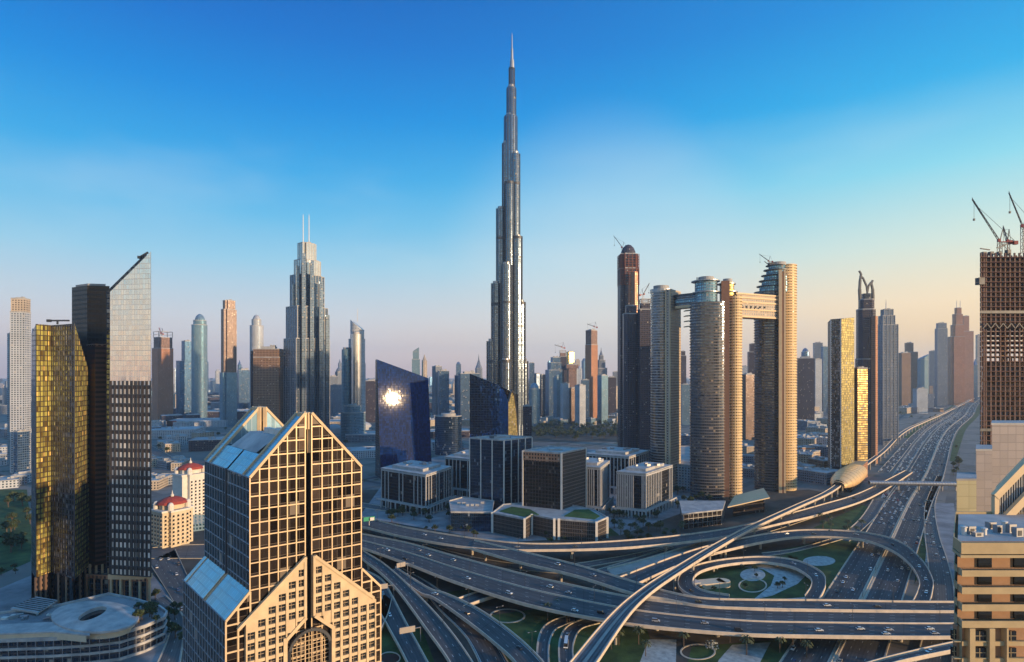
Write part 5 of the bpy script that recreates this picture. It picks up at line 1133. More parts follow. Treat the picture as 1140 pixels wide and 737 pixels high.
SKY = [ # name, label, D, tiers, mat, shape, yaw, ratio, opts
 ('slim_striped_tower', 'tall slim pale tower with fine floor stripes at the far left edge', 945, [(11, 34.5, 348), (12, 34, 333, 'beige')], 'pale', 'box', -28, .8, {}),
 ('pale_blue_slab', 'pale blue slab tower just behind the slim striped tower', 1000, [(8, 16, 372)], 'tealglass', 'box', 20, .8, {}),
 ('glass_block', 'small blue glass block at the foot of the slim striped tower', 900, [(15, 33, 480)], 'blueglass', 'box', 30, .6, {}),
 ('copper_frame_tower', 'copper coloured tower under construction right of the blade tower', 2000, [(169, 193, 388), (171, 192, 376, 'raw')], 'copper', 'box', 25, .8, {'crown': 'frame'}),
 ('stepped_blue_tower', 'lower blue tower with a stepped top right of the copper coloured tower', 2050, [(196, 214, 402), (202, 214, 380)], 'blueglass', 'box', 20, .8, {}),
 ('bullet_tower', 'pale ribbed tower with a rounded bullet top right of the stepped blue tower', 1950, [(213, 231, 362), (215, 230, 357)], 'tealglass', 'ell', 0, .9, {'crown': 'round', 'masts': ((224, 353, 349, 1),)}),
 ('brown_slim_tower', 'slim brown tower with a pale cap standing alone above the mall roofs', 1750, [(244.5, 264, 415), (246, 263.5, 345, 'brown'), (248, 262, 335, 'brown')], 'tealglass', 'cross', 20, .9, {}),
 ('white_round_tower', 'white round topped tower peeping over the brown hotel slab', 1900, [(278, 293.5, 363), (280, 291, 356)], 'pale', 'ell', 0, 1, {'crown': 'round'}),
 ('brown_hotel_slab', 'broad brown slab with a dark left edge behind the gabled tower', 1290, [(282, 317, 398), (282, 316, 389)], 'brown', 'box', -22, .6, {}),
 ('dark_hotel_edge', 'dark narrow slab glued to the left of the brown slab', 1330, [(279, 289, 391)], 'plum', 'box', 0, 1, {}),
 ('blue_flat_tower', 'blue flat topped tower seen between the brown slim tower and the brown slab', 2600, [(264, 280, 412)], 'blueglass', 'box', 10, .8, {}),
 ('violet_tower', 'violet grey slab immediately right of the stepped steel tower', 2000, [(366, 376, 419)], 'grey', 'box', 10, .8, {}),
 ('violet_tower', 'violet grey slab with a small pale cap left of the white curved tower', 2100, [(373, 382, 414)], 'grey', 'box', 30, .8, {'crown': 'round'}),
 ('dark_low_tower', 'dark low tower between the white curved tower and the sun mirror tower', 1900, [(407, 420, 424)], 'plum', 'box', 0, .8, {}),
 ('waisted_tower', 'small teal waisted tower poking over the sun mirror tower', 2400, [(458.5, 467.5, 400), (459.5, 466.5, 392)], 'tealglass', 'box', 0, 1, {'crown': 'slant'}),
 ('grey_pair_tower', 'grey tower with a lit edge immediately right of the sun mirror tower', 1900, [(481, 492, 408)], 'grey', 'box', 40, .7, {}),
 ('dark_pair_tower', 'dark blue tower touching the grey tower right of the sun mirror tower', 1850, [(487, 500, 413)], 'blueglass', 'box', 10, .9, {}),
 ('blue_wall_tower', 'wide dark blue tower left of the tallest tower', 1800, [(510, 534, 416)], 'blueglass', 'box', 15, .5, {}),
 ('blue_slim_tower', 'slim blue tower left of the wide dark blue one', 1850, [(506, 514, 418)], 'blueglass', 'box', 35, .8, {}),
 ('hazy_spire_tower', 'faint tower with a tiny spire just left of the tallest tower', 3000, [(529, 537, 410)], 'grey', 'oct', 0, 1, {'crown': 'point'}),
 ('round_drum_building', 'dark blue drum shaped building between the two mirror blocks', 1150, [(484, 514, 463)], 'offb', 'ell', 0, .8, {}),
 ('base_block', 'dark block at the right foot of the tallest tower', 1020, [(582, 592, 452)], 'plum', 'box', 10, .8, {}),
 ('cluster_tower', 'slender blue tower, the first right of the tallest tower', 2300, [(589, 595, 404)], 'blueglass', 'box', 10, .8, {}),
 ('cluster_tower', 'white edged pair of slabs, second right of the tallest tower', 2300, [(595, 602, 416)], 'pale', 'box', 30, .8, {}),
 ('cluster_tower', 'short teal tower low in front of the downtown cluster beside the tallest tower', 1750, [(589, 601, 433)], 'tealglass', 'ell', 10, .8, {'crown': 'round'}),
 ('cluster_tower', 'narrow dark slab with a pale rim in the left part of the downtown cluster', 2100, [(601, 607, 417)], 'darkglass', 'box', 30, .8, {}),
 ('cluster_tower', 'broad stepped blue tower building up to the crane in the downtown cluster', 2200, [(607, 626, 412), (610, 625, 404), (613, 624, 398)], 'blueglass', 'box', 20, .8, {}),
 ('cluster_tower', 'dark tower under construction topped by a crane in the downtown cluster', 2300, [(622, 631, 397), (623, 630, 393, 'raw')], 'plum', 'box', 10, .8, {'crown': 'frame'}),
 ('cluster_tower', 'tower with a blazing pale gold top panel in the downtown cluster', 2350, [(630.5, 639, 405), (630.5, 639, 392, 'gold_glass')], 'copper', 'box', 35, .8, {}),
 ('cluster_tower', 'red brown unfinished tower with a jutting top in the downtown cluster', 2250, [(632, 642, 410), (629, 644, 406, 'raw')], 'raw', 'box', 10, .8, {'crown': 'plant'}),
 ('cluster_tower', 'teal tower with a slanting pale roof in the middle of the downtown cluster', 1950, [(616, 626, 420)], 'tealglass', 'box', 40, .8, {'crown': 'slant'}),
 ('cluster_tower', 'pale blue twin slab with white ribs in the middle of the downtown cluster', 1850, [(624, 634, 427)], 'pale', 'box', 25, .8, {}),
 ('cluster_tower', 'low brown and teal tower right of the white ribbed slab in the cluster', 1850, [(633, 642, 432)], 'brown', 'box', 30, .8, {}),
 ('cluster_tower', 'cream striped low tower in front of the copper lit tower', 1750, [(640, 652, 429)], 'pale', 'box', 45, .8, {}),
 ('cluster_tower', 'blue low tower between the cream striped tower and the copper lit tower', 1800, [(647, 656, 423)], 'blueglass', 'box', 10, .8, {}),
 ('crowned_tower', 'dark tower with a pointed ornate crown right of the copper lit tower', 2000, [(662, 676, 410), (664, 674, 401), (666.5, 672, 396)], 'grey', 'oct', 10, .9, {'crown': 'point'}),
 ('cluster_tower', 'grey tower with a lit edge in front of the pointed crown tower', 1850, [(665, 677, 418)], 'tealglass', 'box', 40, .8, {}),
 ('cluster_tower', 'dim slab at the right end of the downtown cluster', 2100, [(676, 686, 420)], 'plum', 'box', 10, .8, {}),
 ('cluster_tower', 'small far tower close to the left of the rust topped tower', 2700, [(682, 689, 414)], 'grey', 'box', 10, .8, {}),
 ('gap_tower', 'narrow dark tower seen between the leftmost and middle sky towers', 2300, [(757, 764, 396), (758, 763, 391)], 'plum', 'box', 10, .8, {}),
 ('gap_tower', 'low pale tower in the gap between the leftmost and middle sky towers', 1800, [(758, 768, 428)], 'tealglass', 'box', 10, .8, {}),
 ('gap_tower', 'dark tower with a stepped top between the middle and rightmost sky towers', 1750, [(832, 845, 392), (834, 845, 383)], 'plum', 'box', 10, .8, {}),
 ('gap_tower', 'brown slab low between the middle and rightmost sky towers', 1400, [(825, 841, 417)], 'brown', 'box', 40, .6, {}),
 ('gap_tower', 'hazy white tower far behind the sky bridge gap', 2600, [(824, 833, 408)], 'pale', 'box', 10, .8, {}),
 ('dusky_block_tower', 'broad dusky block immediately right of the rightmost sky tower', 1900, [(886, 907, 399)], 'plum', 'box', 10, .7, {}),
 ('domed_tower', 'small blue tower with a domed cap above the broad dusky block', 2500, [(892, 901, 392)], 'blueglass', 'ell', 10, .8, {'crown': 'round'}),
 ('violet_far_tower', 'violet tower standing behind the white ribbed slab left of the yellow gold tower', 2600, [(905, 916, 382)], 'grey', 'box', 10, .8, {}),
 ('white_far_slab', 'white ribbed slab between the dusky block and the yellow gold tower', 2300, [(905, 915, 400)], 'pale', 'box', 30, .7, {}),
 ('blue_far_slab', 'slim far slab touching the left of the yellow gold tower', 2400, [(914, 922, 386)], 'blueglass', 'box', 30, .7, {}),
 ('brown_office', 'brown block with an orange lit panel right of the masted tower', 2700, [(1000, 1014, 393)], 'brown', 'box', 30, .7, {}),
 ('brown_office', 'dark brown tower with a taller core behind the brown block', 3000, [(1005, 1022, 392), (1007, 1017, 382)], 'brown', 'box', 10, .7, {}),
 ('sail_tower', 'small sail shaped glass tower far along the highway', 2900, [(1021, 1034, 400)], 'tealglass', 'lens', 20, .7, {'crown': 'slant', 'masts': ()}),
 ('hazy_slab', 'hazy slab just left of the domed grey tower beside the highway', 3400, [(1034, 1043, 391)], 'grey', 'box', 10, .7, {}),
 ('domed_grey_tower', 'grey tower with a rounded shoulder top beside the far highway', 2700, [(1040.5, 1055, 366), (1042, 1054, 360)], 'grey', 'box', 20, .8, {}),
 ('twin_mast_tower', 'brown stepped tower with two tiny masts beside the far highway', 2900, [(1055, 1074, 375), (1058, 1073, 362), (1060, 1072, 350), (1062.5, 1070.5, 343)], 'copper', 'cross', 20, .8, {'masts': ((1065, 345, 334, 1.8), (1069, 345, 334, 1.8))}),
 ('copper_far_tower', 'copper tower with a rounded back behind the twin masted tower', 3200, [(1070, 1084, 369), (1071, 1079, 352)], 'copper', 'box', 20, .8, {}),
 ('faint_edge_tower', 'faint pale tower half hidden by the unfinished concrete tower', 3900, [(1086, 1096, 373)], 'beige', 'box', 20, .8, {}),
 ('white_arcade_block', 'low white block with three tall openings beside the far highway', 2300, [(1016, 1033, 433)], 'pale', 'box', 30, .7, {}),
]
for nm, lb, D, ti, mt, sh, yw, ra_, op in SKY: stack(nm, lb, D, ti, mt, sh, yw, ra_, **op)

# ---- cranes
def crane(px, D, py, h, jib, ang, el, label, k=1.0, red=False, group=None):
    x, y = at(px, D); z = zt(py, D); t = thing('tower_crane', label, 'crane', (x, y, z), group)
    b = MB(); w = 1.0*k
    for sx, sy in ((-1, -1), (1, -1), (1, 1), (-1, 1)): b.bar((x+sx*w, y+sy*w, z), (x+sx*w, y+sy*w, z+h), .3*k)
    n = max(3, int(h/(2.4*k)))
    for i in range(n):
        za, zb = z+h*i/n, z+h*(i+1)/n; s_ = 1 if i % 2 else -1
        b.bar((x-s_*w, y-w, za), (x+s_*w, y-w, zb), .2*k); b.bar((x-w, y-s_*w, za), (x-w, y+s_*w, zb), .2*k); b.bar((x+w, y-s_*w, za), (x+w, y+s_*w, zb), .2*k)
    b.build('mast', M['dmetal' if k == 1.0 else 'white'], t)
    ca, sa = math.cos(ang), math.sin(ang); b = MB(); top = Vector((x, y, z+h)); tip = top+Vector((ca*math.cos(el), sa*math.cos(el), math.sin(el)))*jib
    sd = Vector((-sa, ca, 0))*w*.8; up = Vector((0, 0, 1.5*k))
    for o in (sd, -sd, up): b.bar(top+o, tip+o*.3, .32*k)
    n = int(jib/(3*k))
    for i in range(n):
        p, q = top.lerp(tip, i/n), top.lerp(tip, (i+1)/n); b.bar(p+sd, q+up, .2*k); b.bar(p-sd, q+up, .2*k)
    b.build('jib', M['redpaint' if red else 'dmetal'], t)
    b = MB(); back = top-Vector((ca, sa, 0))*jib*.28; b.bar(top, back, 1.5*k, .6*k); b.box((back.x, back.y, back.z-2.2*k), 2.6*k, 2.2*k, 2.6*k, ang); b.box((top.x+ca*1.6*k, top.y+sa*1.6*k-1.4*k, top.z-.2), 1.8*k, 1.6*k, 2.2*k, ang); b.build('counter_jib', M['redpaint'], t)
    b = MB(); ap = top+Vector((-ca*2*k, -sa*2*k, 9*k)); b.bar(top, ap, .45*k); b.bar(ap, back, .22*k); b.bar(ap, top.lerp(tip, .8)+up*.6, .18*k); b.build('stay', M['dmetal'], t)
    b = MB(); hp = top.lerp(tip, .93); b.bar(hp, hp-Vector((0, 0, 12*k)), .16*k); b.box((hp.x, hp.y, hp.z-13.5*k), 1*k, 1*k, 1.6*k); b.build('hook', M['dmetal'], t)
crane(693, 1150, 284, 14, 30, R(160), R(55), 'thin crane on the rust topped tower', 1.3)
crane(716, 1060, 338, 16, 26, R(30), R(55), 'thin crane on the near-black tower touching the sky towers', 1.2)
crane(626, 2300, 393, 22, 34, R(200), R(15), 'crane on the dark unfinished tower of the downtown cluster', 2.2)
crane(662, 1900, 368, 12, 26, R(180), R(20), 'tiny crane on top of the copper lit tower', 1.8)
crane(180, 2000, 376, 14, 26, R(150), R(50), 'crane on the copper coloured tower under construction', 2.0, True)
crane(856, 802, 295, 5, 16, R(165), R(40), 'small light crane beside the spiral terraces', .8)

# ---- unfinished tower at the right edge
CD = 430
def cbox(l, r, D0, dep): return ccw([at(l, D0), at(r, D0), at(r, D0+dep), at(l+.6, D0+dep)])
Pc = cbox(1093, 1152, 424, 40); zb, ztp = 0, zt(283, 424)
t = thing('unfinished_tower', 'unfinished concrete tower frame with open floors at the right edge', 'tower', cen(Pc))
b = MB(); k = 0; z = 6
xl, xr = at(1093.2, 424)[0], at(1152, 424)[0]
b = MB(); b2 = MB(); b3 = MB(); rnd = random.Random(5)
while z < ztp:
    py = HY-(z-CAMH)*F/424
    g_ = rnd.uniform(-.6, .9); b.prism(grow(Pc, g_+(1.2 if py < 345 else 0)), z, z+.55, bottom=True)
    opn = 366 < py < 402
    n = 11
    for i in range(n+1):
        x = xl+(xr-xl)*i/n; b2.box((x, 424.9, z+.5), .9, .9, 3.1)
        if i < n and not opn and rnd.random() < (.86 if py < 360 else .55): b3.box((x+(xr-xl)/n/2, 426.2, z+.5), (xr-xl)/n-1.2, .4, 3.0 if rnd.random() < .6 else 1.6, mi=rnd.choice([0, 0, 1]))
    for i in range(7):
        y = 425+38*i/6; xs_ = at(1094.2, y)[0]; b2.box((xs_+.6, y, z+.5), .9, .9, 3.1)
        if not opn and rnd.random() < .7: b3.box((xs_+3.5, y+3, z+.5), 4.8, .4, 2.8, R(37), rnd.choice([0, 1]))
    if opn and rnd.random() < .0: pass
    z += 3.6
b.build('floor_slabs', plain('rust_slab', (.12, .062, .048), .85, var=.25, scale=.2), t); b2.build('columns', plain('raw_column', (.15, .10, .085), .85, var=.25, scale=.2), t); b3.build('infill_panels', [M['brown'], M['roofdark']], t)
b = MB()
c = cen(Pc)
for l, r in ((1112, 1122), (1138, 1148)): b.prism(cbox(l, r, 436, 16), 0, ztp-1)
b.prism(cbox(1094.2, 1152, 428.5, 1), 0, zt(402, 428)); b.prism(cbox(1094.2, 1152, 428.5, 1), zt(366, 428), ztp-2, bottom=True); b.build('core', M['brown'], t)
b = MB()
for z in (zt(349, 424), zt(480, 424)): b.prism(grow(Pc, 1.6), z, z+2.0, bottom=True)
for i in range(6):
    p = at(1094+i*9, 423); b.bar((p[0], p[1], zt(366, 424)), (p[0]+3, p[1], zt(360, 424)), .5); b.bar((p[0]+6, p[1], zt(366, 424)), (p[0]+3, p[1], zt(360, 424)), .5)
b.build('transfer_truss', M['dmetal'], t)
b = MB(); b.box((*at(1091, 424), zt(317, 424)), 4, 4, 5); b.build('hoist_cage', M['dmetal'], t)
b = MB()
for px in (1093, 1101, 1110, 1120): x, y = at(px+2, 428); b.box((x, y, ztp), 2.5, 3, rnd.uniform(1.5, 4))
x, y = at(1105, 428); b.bar((x-9, y, ztp+5), (x-2, y, ztp+4), .7); b.bar((x+3, y, ztp+5.5), (x+10, y, ztp+8), .7)
b.build('formwork', M['dmetal'], t)
crane(1113, 430, 283, 9, 37, R(172), R(60), 'grey luffing crane with the longest jib, leftmost on the unfinished tower', 1.0, False)
crane(1121.5, 434, 283, 9, 13, R(80), R(68), 'short steep crane with a red deck, right one on the unfinished tower', 1.0, False)
crane(1139, 436, 283, 20, 28, R(160), R(72), 'steep crane cut off by the right edge above the unfinished tower', 1.0, False)

# ---- buildings at the lower right
M['tile'] = fac('grey_pink_tile', (.20, .18, .185), (.25, .225, .23), 2.2, 2.2, .93, .93, .6, 0, .08, .8, blind=0)
M['tiley'] = fac('yellow_tile', (.30, .28, .17), (.38, .355, .22), 3.0, 3.0, .95, .95, .6, 0, .06, .8, blind=0)
M['ochre'] = plain('ochre_render', (.43, .33, .185), .8, var=.1, scale=.3)
M['terra'] = plain('terracotta_render', (.34, .195, .11), .8, var=.1, scale=.4)
for nm, lb, l, r, y, D, mt in (('tiled_stair_tower', 'yellowish tiled shaft at the end of the footbridge', 1065, 1087, 535, 146, 'tiley'), ('tiled_shaft', 'narrow grey pink tiled shaft right of the yellowish one', 1086.5, 1104.5, 502, 152, 'tile'), ('tiled_block', 'tallest grey pink tiled block in front of the unfinished tower', 1104, 1145, 473, 160, 'tile')):
    P_ = ccw([at(l, D), at(r, D), at(r, D+9), at(l+.5, D+9)]); t = thing(nm, lb, 'building', cen(P_)); b = MB(); b.prism(P_, 0, zt(y, D), 0, 1); b.build('wall', [M[mt], M['roofgrey']], t)
    b = MB(); b.prism(grow(P_, .15), zt(y, D), zt(y, D)+.5); b.build('coping', M['roofgrey'], t)
GD = 132; t = thing('slatted_gable_building', 'building with a rising sloped cornice and tall black slats behind the ochre block', 'building', at(1128, GD))
def gq(px, py, D=GD): return (*at(px, D), zt(py, D))
b = MB(); b.poly([gq(1108, 640), gq(1150, 640), gq(1150, 506), gq(1108, 550)]); b.poly([gq(1108, 640), gq(1108, 550), (gq(1108, 550)[0]+7.6, GD+9, gq(1108, 550)[2]), (gq(1108, 640)[0]+7.6, GD+9, gq(1108, 640)[2])][::-1]); b.poly([gq(1108, 550), gq(1150, 506), (gq(1150, 506)[0]+7.6, GD+9, gq(1150, 506)[2]), (gq(1108, 550)[0]+7.6, GD+9, gq(1108, 550)[2])], None, 1); b.build('wall', [M['blackglass'], M['slab']], t)
b = MB(); b.bar(gq(1107.5, 553, GD-.5), gq(1150, 509, GD-.5), 1.0, 1.5); b.bar(gq(1108, 640, GD-.4), gq(1108, 552, GD-.4), 1.0, 1.0); b.bar(gq(1118.5, 578, GD-1.2), gq(1150, 545, GD-1.2), 1.0, 1.6); b.bar(gq(1119, 640, GD-1.2), gq(1119, 578, GD-1.2), 1.0, 1.0); b.build('stone_frame', M['slab'], t)
b = MB()
for k in range(14):
    px = 1110.5+k*2.7; b.bar(gq(px, 640, GD-.3), gq(px, 551-(px-1108)*1.03+2, GD-.3), .13, .22)
b.build('slats', M['roofgrey'], t)
OD = 108.0
zO = lambda y: zt(y, OD)
xa, xb_, xc = at(1062, OD+4), at(1071, OD), at(1170, OD)
Po = [xb_, xc, at(1170, OD+24), at(1064, OD+24), xa]
t = thing('ochre_apartment_block', 'ochre apartment block with deep balconies in the lower right corner', 'building', cen(Po))
core = ccw([(xb_[0]+.6, OD+1.9), (xc[0], OD+1.9), at(1168, OD+23), at(1067, OD+23), (xa[0]+1.5, OD+5)])
b = MB(); b.prism(core, 0, zO(606), 0, 1); b.build('wall', [M['terra'], M['roofgrey']], t)
def oband(y0, y1, nm='balcony_parapet', g=0):
    b = MB(); Q = grow(ccw(Po), g); Qi = grow(Q, -.45); z0, z1 = zO(y1), zO(y0)
    for i in range(5): j = (i+1) % 5; b.prism([Q[i], Q[j], Qi[j], Qi[i]], z0, z1, bottom=True)
    b.prism(scl(Qi, 1.001), z0, z0+.25, bottom=True); b.build(nm, M['ochre'], t)
oband(604, 616.5, 'roof_parapet', .3); oband(617.5, 620.5, 'cornice', .6)
for y0, y1 in ((635, 642), (654, 661.5), (673, 680.5), (691.5, 699)): oband(y0, y1)
for fy in (624, 643.5, 663, 682):
    for l, r in ((1088, 1103), (1128, 1150)):
        b = MB(); x0, x1 = at(l, OD)[0]*1.017, at(r, OD)[0]*1.017; b.box(((x0+x1)/2, OD+1.75, zO(fy+11)), x1-x0, .35, zO(fy)-zO(fy+11)); b.build('window', M['blackglass'], t)
    b = MB(); x0 = at(1063, OD+4); b.box((x0[0]+1.4, OD+4.5, zO(fy+11)), 1.2, 3, zO(fy)-zO(fy+11), R(-38)); b.build('window', M['blackglass'], t)
    b = MB(); b.bar((xb_[0]+.2, OD+.15, zO(fy+9.8)), (xc[0], OD+.15, zO(fy+9.8)), .06)
    for k in range(24): x = xb_[0]+.3+k*.7; b.bar((x, OD+.15, zO(fy+12.5)), (x, OD+.15, zO(fy+9.8)), .035)
    b.build('railing', M['dmetal'], t)
b = MB()
for l, r in ((1079, 1085), (1101, 1107), (1120, 1122)): x0, x1 = at(l, OD)[0], at(r, OD)[0]; b.box(((x0+x1)/2, OD+.9+(2.2 if l < 1065 else 0), 0), x1-x0, 2.2, zO(699.5)); 
b.box((at(1116, OD)[0], OD+1.6, 0), (1160-1069)/F*OD, 1, zO(699.5), mi=1); b.build('pilaster', [M['ochre'], M['terra']], t)
b = MB(); b.prism(ccw([xa, xb_, (xb_[0]+.5, xb_[1]+2), (xa[0]+1.5, xa[1]+1)]), 0, zO(699.5)); b.build('corner_wall', M['ochre'], t)
zf = 704
k = 0
while zf < 1080:
    for l, r in ((1085.5, 1100), (1121.5, 1134), (1064.5, 1069.5)):
        b = MB(); x0, x1 = at(l, OD)[0], at(r, OD)[0]; b.box(((x0+x1)/2, OD+.65+(.6 if l < 1070 else 0), zO(zf+10.5)), x1-x0, .35, zO(zf)-zO(zf+10.5)); wd = b.build('window', M['blackglass'], t)
        b = MB(); b.box(((x0+x1)/2, OD+.45+(.6 if l < 1070 else 0), zO(zf+5.4)), x1-x0, .08, .08); b.box(((x0+x1)/2, OD+.45+(.6 if l < 1070 else 0), zO(zf+10.5)), .08, .08, zO(zf)-zO(zf+10.5)); b.box(((x0+x1)/2, OD+.4, zO(zf+11.2)), x1-x0+.5, .6, .14); b.build('frame', M['ochre'], wd)
    b = MB(); b.box((at(1116, OD)[0], OD+.55, zO(zf+16)), 14.5, .5, .8); b.build('string_course', M['ochre'], t)
    zf += 18.8
b = MB(); zr = zO(616); rnd = random.Random(3)
b.build if False else None
for k in range(9):
    b = MB(); px = 1073+k*7.5; x, y = at(px, OD+5+rnd.uniform(0, 6)); h = rnd.uniform(.8, 2.0)
    if k % 3 == 0:
        b.lathe((x, y, zO(606)), [(.45, 0), (.45, h), (.6, h), (.6, h+.2), (0, h+.3)], 10); o = b.build('roof_vent', M['white']); tag(o, None, 'vent')
        o['label'] = ['white round vent near the left corner of the ochre roof terrace', 'white round vent in the middle of the ochre roof terrace', 'white round vent at the right of the ochre roof terrace'][k//3]
    else:
        b.box((x, y, zO(606)), rnd.uniform(1, 1.8), 1.0, h, .1); b.box((x, y-.52, zO(606)+.2), .8, .06, h*.6, .1, 1); o = b.build('air_conditioner', [M['metal'], M['dmetal']]); tag(o, 'grey air conditioning unit, one of several scattered over the ochre roof terrace', 'air conditioner', 'air conditioners on the ochre roof')

# ---- golden station and footbridge
sc_, an = None, None
t = thing('rail_station', 'golden shell shaped rail station where the footbridge meets the viaduct', 'station', (*at(935, 822),))
bd = min(range(via.n), key=lambda i: abs(via.P(i, .5)[1]-822)); c = via.P(bd, .5); p2 = via.P(min(bd+3, via.n), .5); an = math.atan2(p2[1]-c[1], p2[0]-c[0]); ux, uy = math.cos(an), math.sin(an); nx, ny = -uy, ux
b = MB(); NL, NC = 26, 16; HLn = 92; HWd = 17; HT = 12.5
def sp(i, j):
    u = -1+2*i/NL; r = max(0, 1-abs(u)**2.4)**.5; a = math.pi*(-.12+1.24*j/NC)
    x, y, z = u*HLn, r*HWd*math.cos(a), r*HT*math.sin(a); return (c[0]+ux*x+nx*y, c[1]+uy*x+ny*y, VZ-1+z+1.5*r)
for i in range(1, NL-1):
    for j in range(NC): b.poly([sp(i, j), sp(i, j+1), sp(i+1, j+1), sp(i+1, j)])
b.build('shell', M['gold'], t, smooth=True)
b = MB()
for i in range(2, NL-1, 2):
    for j in range(NC): b.bar(sp(i, j), sp(i, j+1), .5, .5)
b.build('ribs', M['slab'], t)
b = MB(); b.box((c[0], c[1], 0), 90, 18, VZ-2.4, an); b.build('concourse', M['offd'], t)
for sg in (-1, 1):
    b = MB(); x0 = sg*(HLn*.9)
    for k in range(8):
        a0, a1 = math.pi*k/8, math.pi*(k+1)/8; b.poly([(c[0]+ux*x0, c[1]+uy*x0, VZ+1), (c[0]+ux*x0+nx*7*math.cos(a0), c[1]+uy*x0+ny*7*math.cos(a0), VZ+6.5*math.sin(a0)+.5), (c[0]+ux*x0+nx*7*math.cos(a1), c[1]+uy*x0+ny*7*math.cos(a1), VZ+6.5*math.sin(a1)+.5)])
    b.build('end_glazing', M['blackglass'], t)
fa, fb = (c[0]+14, c[1]-22), (at(1067, 790)[0], 790)
t = thing('footbridge', 'long grey tubular footbridge crossing above the highway', 'footbridge', ((fa[0]+fb[0])/2, (fa[1]+fb[1])/2))
L_ = math.dist(fa, fb); fd = ((fb[0]-fa[0])/L_, (fb[1]-fa[1])/L_)
b = MB(); n = 12
for i in range(n):
    a0, a1 = 2*math.pi*i/n, 2*math.pi*(i+1)/n; pr_ = lambda p, a: (p[0]-fd[1]*3.2*math.cos(a), p[1]+fd[0]*3.2*math.cos(a), 9.5+2.9*math.sin(a)); b.poly([pr_(fa, a0), pr_(fb, a0), pr_(fb, a1), pr_(fa, a1)])
b.build('tube', M['metal'], t)
b = MB()
for k in range(0, 32):
    u = L_*k/31
    for i in range(n): a0, a1 = 2*math.pi*i/n, 2*math.pi*(i+1)/n; q = lambda a: (fa[0]+fd[0]*u-fd[1]*3.3*math.cos(a), fa[1]+fd[1]*u+fd[0]*3.3*math.cos(a), 9.5+3.0*math.sin(a)); b.bar(q(a0), q(a1), .35, .35)
b.build('hoops', M['roofgrey'], t)
for k in (.06, .33, .56, .82, .97):
    b = MB(); x, y = fa[0]+fd[0]*L_*k, fa[1]+fd[1]*L_*k; b.lathe((x, y, 0), [(.9, 0), (.9, 5.5), (2.2, 6.7)], 12); b.build('pier', M['pier'], t)
# ================================================================== LOW CITY
def inroad(x, y, a=62, c_=34):
    if y < 300 or y > 14000: return False
    k = next((j for j in range(len(mid)-1) if mid[j][1] <= y < mid[j+1][1]), len(mid)-2); q, q2 = mid[k], mid[k+1]; xm = q[0]+(q2[0]-q[0])*(y-q[1])/(q2[1]-q[1]); return xm-a < x < xm+c_
rnd = random.Random(21)
ordn = ['first', 'second', 'third', 'fourth', 'fifth', 'sixth', 'seventh', 'eighth', 'ninth', 'tenth', 'eleventh', 'twelfth', 'thirteenth', 'fourteenth', 'fifteenth', 'sixteenth']
def lowblock(px, py, wpx, hpx, dep, mat, roof, label, group=None, yaw=None, name='low_building', cat='building', plant=True):
    X, Dn = gp(px, py, 0); D_ = Dn; w = wpx/F*D_; h = hpx/F*D_; a = (rnd.choice([.62, .62, .2, 1.0]) if yaw is None else yaw)
    ca, sa = math.cos(a), math.sin(a); P_ = [(X+ca*x*w/2-sa*y*dep/2, D_+sa*x*w/2+ca*y*dep/2) for x, y in ((-1, -1), (1, -1), (1, 1), (-1, 1))]
    b = MB(); b.prism(P_, 0, h, 0, 1); Q = grow(P_, .2); Qi = grow(P_, -.6)
    for i in range(4): j = (i+1) % 4; b.prism([Q[i], Q[j], Qi[j], Qi[i]], h-.4, h+.9, 1, bottom=True)
    if plant:
        for k in range(3): b.box((X+rnd.uniform(-.28, .28)*w, D_+rnd.uniform(-.2, .2)*dep, h), rnd.uniform(3, 8), rnd.uniform(3, 7), rnd.uniform(1.5, 4), a, 1)
    o = b.build(name, [M[mat], M[roof]], loc=(X, D_, 0)); return tag(o, label, cat, group)
# shopping mall: broad pale roofs
M['mallroof'] = plain('mall_roof', (.34, .37, .40), .7, var=.25, scale=.02, col2=(.48, .50, .52))
mall = [(195, 486, 50, 9, 90, 'long pale mall hall farthest left, behind the brown striped block'), (225, 474, 60, 7, 110, 'broad flat mall hall with a magenta sign panel'), (262, 466, 66, 9, 120, 'mall hall with a blank dark wall under the stepped towers'),
        (240, 500, 46, 12, 60, 'dark mall block above the red domed hotels'), (262, 512, 40, 12, 50, 'dark car park block left of the gabled tower roof'), (385, 474, 40, 6, 90, 'white mall hall right of the gabled tower peak'), (408, 490, 44, 8, 80, 'flat pale mall hall left of the sun mirror tower'),
        (400, 508, 40, 8, 60, 'low brown mall annex left of the white framed office'), (390, 460, 44, 5, 120, 'farther white mall hall below the white curved tower'), (300, 478, 40, 9, 90, 'mall hall hidden mostly behind the gabled tower roof'), (500, 486, 46, 7, 60, 'dark flat building between the two mirror blocks'), (497, 500, 34, 9, 40, 'brown flat building left of the square blue office')]
for px, py, w, h, dep, lb in mall:
    lowblock(px, py, w, h, dep, rnd.choice(['pale', 'grey', 'beige']) if 'dark' not in lb else 'plum', 'mallroof', lb, 'mall halls', yaw=.25, name='mall_hall', cat='mall')
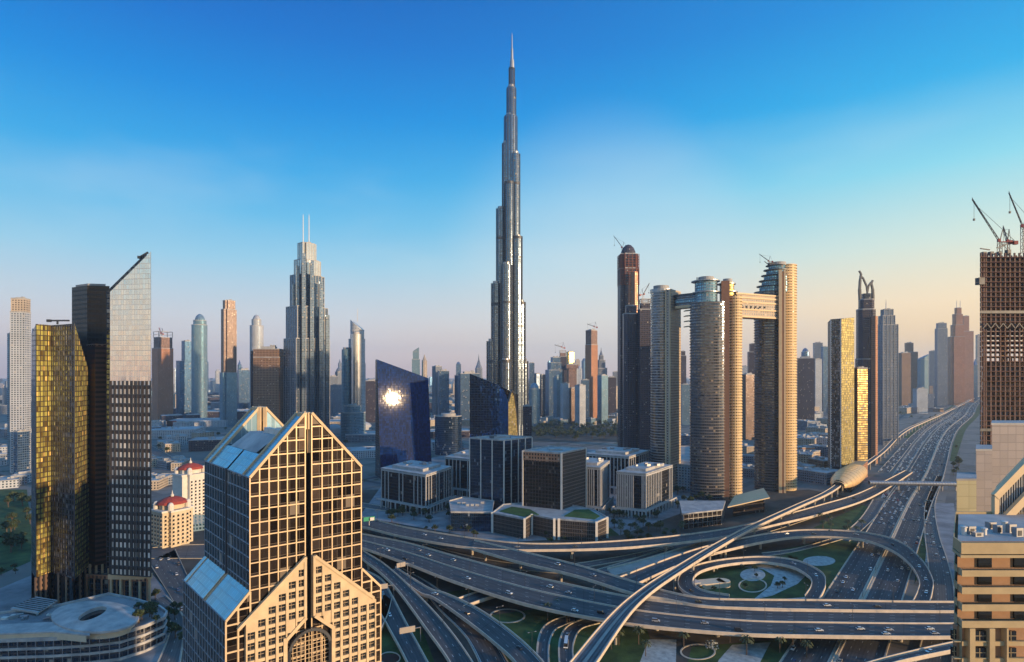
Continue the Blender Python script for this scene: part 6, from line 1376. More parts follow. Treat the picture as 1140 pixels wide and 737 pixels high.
for i, (px, py, rx) in enumerate(((262, 462, 15), (240, 464, 13), (283, 462, 12), (384, 468, 12), (402, 478, 12), (372, 482, 10))):
    X, D_ = gp(px, py, 0); b = MB(); r = rx/F*D_; b.lathe((X, D_, 8), [(r, 0), (r*.95, 5), (r*.75, 10), (r*.4, 14), (0, 15.5)], 20, sy=.7); b.lathe((X, D_, 0), [(r, 0), (r, 8)], 20, sy=.7)
    o = b.build('domed_roof', M['mallroof'], loc=(X, D_, 0), smooth=False); tag(o, ['middle pale domed roof of the mall, behind the left peak of the gabled tower', 'leftmost pale domed roof of the mall', 'pale domed roof touching the brown hotel slab', 'pale domed roof right of the gabled tower peak', 'pale domed roof close to the sun mirror tower', 'lowest pale domed roof right of the gabled tower'][i], 'roof')
# magenta sign panel
X, D_ = gp(202, 476, 0); b = MB(); b.box((X, D_-50, 8), 26, 1.2, 16, .1); b.box((X, D_-49, 0), 1.5, 1.5, 9, .1, 1); o = b.build('advert_panel', [M['redbed'], M['dmetal']]); tag(o, 'dark magenta advertising panel on the front of the mall', 'billboard')
# beige old-town houses
zones = [ # px range, py range, n, width px, height px, mats, group, label
 ((425, 545), (440, 480), 44, (8, 15), (3, 7), ['beige', 'pale', 'beige'], 'old town houses', 'small beige flat roofed house in the old town between the two mirror blocks'),
 ((585, 690), (446, 474), 46, (6, 13), (3, 6), ['pale', 'tealglass', 'beige'], 'low houses under the downtown cluster', 'small pale block at the foot of the downtown cluster beyond the dark park'),
 ((0, 36), (440, 545), 22, (10, 22), (4, 9), ['pale', 'grey'], 'low blocks at the left edge', 'low grey block in the district left of the gold lit glass tower'),
 ((168, 320), (438, 464), 40, (8, 18), (3, 7), ['grey', 'plum', 'blueglass'], 'low blocks behind the mall', 'low bluish block in the district behind the mall roofs'),
 ((826, 842), (440, 500), 5, (8, 12), (4, 8), ['pale', 'beige'], 'low blocks in the tower gap', 'low pale block seen in the gap between the middle and rightmost sky towers'),
 ((888, 924), (436, 512), 30, (10, 22), (5, 10), ['beige', 'grey', 'copper', 'pale'], 'low blocks beside the sky towers', 'low block between the rightmost sky tower and the yellow gold tower'),
 ((1000, 1060), (434, 464), 34, (7, 16), (3, 7), ['beige', 'brown', 'pale'], 'low blocks along the far highway', 'low sunlit block between the masted tower and the far highway'),
 ((368, 420), (440, 470), 24, (7, 14), (3, 7), ['pale', 'beige', 'grey'], 'low blocks beside the curved tower', 'low pale block in the streets around the white curved tower'),
 ((166, 206), (500, 545), 7, (10, 16), (4, 8), ['beige', 'pale', 'grey'], 'low blocks above the hotels', 'low block between the blade tower and the further red domed hotel'),
 ((888, 922), (508, 538), 8, (14, 22), (6, 11), ['beige', 'grey', 'brown'], 'blocks behind the station', 'low block close behind the golden station and left of the yellow gold tower'),
 ((826, 842), (500, 540), 4, (9, 13), (5, 9), ['beige', 'grey'], 'near low blocks in the tower gap', 'near low block at ground level between the middle and rightmost sky towers'),
 ((166, 232), (470, 500), 9, (12, 22), (5, 9), ['beige', 'pale', 'plum'], 'blocks by the mall roads', 'low block beside the roads right of the blade tower'),
 ((757, 768), (450, 500), 4, (8, 12), (5, 9), ['grey', 'pale'], 'low blocks between sky towers', 'low grey block seen between the leftmost and middle sky towers'),
]
for (xa_, xb2), (ya, yb), n, (w0, w1), (h0, h1), ms, grp, lb in zones:
    for i in range(n):
        px = xa_+(xb2-xa_)*(i+rnd.uniform(.1, .9))/n; py = rnd.uniform(ya, yb); s_ = (py-HY)/40
        if inroad(*gp(px, py), 130, 90): continue
        lowblock(px, py, rnd.uniform(w0, w1), rnd.uniform(h0, h1)*max(.7, min(1.3, s_)), rnd.uniform(25, 60), rnd.choice(ms), rnd.choice(['roofgrey', 'roofpale', 'mallroof']), lb, grp)
# far-off city that reads as one mass
b = MB(); far_m = ['grey', 'blueglass', 'beige', 'plum']
for i in range(1900):
    D_ = 2300*math.exp(rnd.uniform(0, 1.9)); X = rnd.uniform(-1.0, .93)*D_
    mx_ = 13200*(D_/15000) 
    if D_ < 9000:   # keep the highway corridor clear
        k = next((j for j in range(len(mid)-1) if mid[j][1] <= D_ < mid[j+1][1]), len(mid)-2); q = mid[k]; q2 = mid[k+1]; xm = q[0]+(q2[0]-q[0])*(D_-q[1])/(q2[1]-q[1])
        if xm-150 < X < xm+90: continue
    w = rnd.uniform(20, 60); h = rnd.choice([8, 12, 18, 25, 40]) if rnd.random() < .86 else rnd.uniform(50, 110)
    b.box((X, D_, 0), w if h < 50 else 28, rnd.uniform(20, 50) if h < 50 else 26, h, rnd.uniform(0, 1.5), rnd.randrange(4))
tag(b.build('distant_city', [M[m_] for m_ in far_m], loc=(0, 2600, 0)), 'hazy mass of far-off low buildings stretching to the horizon', 'city', None, 'stuff')
# individual far towers above the horizon
hz = [(40, 70), (171, 196), (196, 246), (264, 282), (366, 382), (466, 482), (498, 512), (596, 652), (640, 690), (885, 925), (1000, 1042), (1074, 1092)]
k = 0
for a, c_ in hz:
    for i in range(max(1, int((c_-a)/9))):
        px = rnd.uniform(a, c_); D_ = rnd.uniform(3200, 5200); w = rnd.uniform(3.5, 6.5); yt = rnd.uniform(401, 413)
        P_ = fit(rnd.choice(['box', 'oct', 'cross', 'ell']), px-w/2, px+w/2, D_, rnd.uniform(0, 45), .8); b = MB(); z = zt(yt, D_); b.prism(P_, 0, z, 0, 1); kk = rnd.randrange(4); cc = cen(P_); ww = w/F*D_/2
        if kk == 0: b.prism(scl(P_, .6), z, z+10, 0, 1)
        elif kk == 1: b.lathe((*cc, z), [(ww*.8, 0), (ww*.5, ww*.8), (.5, ww*2.4)], 6)
        elif kk == 2: b.lathe((*cc, z), [(ww*.8, 0), (ww*.7, ww*.4), (ww*.4, ww*.8), (0, ww)], 10)
        else: b.prism(scl(P_, .75), z, [z+2+(p[0]-cc[0]+ww)*.6 for p in P_], 0, 1)
        o = b.build('far_tower', [M[rnd.choice(['grey', 'blueglass', 'pale', 'beige'])], M['roofgrey']], loc=(*cen(P_), 0)); tag(o, 'faint small tower block on the hazy skyline far behind the named towers', 'tower', 'far towers on the horizon'); k += 1

# ================================================================== TREES
def leafcloud(b, c, r, n, sz, flat_=.75, rn=random):
    for _ in range(n):
        th = rn.uniform(0, 2*math.pi); ph = math.acos(rn.uniform(-.7, 1)); rr = r*(rn.random()**.4)
        p = Vector((c[0]+rr*math.sin(ph)*math.cos(th), c[1]+rr*math.sin(ph)*math.sin(th), c[2]+rr*math.cos(ph)*flat_))
        a = Vector((rn.uniform(-1, 1), rn.uniform(-1, 1), rn.uniform(-.6, .6))).normalized(); d = a.cross(Vector((rn.uniform(-1, 1), rn.uniform(-1, 1), rn.uniform(-1, 1)))).normalized(); s = sz*rn.uniform(.6, 1.3)
        b.poly([p-a*s, p+d*s*.6, p+a*s, p-d*s*.6])
def proto_broad(seed, lab):
    rn = random.Random(seed); t = thing('tree', lab, 'tree', (0, 0, 0)); b = MB(); b.lathe((0, 0, 0), [(.38, 0), (.28, 2.2), (.16, 4.4)], 7)
    cl = []
    for k in range(5):
        a = 2*math.pi*k/5+rn.uniform(-.4, .4); q = (1.7*math.cos(a), 1.7*math.sin(a), rn.uniform(4.3, 6.2)); b.bar((0, 0, 2.4+k*.3), q, .16); cl.append(q)
    b.build('trunk', M['bark'], t); b = MB()
    for q in cl+[(0, 0, 6.6)]: leafcloud(b, q, rn.uniform(1.5, 2.2), 50, .7, .75, rn)
    b.build('crown', M['leaf'], t); return t
def proto_palm(lab):
    t = thing('palm_tree', lab, 'palm tree', (0, 0, 0)); b = MB(); b.lathe((0, 0, 0), [(.3, 0), (.22, 4), (.2, 8), (.3, 8.4)], 7); b.build('trunk', M['bark'], t); b = MB()
    for k in range(15):
        a = 2*math.pi*k/15; e = (.9, .35, .1)[k % 3]; pts = [(0, 8.3), (1.2, 8.3+e*1.4), (2.5, 8.3+e*1.6-.3), (3.6, 8.1+e-1.3)]
        for (r0, z0), (r1, z1) in zip(pts, pts[1:]):
            ca, sa = math.cos(a), math.sin(a); w = .42; b.poly([(r0*ca-sa*w, r0*sa+ca*w, z0-.15), (r1*ca-sa*w, r1*sa+ca*w, z1-.15), (r1*ca, r1*sa, z1), (r0*ca, r0*sa, z0)]); b.poly([(r0*ca, r0*sa, z0), (r1*ca, r1*sa, z1), (r1*ca+sa*w, r1*sa-ca*w, z1-.15), (r0*ca+sa*w, r0*sa-ca*w, z0-.15)])
    b.build('crown', M['leaf2'], t); return t
def dup(root, loc, rz, sc, label, group):
    r = root.copy(); COL.objects.link(r); r.location = loc; r.rotation_euler = (0, 0, rz); r.scale = (sc, sc, sc); r['label'] = label; r['group'] = group
    for ch in root.children:
        c = ch.copy(); COL.objects.link(c); c.parent = r
        for g2 in ch.children: d_ = g2.copy(); COL.objects.link(d_); d_.parent = c
    return r
protos = [proto_broad(3, 'x'), proto_broad(8, 'x'), proto_broad(14, 'x')]; palm = proto_palm('x'); used = set()
def put(p, loc, rz, sc, label, group):
    if p.name not in used:
        used.add(p.name); p.location = loc; p.rotation_euler = (0, 0, rz); p.scale = (sc,)*3; p['label'] = label; p['group'] = group; return p
    return dup(p, loc, rz, sc, label, group)
tz = [((2, 36), (555, 622), 22, 1.5, 'dark leafy tree in the park left of the gold lit glass tower', 'park trees at the left edge', 0),
      ((0, 60), (632, 642), 9, .7, 'small round tree in the row along the paving left of the gold lit glass tower', 'row of small trees on the left paving', 0),
      ((168, 205), (668, 720), 14, .9, 'leafy street tree on the pavement right of the blade tower', 'street trees beside the blade tower', 0),
      ((150, 184), (680, 694), 12, .8, 'bushy tree planted on the rim of the podium roof', 'podium roof trees', 15),
      ((430, 510), (566, 582), 26, 1.1, 'tree in front of the white framed office by the sun mirror tower', 'trees by the left white framed office', 0),
      ((748, 800), (548, 572), 26, 1.2, 'leafy tree in the grove at the foot of the middle sky tower', 'grove at the foot of the sky tower', 0),
      ((676, 745), (570, 592), 22, 1.0, 'tree in the curved beds of the office plaza', 'plaza trees', 0),
      ((584, 696), (483, 491), 26, 1.7, 'dark tree at the near edge of the park beyond the brown office cube', 'trees at the edge of the dark park', 0),
      ((430, 560), (590, 600), 12, .8, 'tree on the verge behind the back flyover', 'verge trees', 0),
      ((770, 900), (626, 662), 16, .55, 'small shrub tree on the lawn inside the loop ramp', 'shrub trees inside the loop ramp', 0),
      ((925, 985), (556, 600), 22, .8, 'leafy tree on the green verge left of the highway', 'trees on the left highway verge', 0),
      ((600, 760), (596, 606), 18, .8, 'roadside tree between the back flyover and the office plaza', 'roadside trees by the plaza', 0),
      ((430, 545), (478, 496), 18, 1.3, 'tree among the old town streets between the mirror blocks', 'old town trees', 0),
      ((888, 922), (450, 535), 18, 1.3, 'street tree among the low blocks left of the yellow gold tower', 'trees left of the yellow gold tower', 0),
      ((165, 420), (446, 505), 44, 1.5, 'street tree among the mall halls behind the gabled tower', 'trees around the mall', 0),
      ((1056, 1068), (490, 530), 14, 1.3, 'shrubby tree on the green strip right of the highway', 'trees on the right highway verge', 0)]
for (xa_, xb2), (ya, yb), n, s_, lb, grp, h in tz:
    for i in range(n):
        px, py = rnd.uniform(xa_, xb2), rnd.uniform(ya, yb); x, y = gp(px, py, h)
        if inroad(x, y): continue
        put(protos[i % 3], (x, y, h), rnd.uniform(0, 6), s_*rnd.uniform(.75, 1.25), lb, grp)
for (xa_, xb2), (ya, yb), n, lb, grp in (((602, 640), (684, 694), 5, 'palm under the wide flyover beside the curved roads', 'palms by the curved roads'), ((655, 900), (714, 734), 12, 'palm on the lawns below the wide flyover', 'palms below the wide flyover'), ((770, 800), (640, 655), 0, '', ''), ((905, 960), (575, 612), 14, 'palm on the lawn beside the left kerb of the highway', 'palms beside the highway'), ((640, 760), (588, 600), 12, 'palm along the frontage of the office plaza', 'palms by the plaza')):
    for i in range(n):
        x, y = gp(rnd.uniform(xa_, xb2), rnd.uniform(ya, yb)); put(palm, (x, y, 0), rnd.uniform(0, 6), rnd.uniform(.8, 1.15), lb, grp)

b = MB(); rw = random.Random(31)
for xa_, xb2, ya, yb, n in ((582, 700, 470, 487, 190), (590, 690, 450, 470, 40), (1000, 1050, 442, 470, 24), (430, 545, 446, 480, 40)):
    for _ in range(n):
        x, y = gp(rw.uniform(xa_, xb2), rw.uniform(ya, yb))
        if not inroad(x, y): leafcloud(b, (x, y, 7), rw.uniform(5, 9), 46, 2.0, .8, rw)
tag(b.build('woodland', M['leaf'], loc=(60, 1500, 0)), 'dark far-off mass of park and street trees beyond the offices', 'trees', None, 'stuff')
# ================================================================== STREET LAMPS, GANTRIES
def lamp(p, an, label, group, first=[None]):
    if first[0] is None:
        t = thing('street_lamp', label, 'street lamp', (0, 0, 0), group); b = MB(); b.lathe((0, 0, 0), [(.16, 0), (.09, 11)], 6); b.bar((-2, 0, 11.1), (2, 0, 11.1), .1); b.build('pole', M['dmetal'], t)
        for s_ in (-1, 1): b = MB(); b.box((s_*2.1, 0, 11.0), 1.0, .4, .2); b.build('lamp_head', M['metal'], t)
        first[0] = t; t.location = p; t.rotation_euler = (0, 0, an); return
    dup(first[0], p, an, 1, label, group)
for k in range(9):
    p, an = main.at(main.len*(.2+k*.085), .47); lamp(p, an+R(90), 'street lamp on the central barrier of the wide flyover', 'street lamps on the wide flyover')
for k in range(6):
    p, an = r1.at(r1.len*(.1+k*.1), .02); lamp(p, an+R(90), 'street lamp along the back flyover by the green roofed podium', 'street lamps on the back flyover')
for k in range(12):
    p, an = mrb.at(250+k*70, .5); lamp(p, an+R(90), 'street lamp in the median of the highway', 'street lamps in the highway median')
for rb_, n_l, lb_, gr_ in ((ra2, 5, 'street lamp on the straight ramp below the wide flyover', 'street lamps on the straight ramp'), (ra1, 4, 'street lamp on the narrow ramp near the gabled tower', 'street lamps on the narrow ramp'), (big, 7, 'street lamp on the long ramp arching over the highway', 'street lamps on the arching ramp'), (lp, 6, 'street lamp on the loop ramp', 'street lamps on the loop ramp'), (r2, 6, 'street lamp on the branch flyover', 'street lamps on the branch flyover')):
    for k in range(n_l):
        p, an = rb_.at(rb_.len*(.12+.76*k/n_l), .03); lamp(p, an+R(90), lb_, gr_)
for i, (rb, d0, wd, lb) in enumerate(((ra3, .28, 7, 'tan sign gantry panel above the low ramp nearest the gabled tower'), (ra2, .07, 7, 'tan backed sign gantry panel where the straight ramp leaves the wide flyover'), (ra3, .62, 9, 'wide tan sign gantry panel above the low ramp near the bottom edge'))):
    p, an = rb.at(rb.len*d0, .5); t = thing('sign_gantry', lb, 'road sign', p); w = rb.w(0); b = MB()
    c = Vector(p); nv = Vector((-math.sin(an), math.cos(an), 0))
    b.bar(c+nv*w*.62, c+nv*w*.62+Vector((0, 0, 8.5)), .4); b.bar(c+nv*w*.62+Vector((0, 0, 8.3)), c-nv*w*.4+Vector((0, 0, 8.3)), .35); b.build('gantry_frame', M['metal'], t)
    b = MB(); b.box((c.x, c.y, c.z+6.5), .4, wd, 3.4, an); b.build('sign_panel', M['concrete'], t)
p = gp(411, 585, 10); b = MB(); b.box((p[0], p[1], 14.5), 11, .4, 4, .5); b.box((p[0], p[1], 8), .4, .4, 7, .5, 1); b.box((p[0]+3, p[1]-.3, 15), 4, .1, 3, .5, 1); o = b.build('direction_sign', [plain('sign_green', (.02, .28, .16), .5, var=.05), M['white']]); tag(o, 'green road direction sign where the back flyover leaves the frame behind the gabled tower', 'road sign')
b = MB(); p = gp(790, 653, 0); b.box((p[0], p[1], 0), 22, 10, 4, .25); b.box((p[0]-12, p[1]-2, 0), 6, 8, 5, .25, 1); b.lathe((p[0]+11, p[1]+2, 0), [(5, 0), (5, 4), (0, 4)], 16); o = b.build('pump_house', [M['cream'], M['roofpale']]); tag(o, 'small pale pump house inside the loop ramp', 'building')
b = MB(); p = gp(793, 722, 0)
leafcloud(b, (p[0], p[1], 2.2), 4.2, 120, .6, .6); b.lathe((p[0], p[1], 0), [(.5, 0), (.3, 3)], 6); o = b.build('flowering_bush', M['gravel']); tag(o, 'whitish flowering bush in the ring bed under the wide flyover', 'bush')

# ================================================================== CARS
carcol = {'white': (.72, .72, .70), 'silver': (.40, .41, .43), 'black': (.02, .02, .022), 'dark grey': (.09, .095, .10), 'red': (.32, .03, .02), 'beige': (.42, .36, .27), 'blue': (.03, .07, .18)}
CM = {k: plain('paint_'+k.replace(' ', '_'), v, .28, metal=.1, var=.03, spec=.6) for k, v in carcol.items()}
M['lampglass'] = plain('headlight_glass', (.7, .7, .65), .2); M['rubber'] = plain('rubber', (.02, .02, .02), .9)
CP = {}
def carproto(col, far=False, kind='car'):
    key = (col, far, kind)
    if key in CP: return CP[key]
    H = {'car': (.62, 1.42, 4.6), 'suv': (.85, 1.85, 4.9), 'van': (.9, 2.4, 5.6), 'bus': (.9, 3.1, 11.5)}[kind]; L2 = H[2]/2; W2 = .92 if kind != 'bus' else 1.25
    def body(b, mi=0):
        s = [(-L2, .55), (-L2*.96, H[0]+.22), (L2*.55, H[0]+.26), (L2*.97, H[0]+.02), (L2, .5)]
        for (x0, z0), (x1, z1) in zip(s, s[1:]): b.poly([(x0, -W2, z0), (x1, -W2, z1), (x1, W2, z1), (x0, W2, z0)], None, mi)
        for sy in (-1, 1):
            q = [(x, sy*W2, z) for x, z in s]+[(L2*.9, sy*W2, .28), (-L2*.9, sy*W2, .28)]; b.poly(q if sy > 0 else q[::-1], None, mi)
        b.poly([(-L2, -W2, .55), (-L2, W2, .55), (-L2*.9, W2, .28), (-L2*.9, -W2, .28)], None, mi); b.poly([(L2, -W2, .5), (L2*.9, -W2, .28), (L2*.9, W2, .28), (L2, W2, .5)], None, mi)
    xr0, xr1 = (-L2*.60, L2*.16) if kind == 'car' else (-L2*.9, L2*.30 if kind != 'bus' else L2*.92); xb0, xb1 = (-L2*.86, L2*.5) if kind == 'car' else (-L2*.96, L2*.55 if kind != 'bus' else L2*.96)
    zb_, zr_ = H[0]+.2, H[1]
    def glass(b, mi=0):
        b.poly([(xb0, -W2*.95, zb_), (xb0, W2*.95, zb_), (xr0, W2*.78, zr_), (xr0, -W2*.78, zr_)][::-1], None, mi); b.poly([(xb1, -W2*.95, zb_), (xb1, W2*.95, zb_), (xr1, W2*.78, zr_), (xr1, -W2*.78, zr_)], None, mi)
        for sy in (-1, 1): b.poly([(xb0, sy*W2*.95, zb_), (xb1, sy*W2*.95, zb_), (xr1, sy*W2*.78, zr_), (xr0, sy*W2*.78, zr_)], None, mi)
    def roof(b, mi=0): b.poly([(xr0, -W2*.8, zr_+.03), (xr1, -W2*.8, zr_+.03), (xr1, W2*.8, zr_+.03), (xr0, W2*.8, zr_+.03)], None, mi)
    nm = {'car': 'car', 'suv': 'car', 'van': 'van', 'bus': 'bus'}[kind]
    if far:
        b = MB(); body(b); glass(b, 1); roof(b)
        for sx in (-.6, .6):
            for sy in (-1, 1): b.box((L2*sx, sy*W2*.95, 0), .62, .25, .62, 0, 1)
        o = b.build(nm, [CM[col], M['blackglass']], loc=(0, 0, 0)); CP[key] = o; return o
    t = thing(nm, 'x', nm, (0, 0, 0)); b = MB(); body(b); roof(b); b.build('body', CM[col], t); b = MB(); glass(b); b.build('windows', M['blackglass'], t)
    for sx in (-.6, .6):
        for sy in (-1, 1):
            b = MB(); n = 10
            for i in range(n):
                a0, a1 = 2*math.pi*i/n, 2*math.pi*(i+1)/n; q = lambda a, y: (L2*sx+.33*math.cos(a), y, .33+.33*math.sin(a)); b.poly([q(a0, sy*W2*.8), q(a1, sy*W2*.8), q(a1, sy*W2*1.01), q(a0, sy*W2*1.01)])
            b.poly([(L2*sx+.33*math.cos(2*math.pi*i/n), sy*W2*1.01, .33+.33*math.sin(2*math.pi*i/n)) for i in range(n)]); b.build('wheel', M['rubber'], t)
    for sy in (-1, 1): b = MB(); b.box((L2*.985, sy*W2*.7, .52), .1, .4, .16); b.build('headlight', M['lampglass'], t)
    CP[key] = t; return t
usedc = set(); ncar = 0
def placecar(col, far, kind, p, an, dz, label, group):
    global ncar
    o = carproto(col, far, kind); ncar += 1
    if o.name not in usedc: usedc.add(o.name); r = o
    else:
        r = o.copy(); COL.objects.link(r)
        for ch in o.children: c = ch.copy(); COL.objects.link(c); c.parent = r
    r.location = (p[0], p[1], p[2]+dz); r.rotation_euler = (0, 0, an); r['label'] = label; r['category'] = 'bus' if kind == 'bus' else 'van' if kind == 'van' else 'car'
    if group: r['group'] = group
    elif 'group' in r: del r['group']
def colr(r): return r.choices(list(carcol), [46, 16, 12, 12, 5, 6, 3])[0]
cr = random.Random(77)
# near ones on the flyovers, placed where the photograph has them: (ribbon, px, t, direction, colour)
def find(rb, px, t):
    best = min(range(0, 400), key=lambda k: abs(HX+F*rb.at(rb.len*k/400, t)[0][0]/rb.at(rb.len*k/400, t)[0][1]-px)+(0 if rb.at(rb.len*k/400, t)[0][1] > 0 else 9e9)); return rb.at(rb.len*best/400, t)
near = [(main, 911, .78, 0, 'white', 'near side of the wide flyover, left of the highway'), (main, 958, .70, 0, 'white', 'near side of the wide flyover above the highway'), (main, 990, .72, 0, 'silver', 'near side of the wide flyover, upper of the close pair'), (main, 986, .88, 0, 'white', 'near side of the wide flyover, lower of the close pair'),
        (main, 1036, .68, 0, 'white', 'near side of the wide flyover by the ochre block, upper one'), (main, 1042, .86, 0, 'silver', 'near side of the wide flyover by the ochre block, lower one'), (main, 641, .86, 0, 'white', 'near side of the wide flyover left of the rail viaduct'), (main, 632, .30, 1, 'silver', 'far side of the wide flyover left of the rail viaduct'),
        (main, 611, .24, 1, 'white', 'far side of the wide flyover above the two parapets'), (main, 566, .80, 0, 'white', 'near side of the wide flyover in the middle of its bend'), (main, 521, .72, 0, 'white', 'near side of the wide flyover further up its bend'), (main, 783, .68, 0, 'silver', 'near side of the wide flyover below the loop ramp'),
        (main, 729, .78, 0, 'silver', 'near side of the wide flyover just right of the rail viaduct'), (main, 823, .86, 0, 'black', 'outer lane of the near side of the wide flyover'), (main, 668, .78, 0, 'black', 'near side of the wide flyover just left of the rail viaduct'), (main, 432, .66, 0, 'white', 'near side of the wide flyover at its left end'), (main, 451, .80, 0, 'black', 'near side of the wide flyover near its left end'),
        (main, 466, .20, 1, 'silver', 'far side of the wide flyover at its left end'), (main, 505, .18, 1, 'white', 'far side of the wide flyover near its left end'), (main, 477, .30, 1, 'white', 'far side of the wide flyover, second at its left end'),
        (r2, 921, .5, 0, 'white', 'branch flyover above the highway'), (r2, 977, .55, 0, 'black', 'branch flyover close to the long arching ramp'), (r2, 620, .4, 1, 'white', 'branch flyover left of the rail viaduct'), (r2, 661, .5, 1, 'silver', 'branch flyover beside the rail viaduct'), (r2, 778, .5, 0, 'black', 'branch flyover where the loop ramp joins it'),
        (r1, 472, .4, 0, 'white', 'back flyover, left one of two close together'), (r1, 491, .5, 0, 'white', 'back flyover, right one of two close together'), (r1, 577, .5, 0, 'silver', 'back flyover in front of the green roofed podium'), (r1, 640, .5, 0, 'dark grey', 'back flyover right of the green roofed podium')]
for rb, px, t, rev, col, where in near:
    p, an = find(rb, px, t); placecar(col, False, cr.choice(['car', 'car', 'suv']), p, an+(math.pi if rev else 0), .02, f'{col} car on the {where}', None)
for i, (rb, d0, t, rev, col, where) in enumerate(((lp, .10, .5, 0, 'black', 'left lower bend of the loop ramp'), (lp, .26, .4, 0, 'silver', 'left side of the loop ramp'), (lp, .66, .5, 0, 'silver', 'upper right side of the loop ramp'), (lp, .78, .5, 0, 'white', 'right side of the loop ramp'),
        (big, .46, .4, 0, 'white', 'crest of the long arching ramp, left one'), (big, .52, .6, 0, 'dark grey', 'crest of the long arching ramp, right one'), (big, .60, .4, 0, 'silver', 'long arching ramp above the highway'), (big, .68, .5, 0, 'black', 'long arching ramp past its crest'), (big, .75, .3, 0, 'black', 'long arching ramp, upper of the descending cars'), (big, .81, .5, 0, 'white', 'long arching ramp, second of the descending cars'), (big, .88, .5, 0, 'silver', 'long arching ramp, third of the descending cars'), (big, .95, .4, 0, 'white', 'foot of the long arching ramp'),
        (ra2, .28, .45, 1, 'white', 'straight ramp below the wide flyover'), (ra2, .45, .6, 1, 'black', 'middle of the straight ramp'), (ra2, .70, .35, 1, 'dark grey', 'lower part of the straight ramp'), (ra3, .42, .6, 0, 'white', 'low ramp beside the red flower beds'), (ra3, .25, .4, 0, 'silver', 'upper part of the low ramp by the gabled tower'), (ra1, .12, .5, 0, 'silver', 'top of the narrow ramp nearest the gabled tower'), (brr, .45, .5, 1, 'white', 'ramp in the lower right corner'))):
    p, an = rb.at(rb.len*d0, t); placecar(col, False, 'car', p, an+(math.pi if rev else 0), .02, f'{col} car on the {where}', None)
p, an = busroad.at(busroad.len*.50, .5); placecar('white', False, 'bus', p, an, .12, 'white bus on the curved road under the wide flyover by the viaduct', None)
p, an = busroad.at(busroad.len*.64, .4); placecar('silver', False, 'car', p, an, .12, 'silver car in front of the bus on the curved road under the wide flyover', None)
p, an = hwL.at(250, .15); placecar('white', False, 'van', p, an+math.pi, .12, 'white van on the highway beside its left kerb, just above the wide flyover', None)
# highway traffic: nearer stretches as single cars, the far jam as one mass
def traffic(rb, d0, d1, n, lanes, rev, where, grp, limit, dens=None):
    out_ = []; seen = []
    for _ in range(n*6):
        if len(out_) >= n: break
        u = cr.random(); d = d0+(d1-d0)*u; ln_ = cr.randrange(lanes); 
        if any(l2 == ln_ and abs(d2-d) < 9 for d2, l2 in seen): continue
        seen.append((d, ln_)); out_.append((d, (ln_+.5)/lanes))
    for d, t in out_:
        p, an = rb.at(d, t); c = colr(cr); far = p[1] > 380
        if p[1] < 0: continue
        placecar(c, far, cr.choice(['car', 'car', 'suv']), p, an+(math.pi if rev else 0), .12, f'{c} car on the {where}', grp+f', {c} ones')
def dist_to_y(rb, y):
    lo = 0
    for i in range(rb.n+1):
        if rb.P(i, .5)[1] >= y: return rb.cum[min(i, rb.n)]
    return rb.len
S1 = lambda rb, a, c: (dist_to_y(rb, a), dist_to_y(rb, c))
a, c = S1(hwL, 300, 395); traffic(hwL, a, c, 8, 5, True, 'left carriageway of the highway below or under the wide flyover', 'cars on the near left carriageway', 0)
a, c = S1(hwR, 300, 395); traffic(hwR, a, c, 7, 5, False, 'right carriageway of the highway below or under the wide flyover', 'cars on the near right carriageway', 0)
a, c = S1(hwL, 415, 560); traffic(hwL, a, c, 11, 5, True, 'left carriageway between the wide flyover and the long arching ramp', 'cars between flyover and ramp, left', 0)
a, c = S1(hwR, 415, 560); traffic(hwR, a, c, 12, 5, False, 'right carriageway between the wide flyover and the long arching ramp', 'cars between flyover and ramp, right', 0)
a, c = S1(hwL, 590, 780); traffic(hwL, a, c, 40, 5, True, 'crowded left carriageway between the arching ramp and the footbridge', 'cars before the footbridge, left', 0)
a, c = S1(hwR, 590, 780); traffic(hwR, a, c, 14, 5, False, 'right carriageway between the arching ramp and the footbridge', 'cars before the footbridge, right', 0)
a, c = S1(col1, 560, 780); traffic(col1, a, c, 16, 3, True, 'collector road left of the highway before the footbridge', 'cars on the collector road', 0)
a, c = S1(hwL, 790, 1150); traffic(hwL, a, c, 62, 5, True, 'left carriageway just beyond the footbridge', 'cars beyond the footbridge, left', 0)
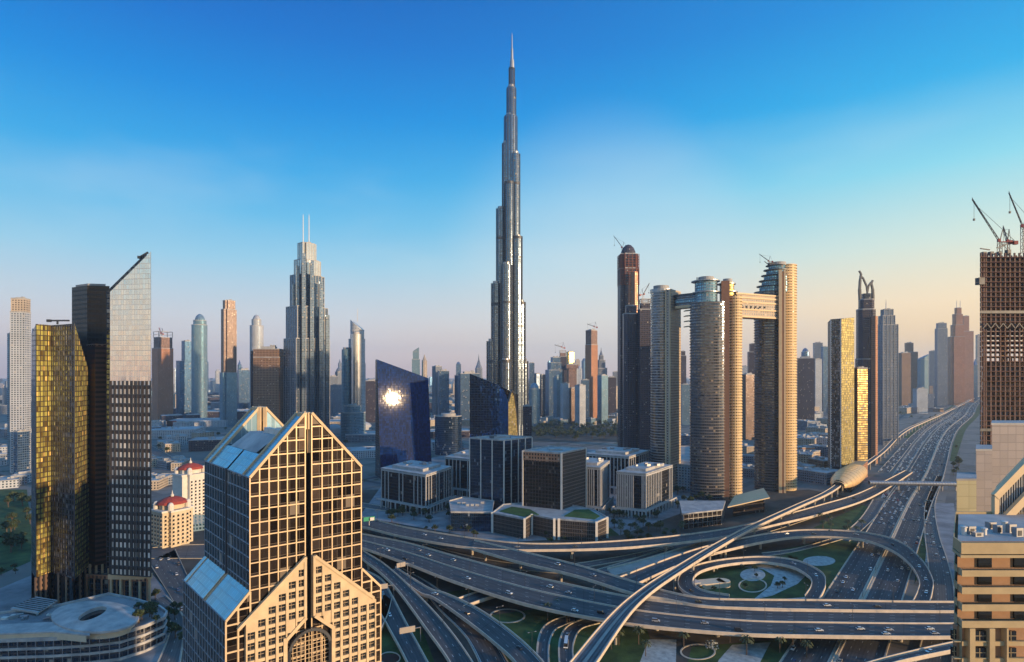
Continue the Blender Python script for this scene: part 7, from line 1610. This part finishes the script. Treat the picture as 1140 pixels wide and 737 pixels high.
a, c = S1(hwR, 790, 1150); traffic(hwR, a, c, 40, 5, False, 'right carriageway just beyond the footbridge', 'cars beyond the footbridge, right', 0)
traffic(serv, serv.len*.22, serv.len*.75, 18, 3, False, 'service road between the highway and the ochre block', 'cars on the service road', 0)
traffic(west, 5, west.len*.7, 12, 4, False, 'four lane road right of the blade tower', 'cars by the blade tower', 0)
b = MB(); fm = ['white', 'silver', 'black', 'dark grey']
for rb, lanes, n in ((hwL, 5, 640), (hwR, 5, 300), (col1, 3, 170), (col2, 3, 120)):
    for _ in range(n):
        a, c = S1(rb, 1155, 3200); d = a+(c-a)*cr.random()**1.2; p, an = rb.at(d, (cr.randrange(lanes)+.5)/lanes); mi = cr.choices(range(4), [50, 20, 15, 15])[0]
        b.box((p[0], p[1], p[2]+.3), 4.5, 1.8, .75, an, mi); b.box((p[0], p[1], p[2]+1.0), 2.3, 1.6, .5, an, mi)
for rb, lanes, n in ((col2, 3, 40), (col1, 3, 40)):
    for _ in range(n):
        a, c = S1(rb, 850, 1150); d = a+(c-a)*cr.random(); p, an = rb.at(d, (cr.randrange(lanes)+.5)/lanes); mi = cr.choices(range(4), [50, 20, 15, 15])[0]
        b.box((p[0], p[1], p[2]+.3), 4.5, 1.8, .75, an, mi); b.box((p[0], p[1], p[2]+1.0), 2.3, 1.6, .5, an, mi)
tag(b.build('distant_traffic', [CM[c] for c in fm], loc=(770, 1160, 0)), 'dense far traffic on the highway fading into the haze', 'traffic', None, 'stuff')
print('cars', ncar)

# ================================================================== HAZE
b = MB(); b.prism([(-17000, -3000), (17000, -3000), (17000, 17000), (-17000, 17000)], -1, 860, bottom=True)
hm = newmat('haze_air'); g = G(hm); pv = g.a('ShaderNodeVolumePrincipled', {'Color': (.74, .87, 1, 1), 'Density': HAZE_DENSITY, 'Anisotropy': .35}); o = g.a('ShaderNodeOutputMaterial'); g.l.new(pv.outputs[0], o.inputs['Volume'])
hz_ = tag(b.build('haze', hm, loc=(0, 0, -1)), None, None, None, 'stuff')
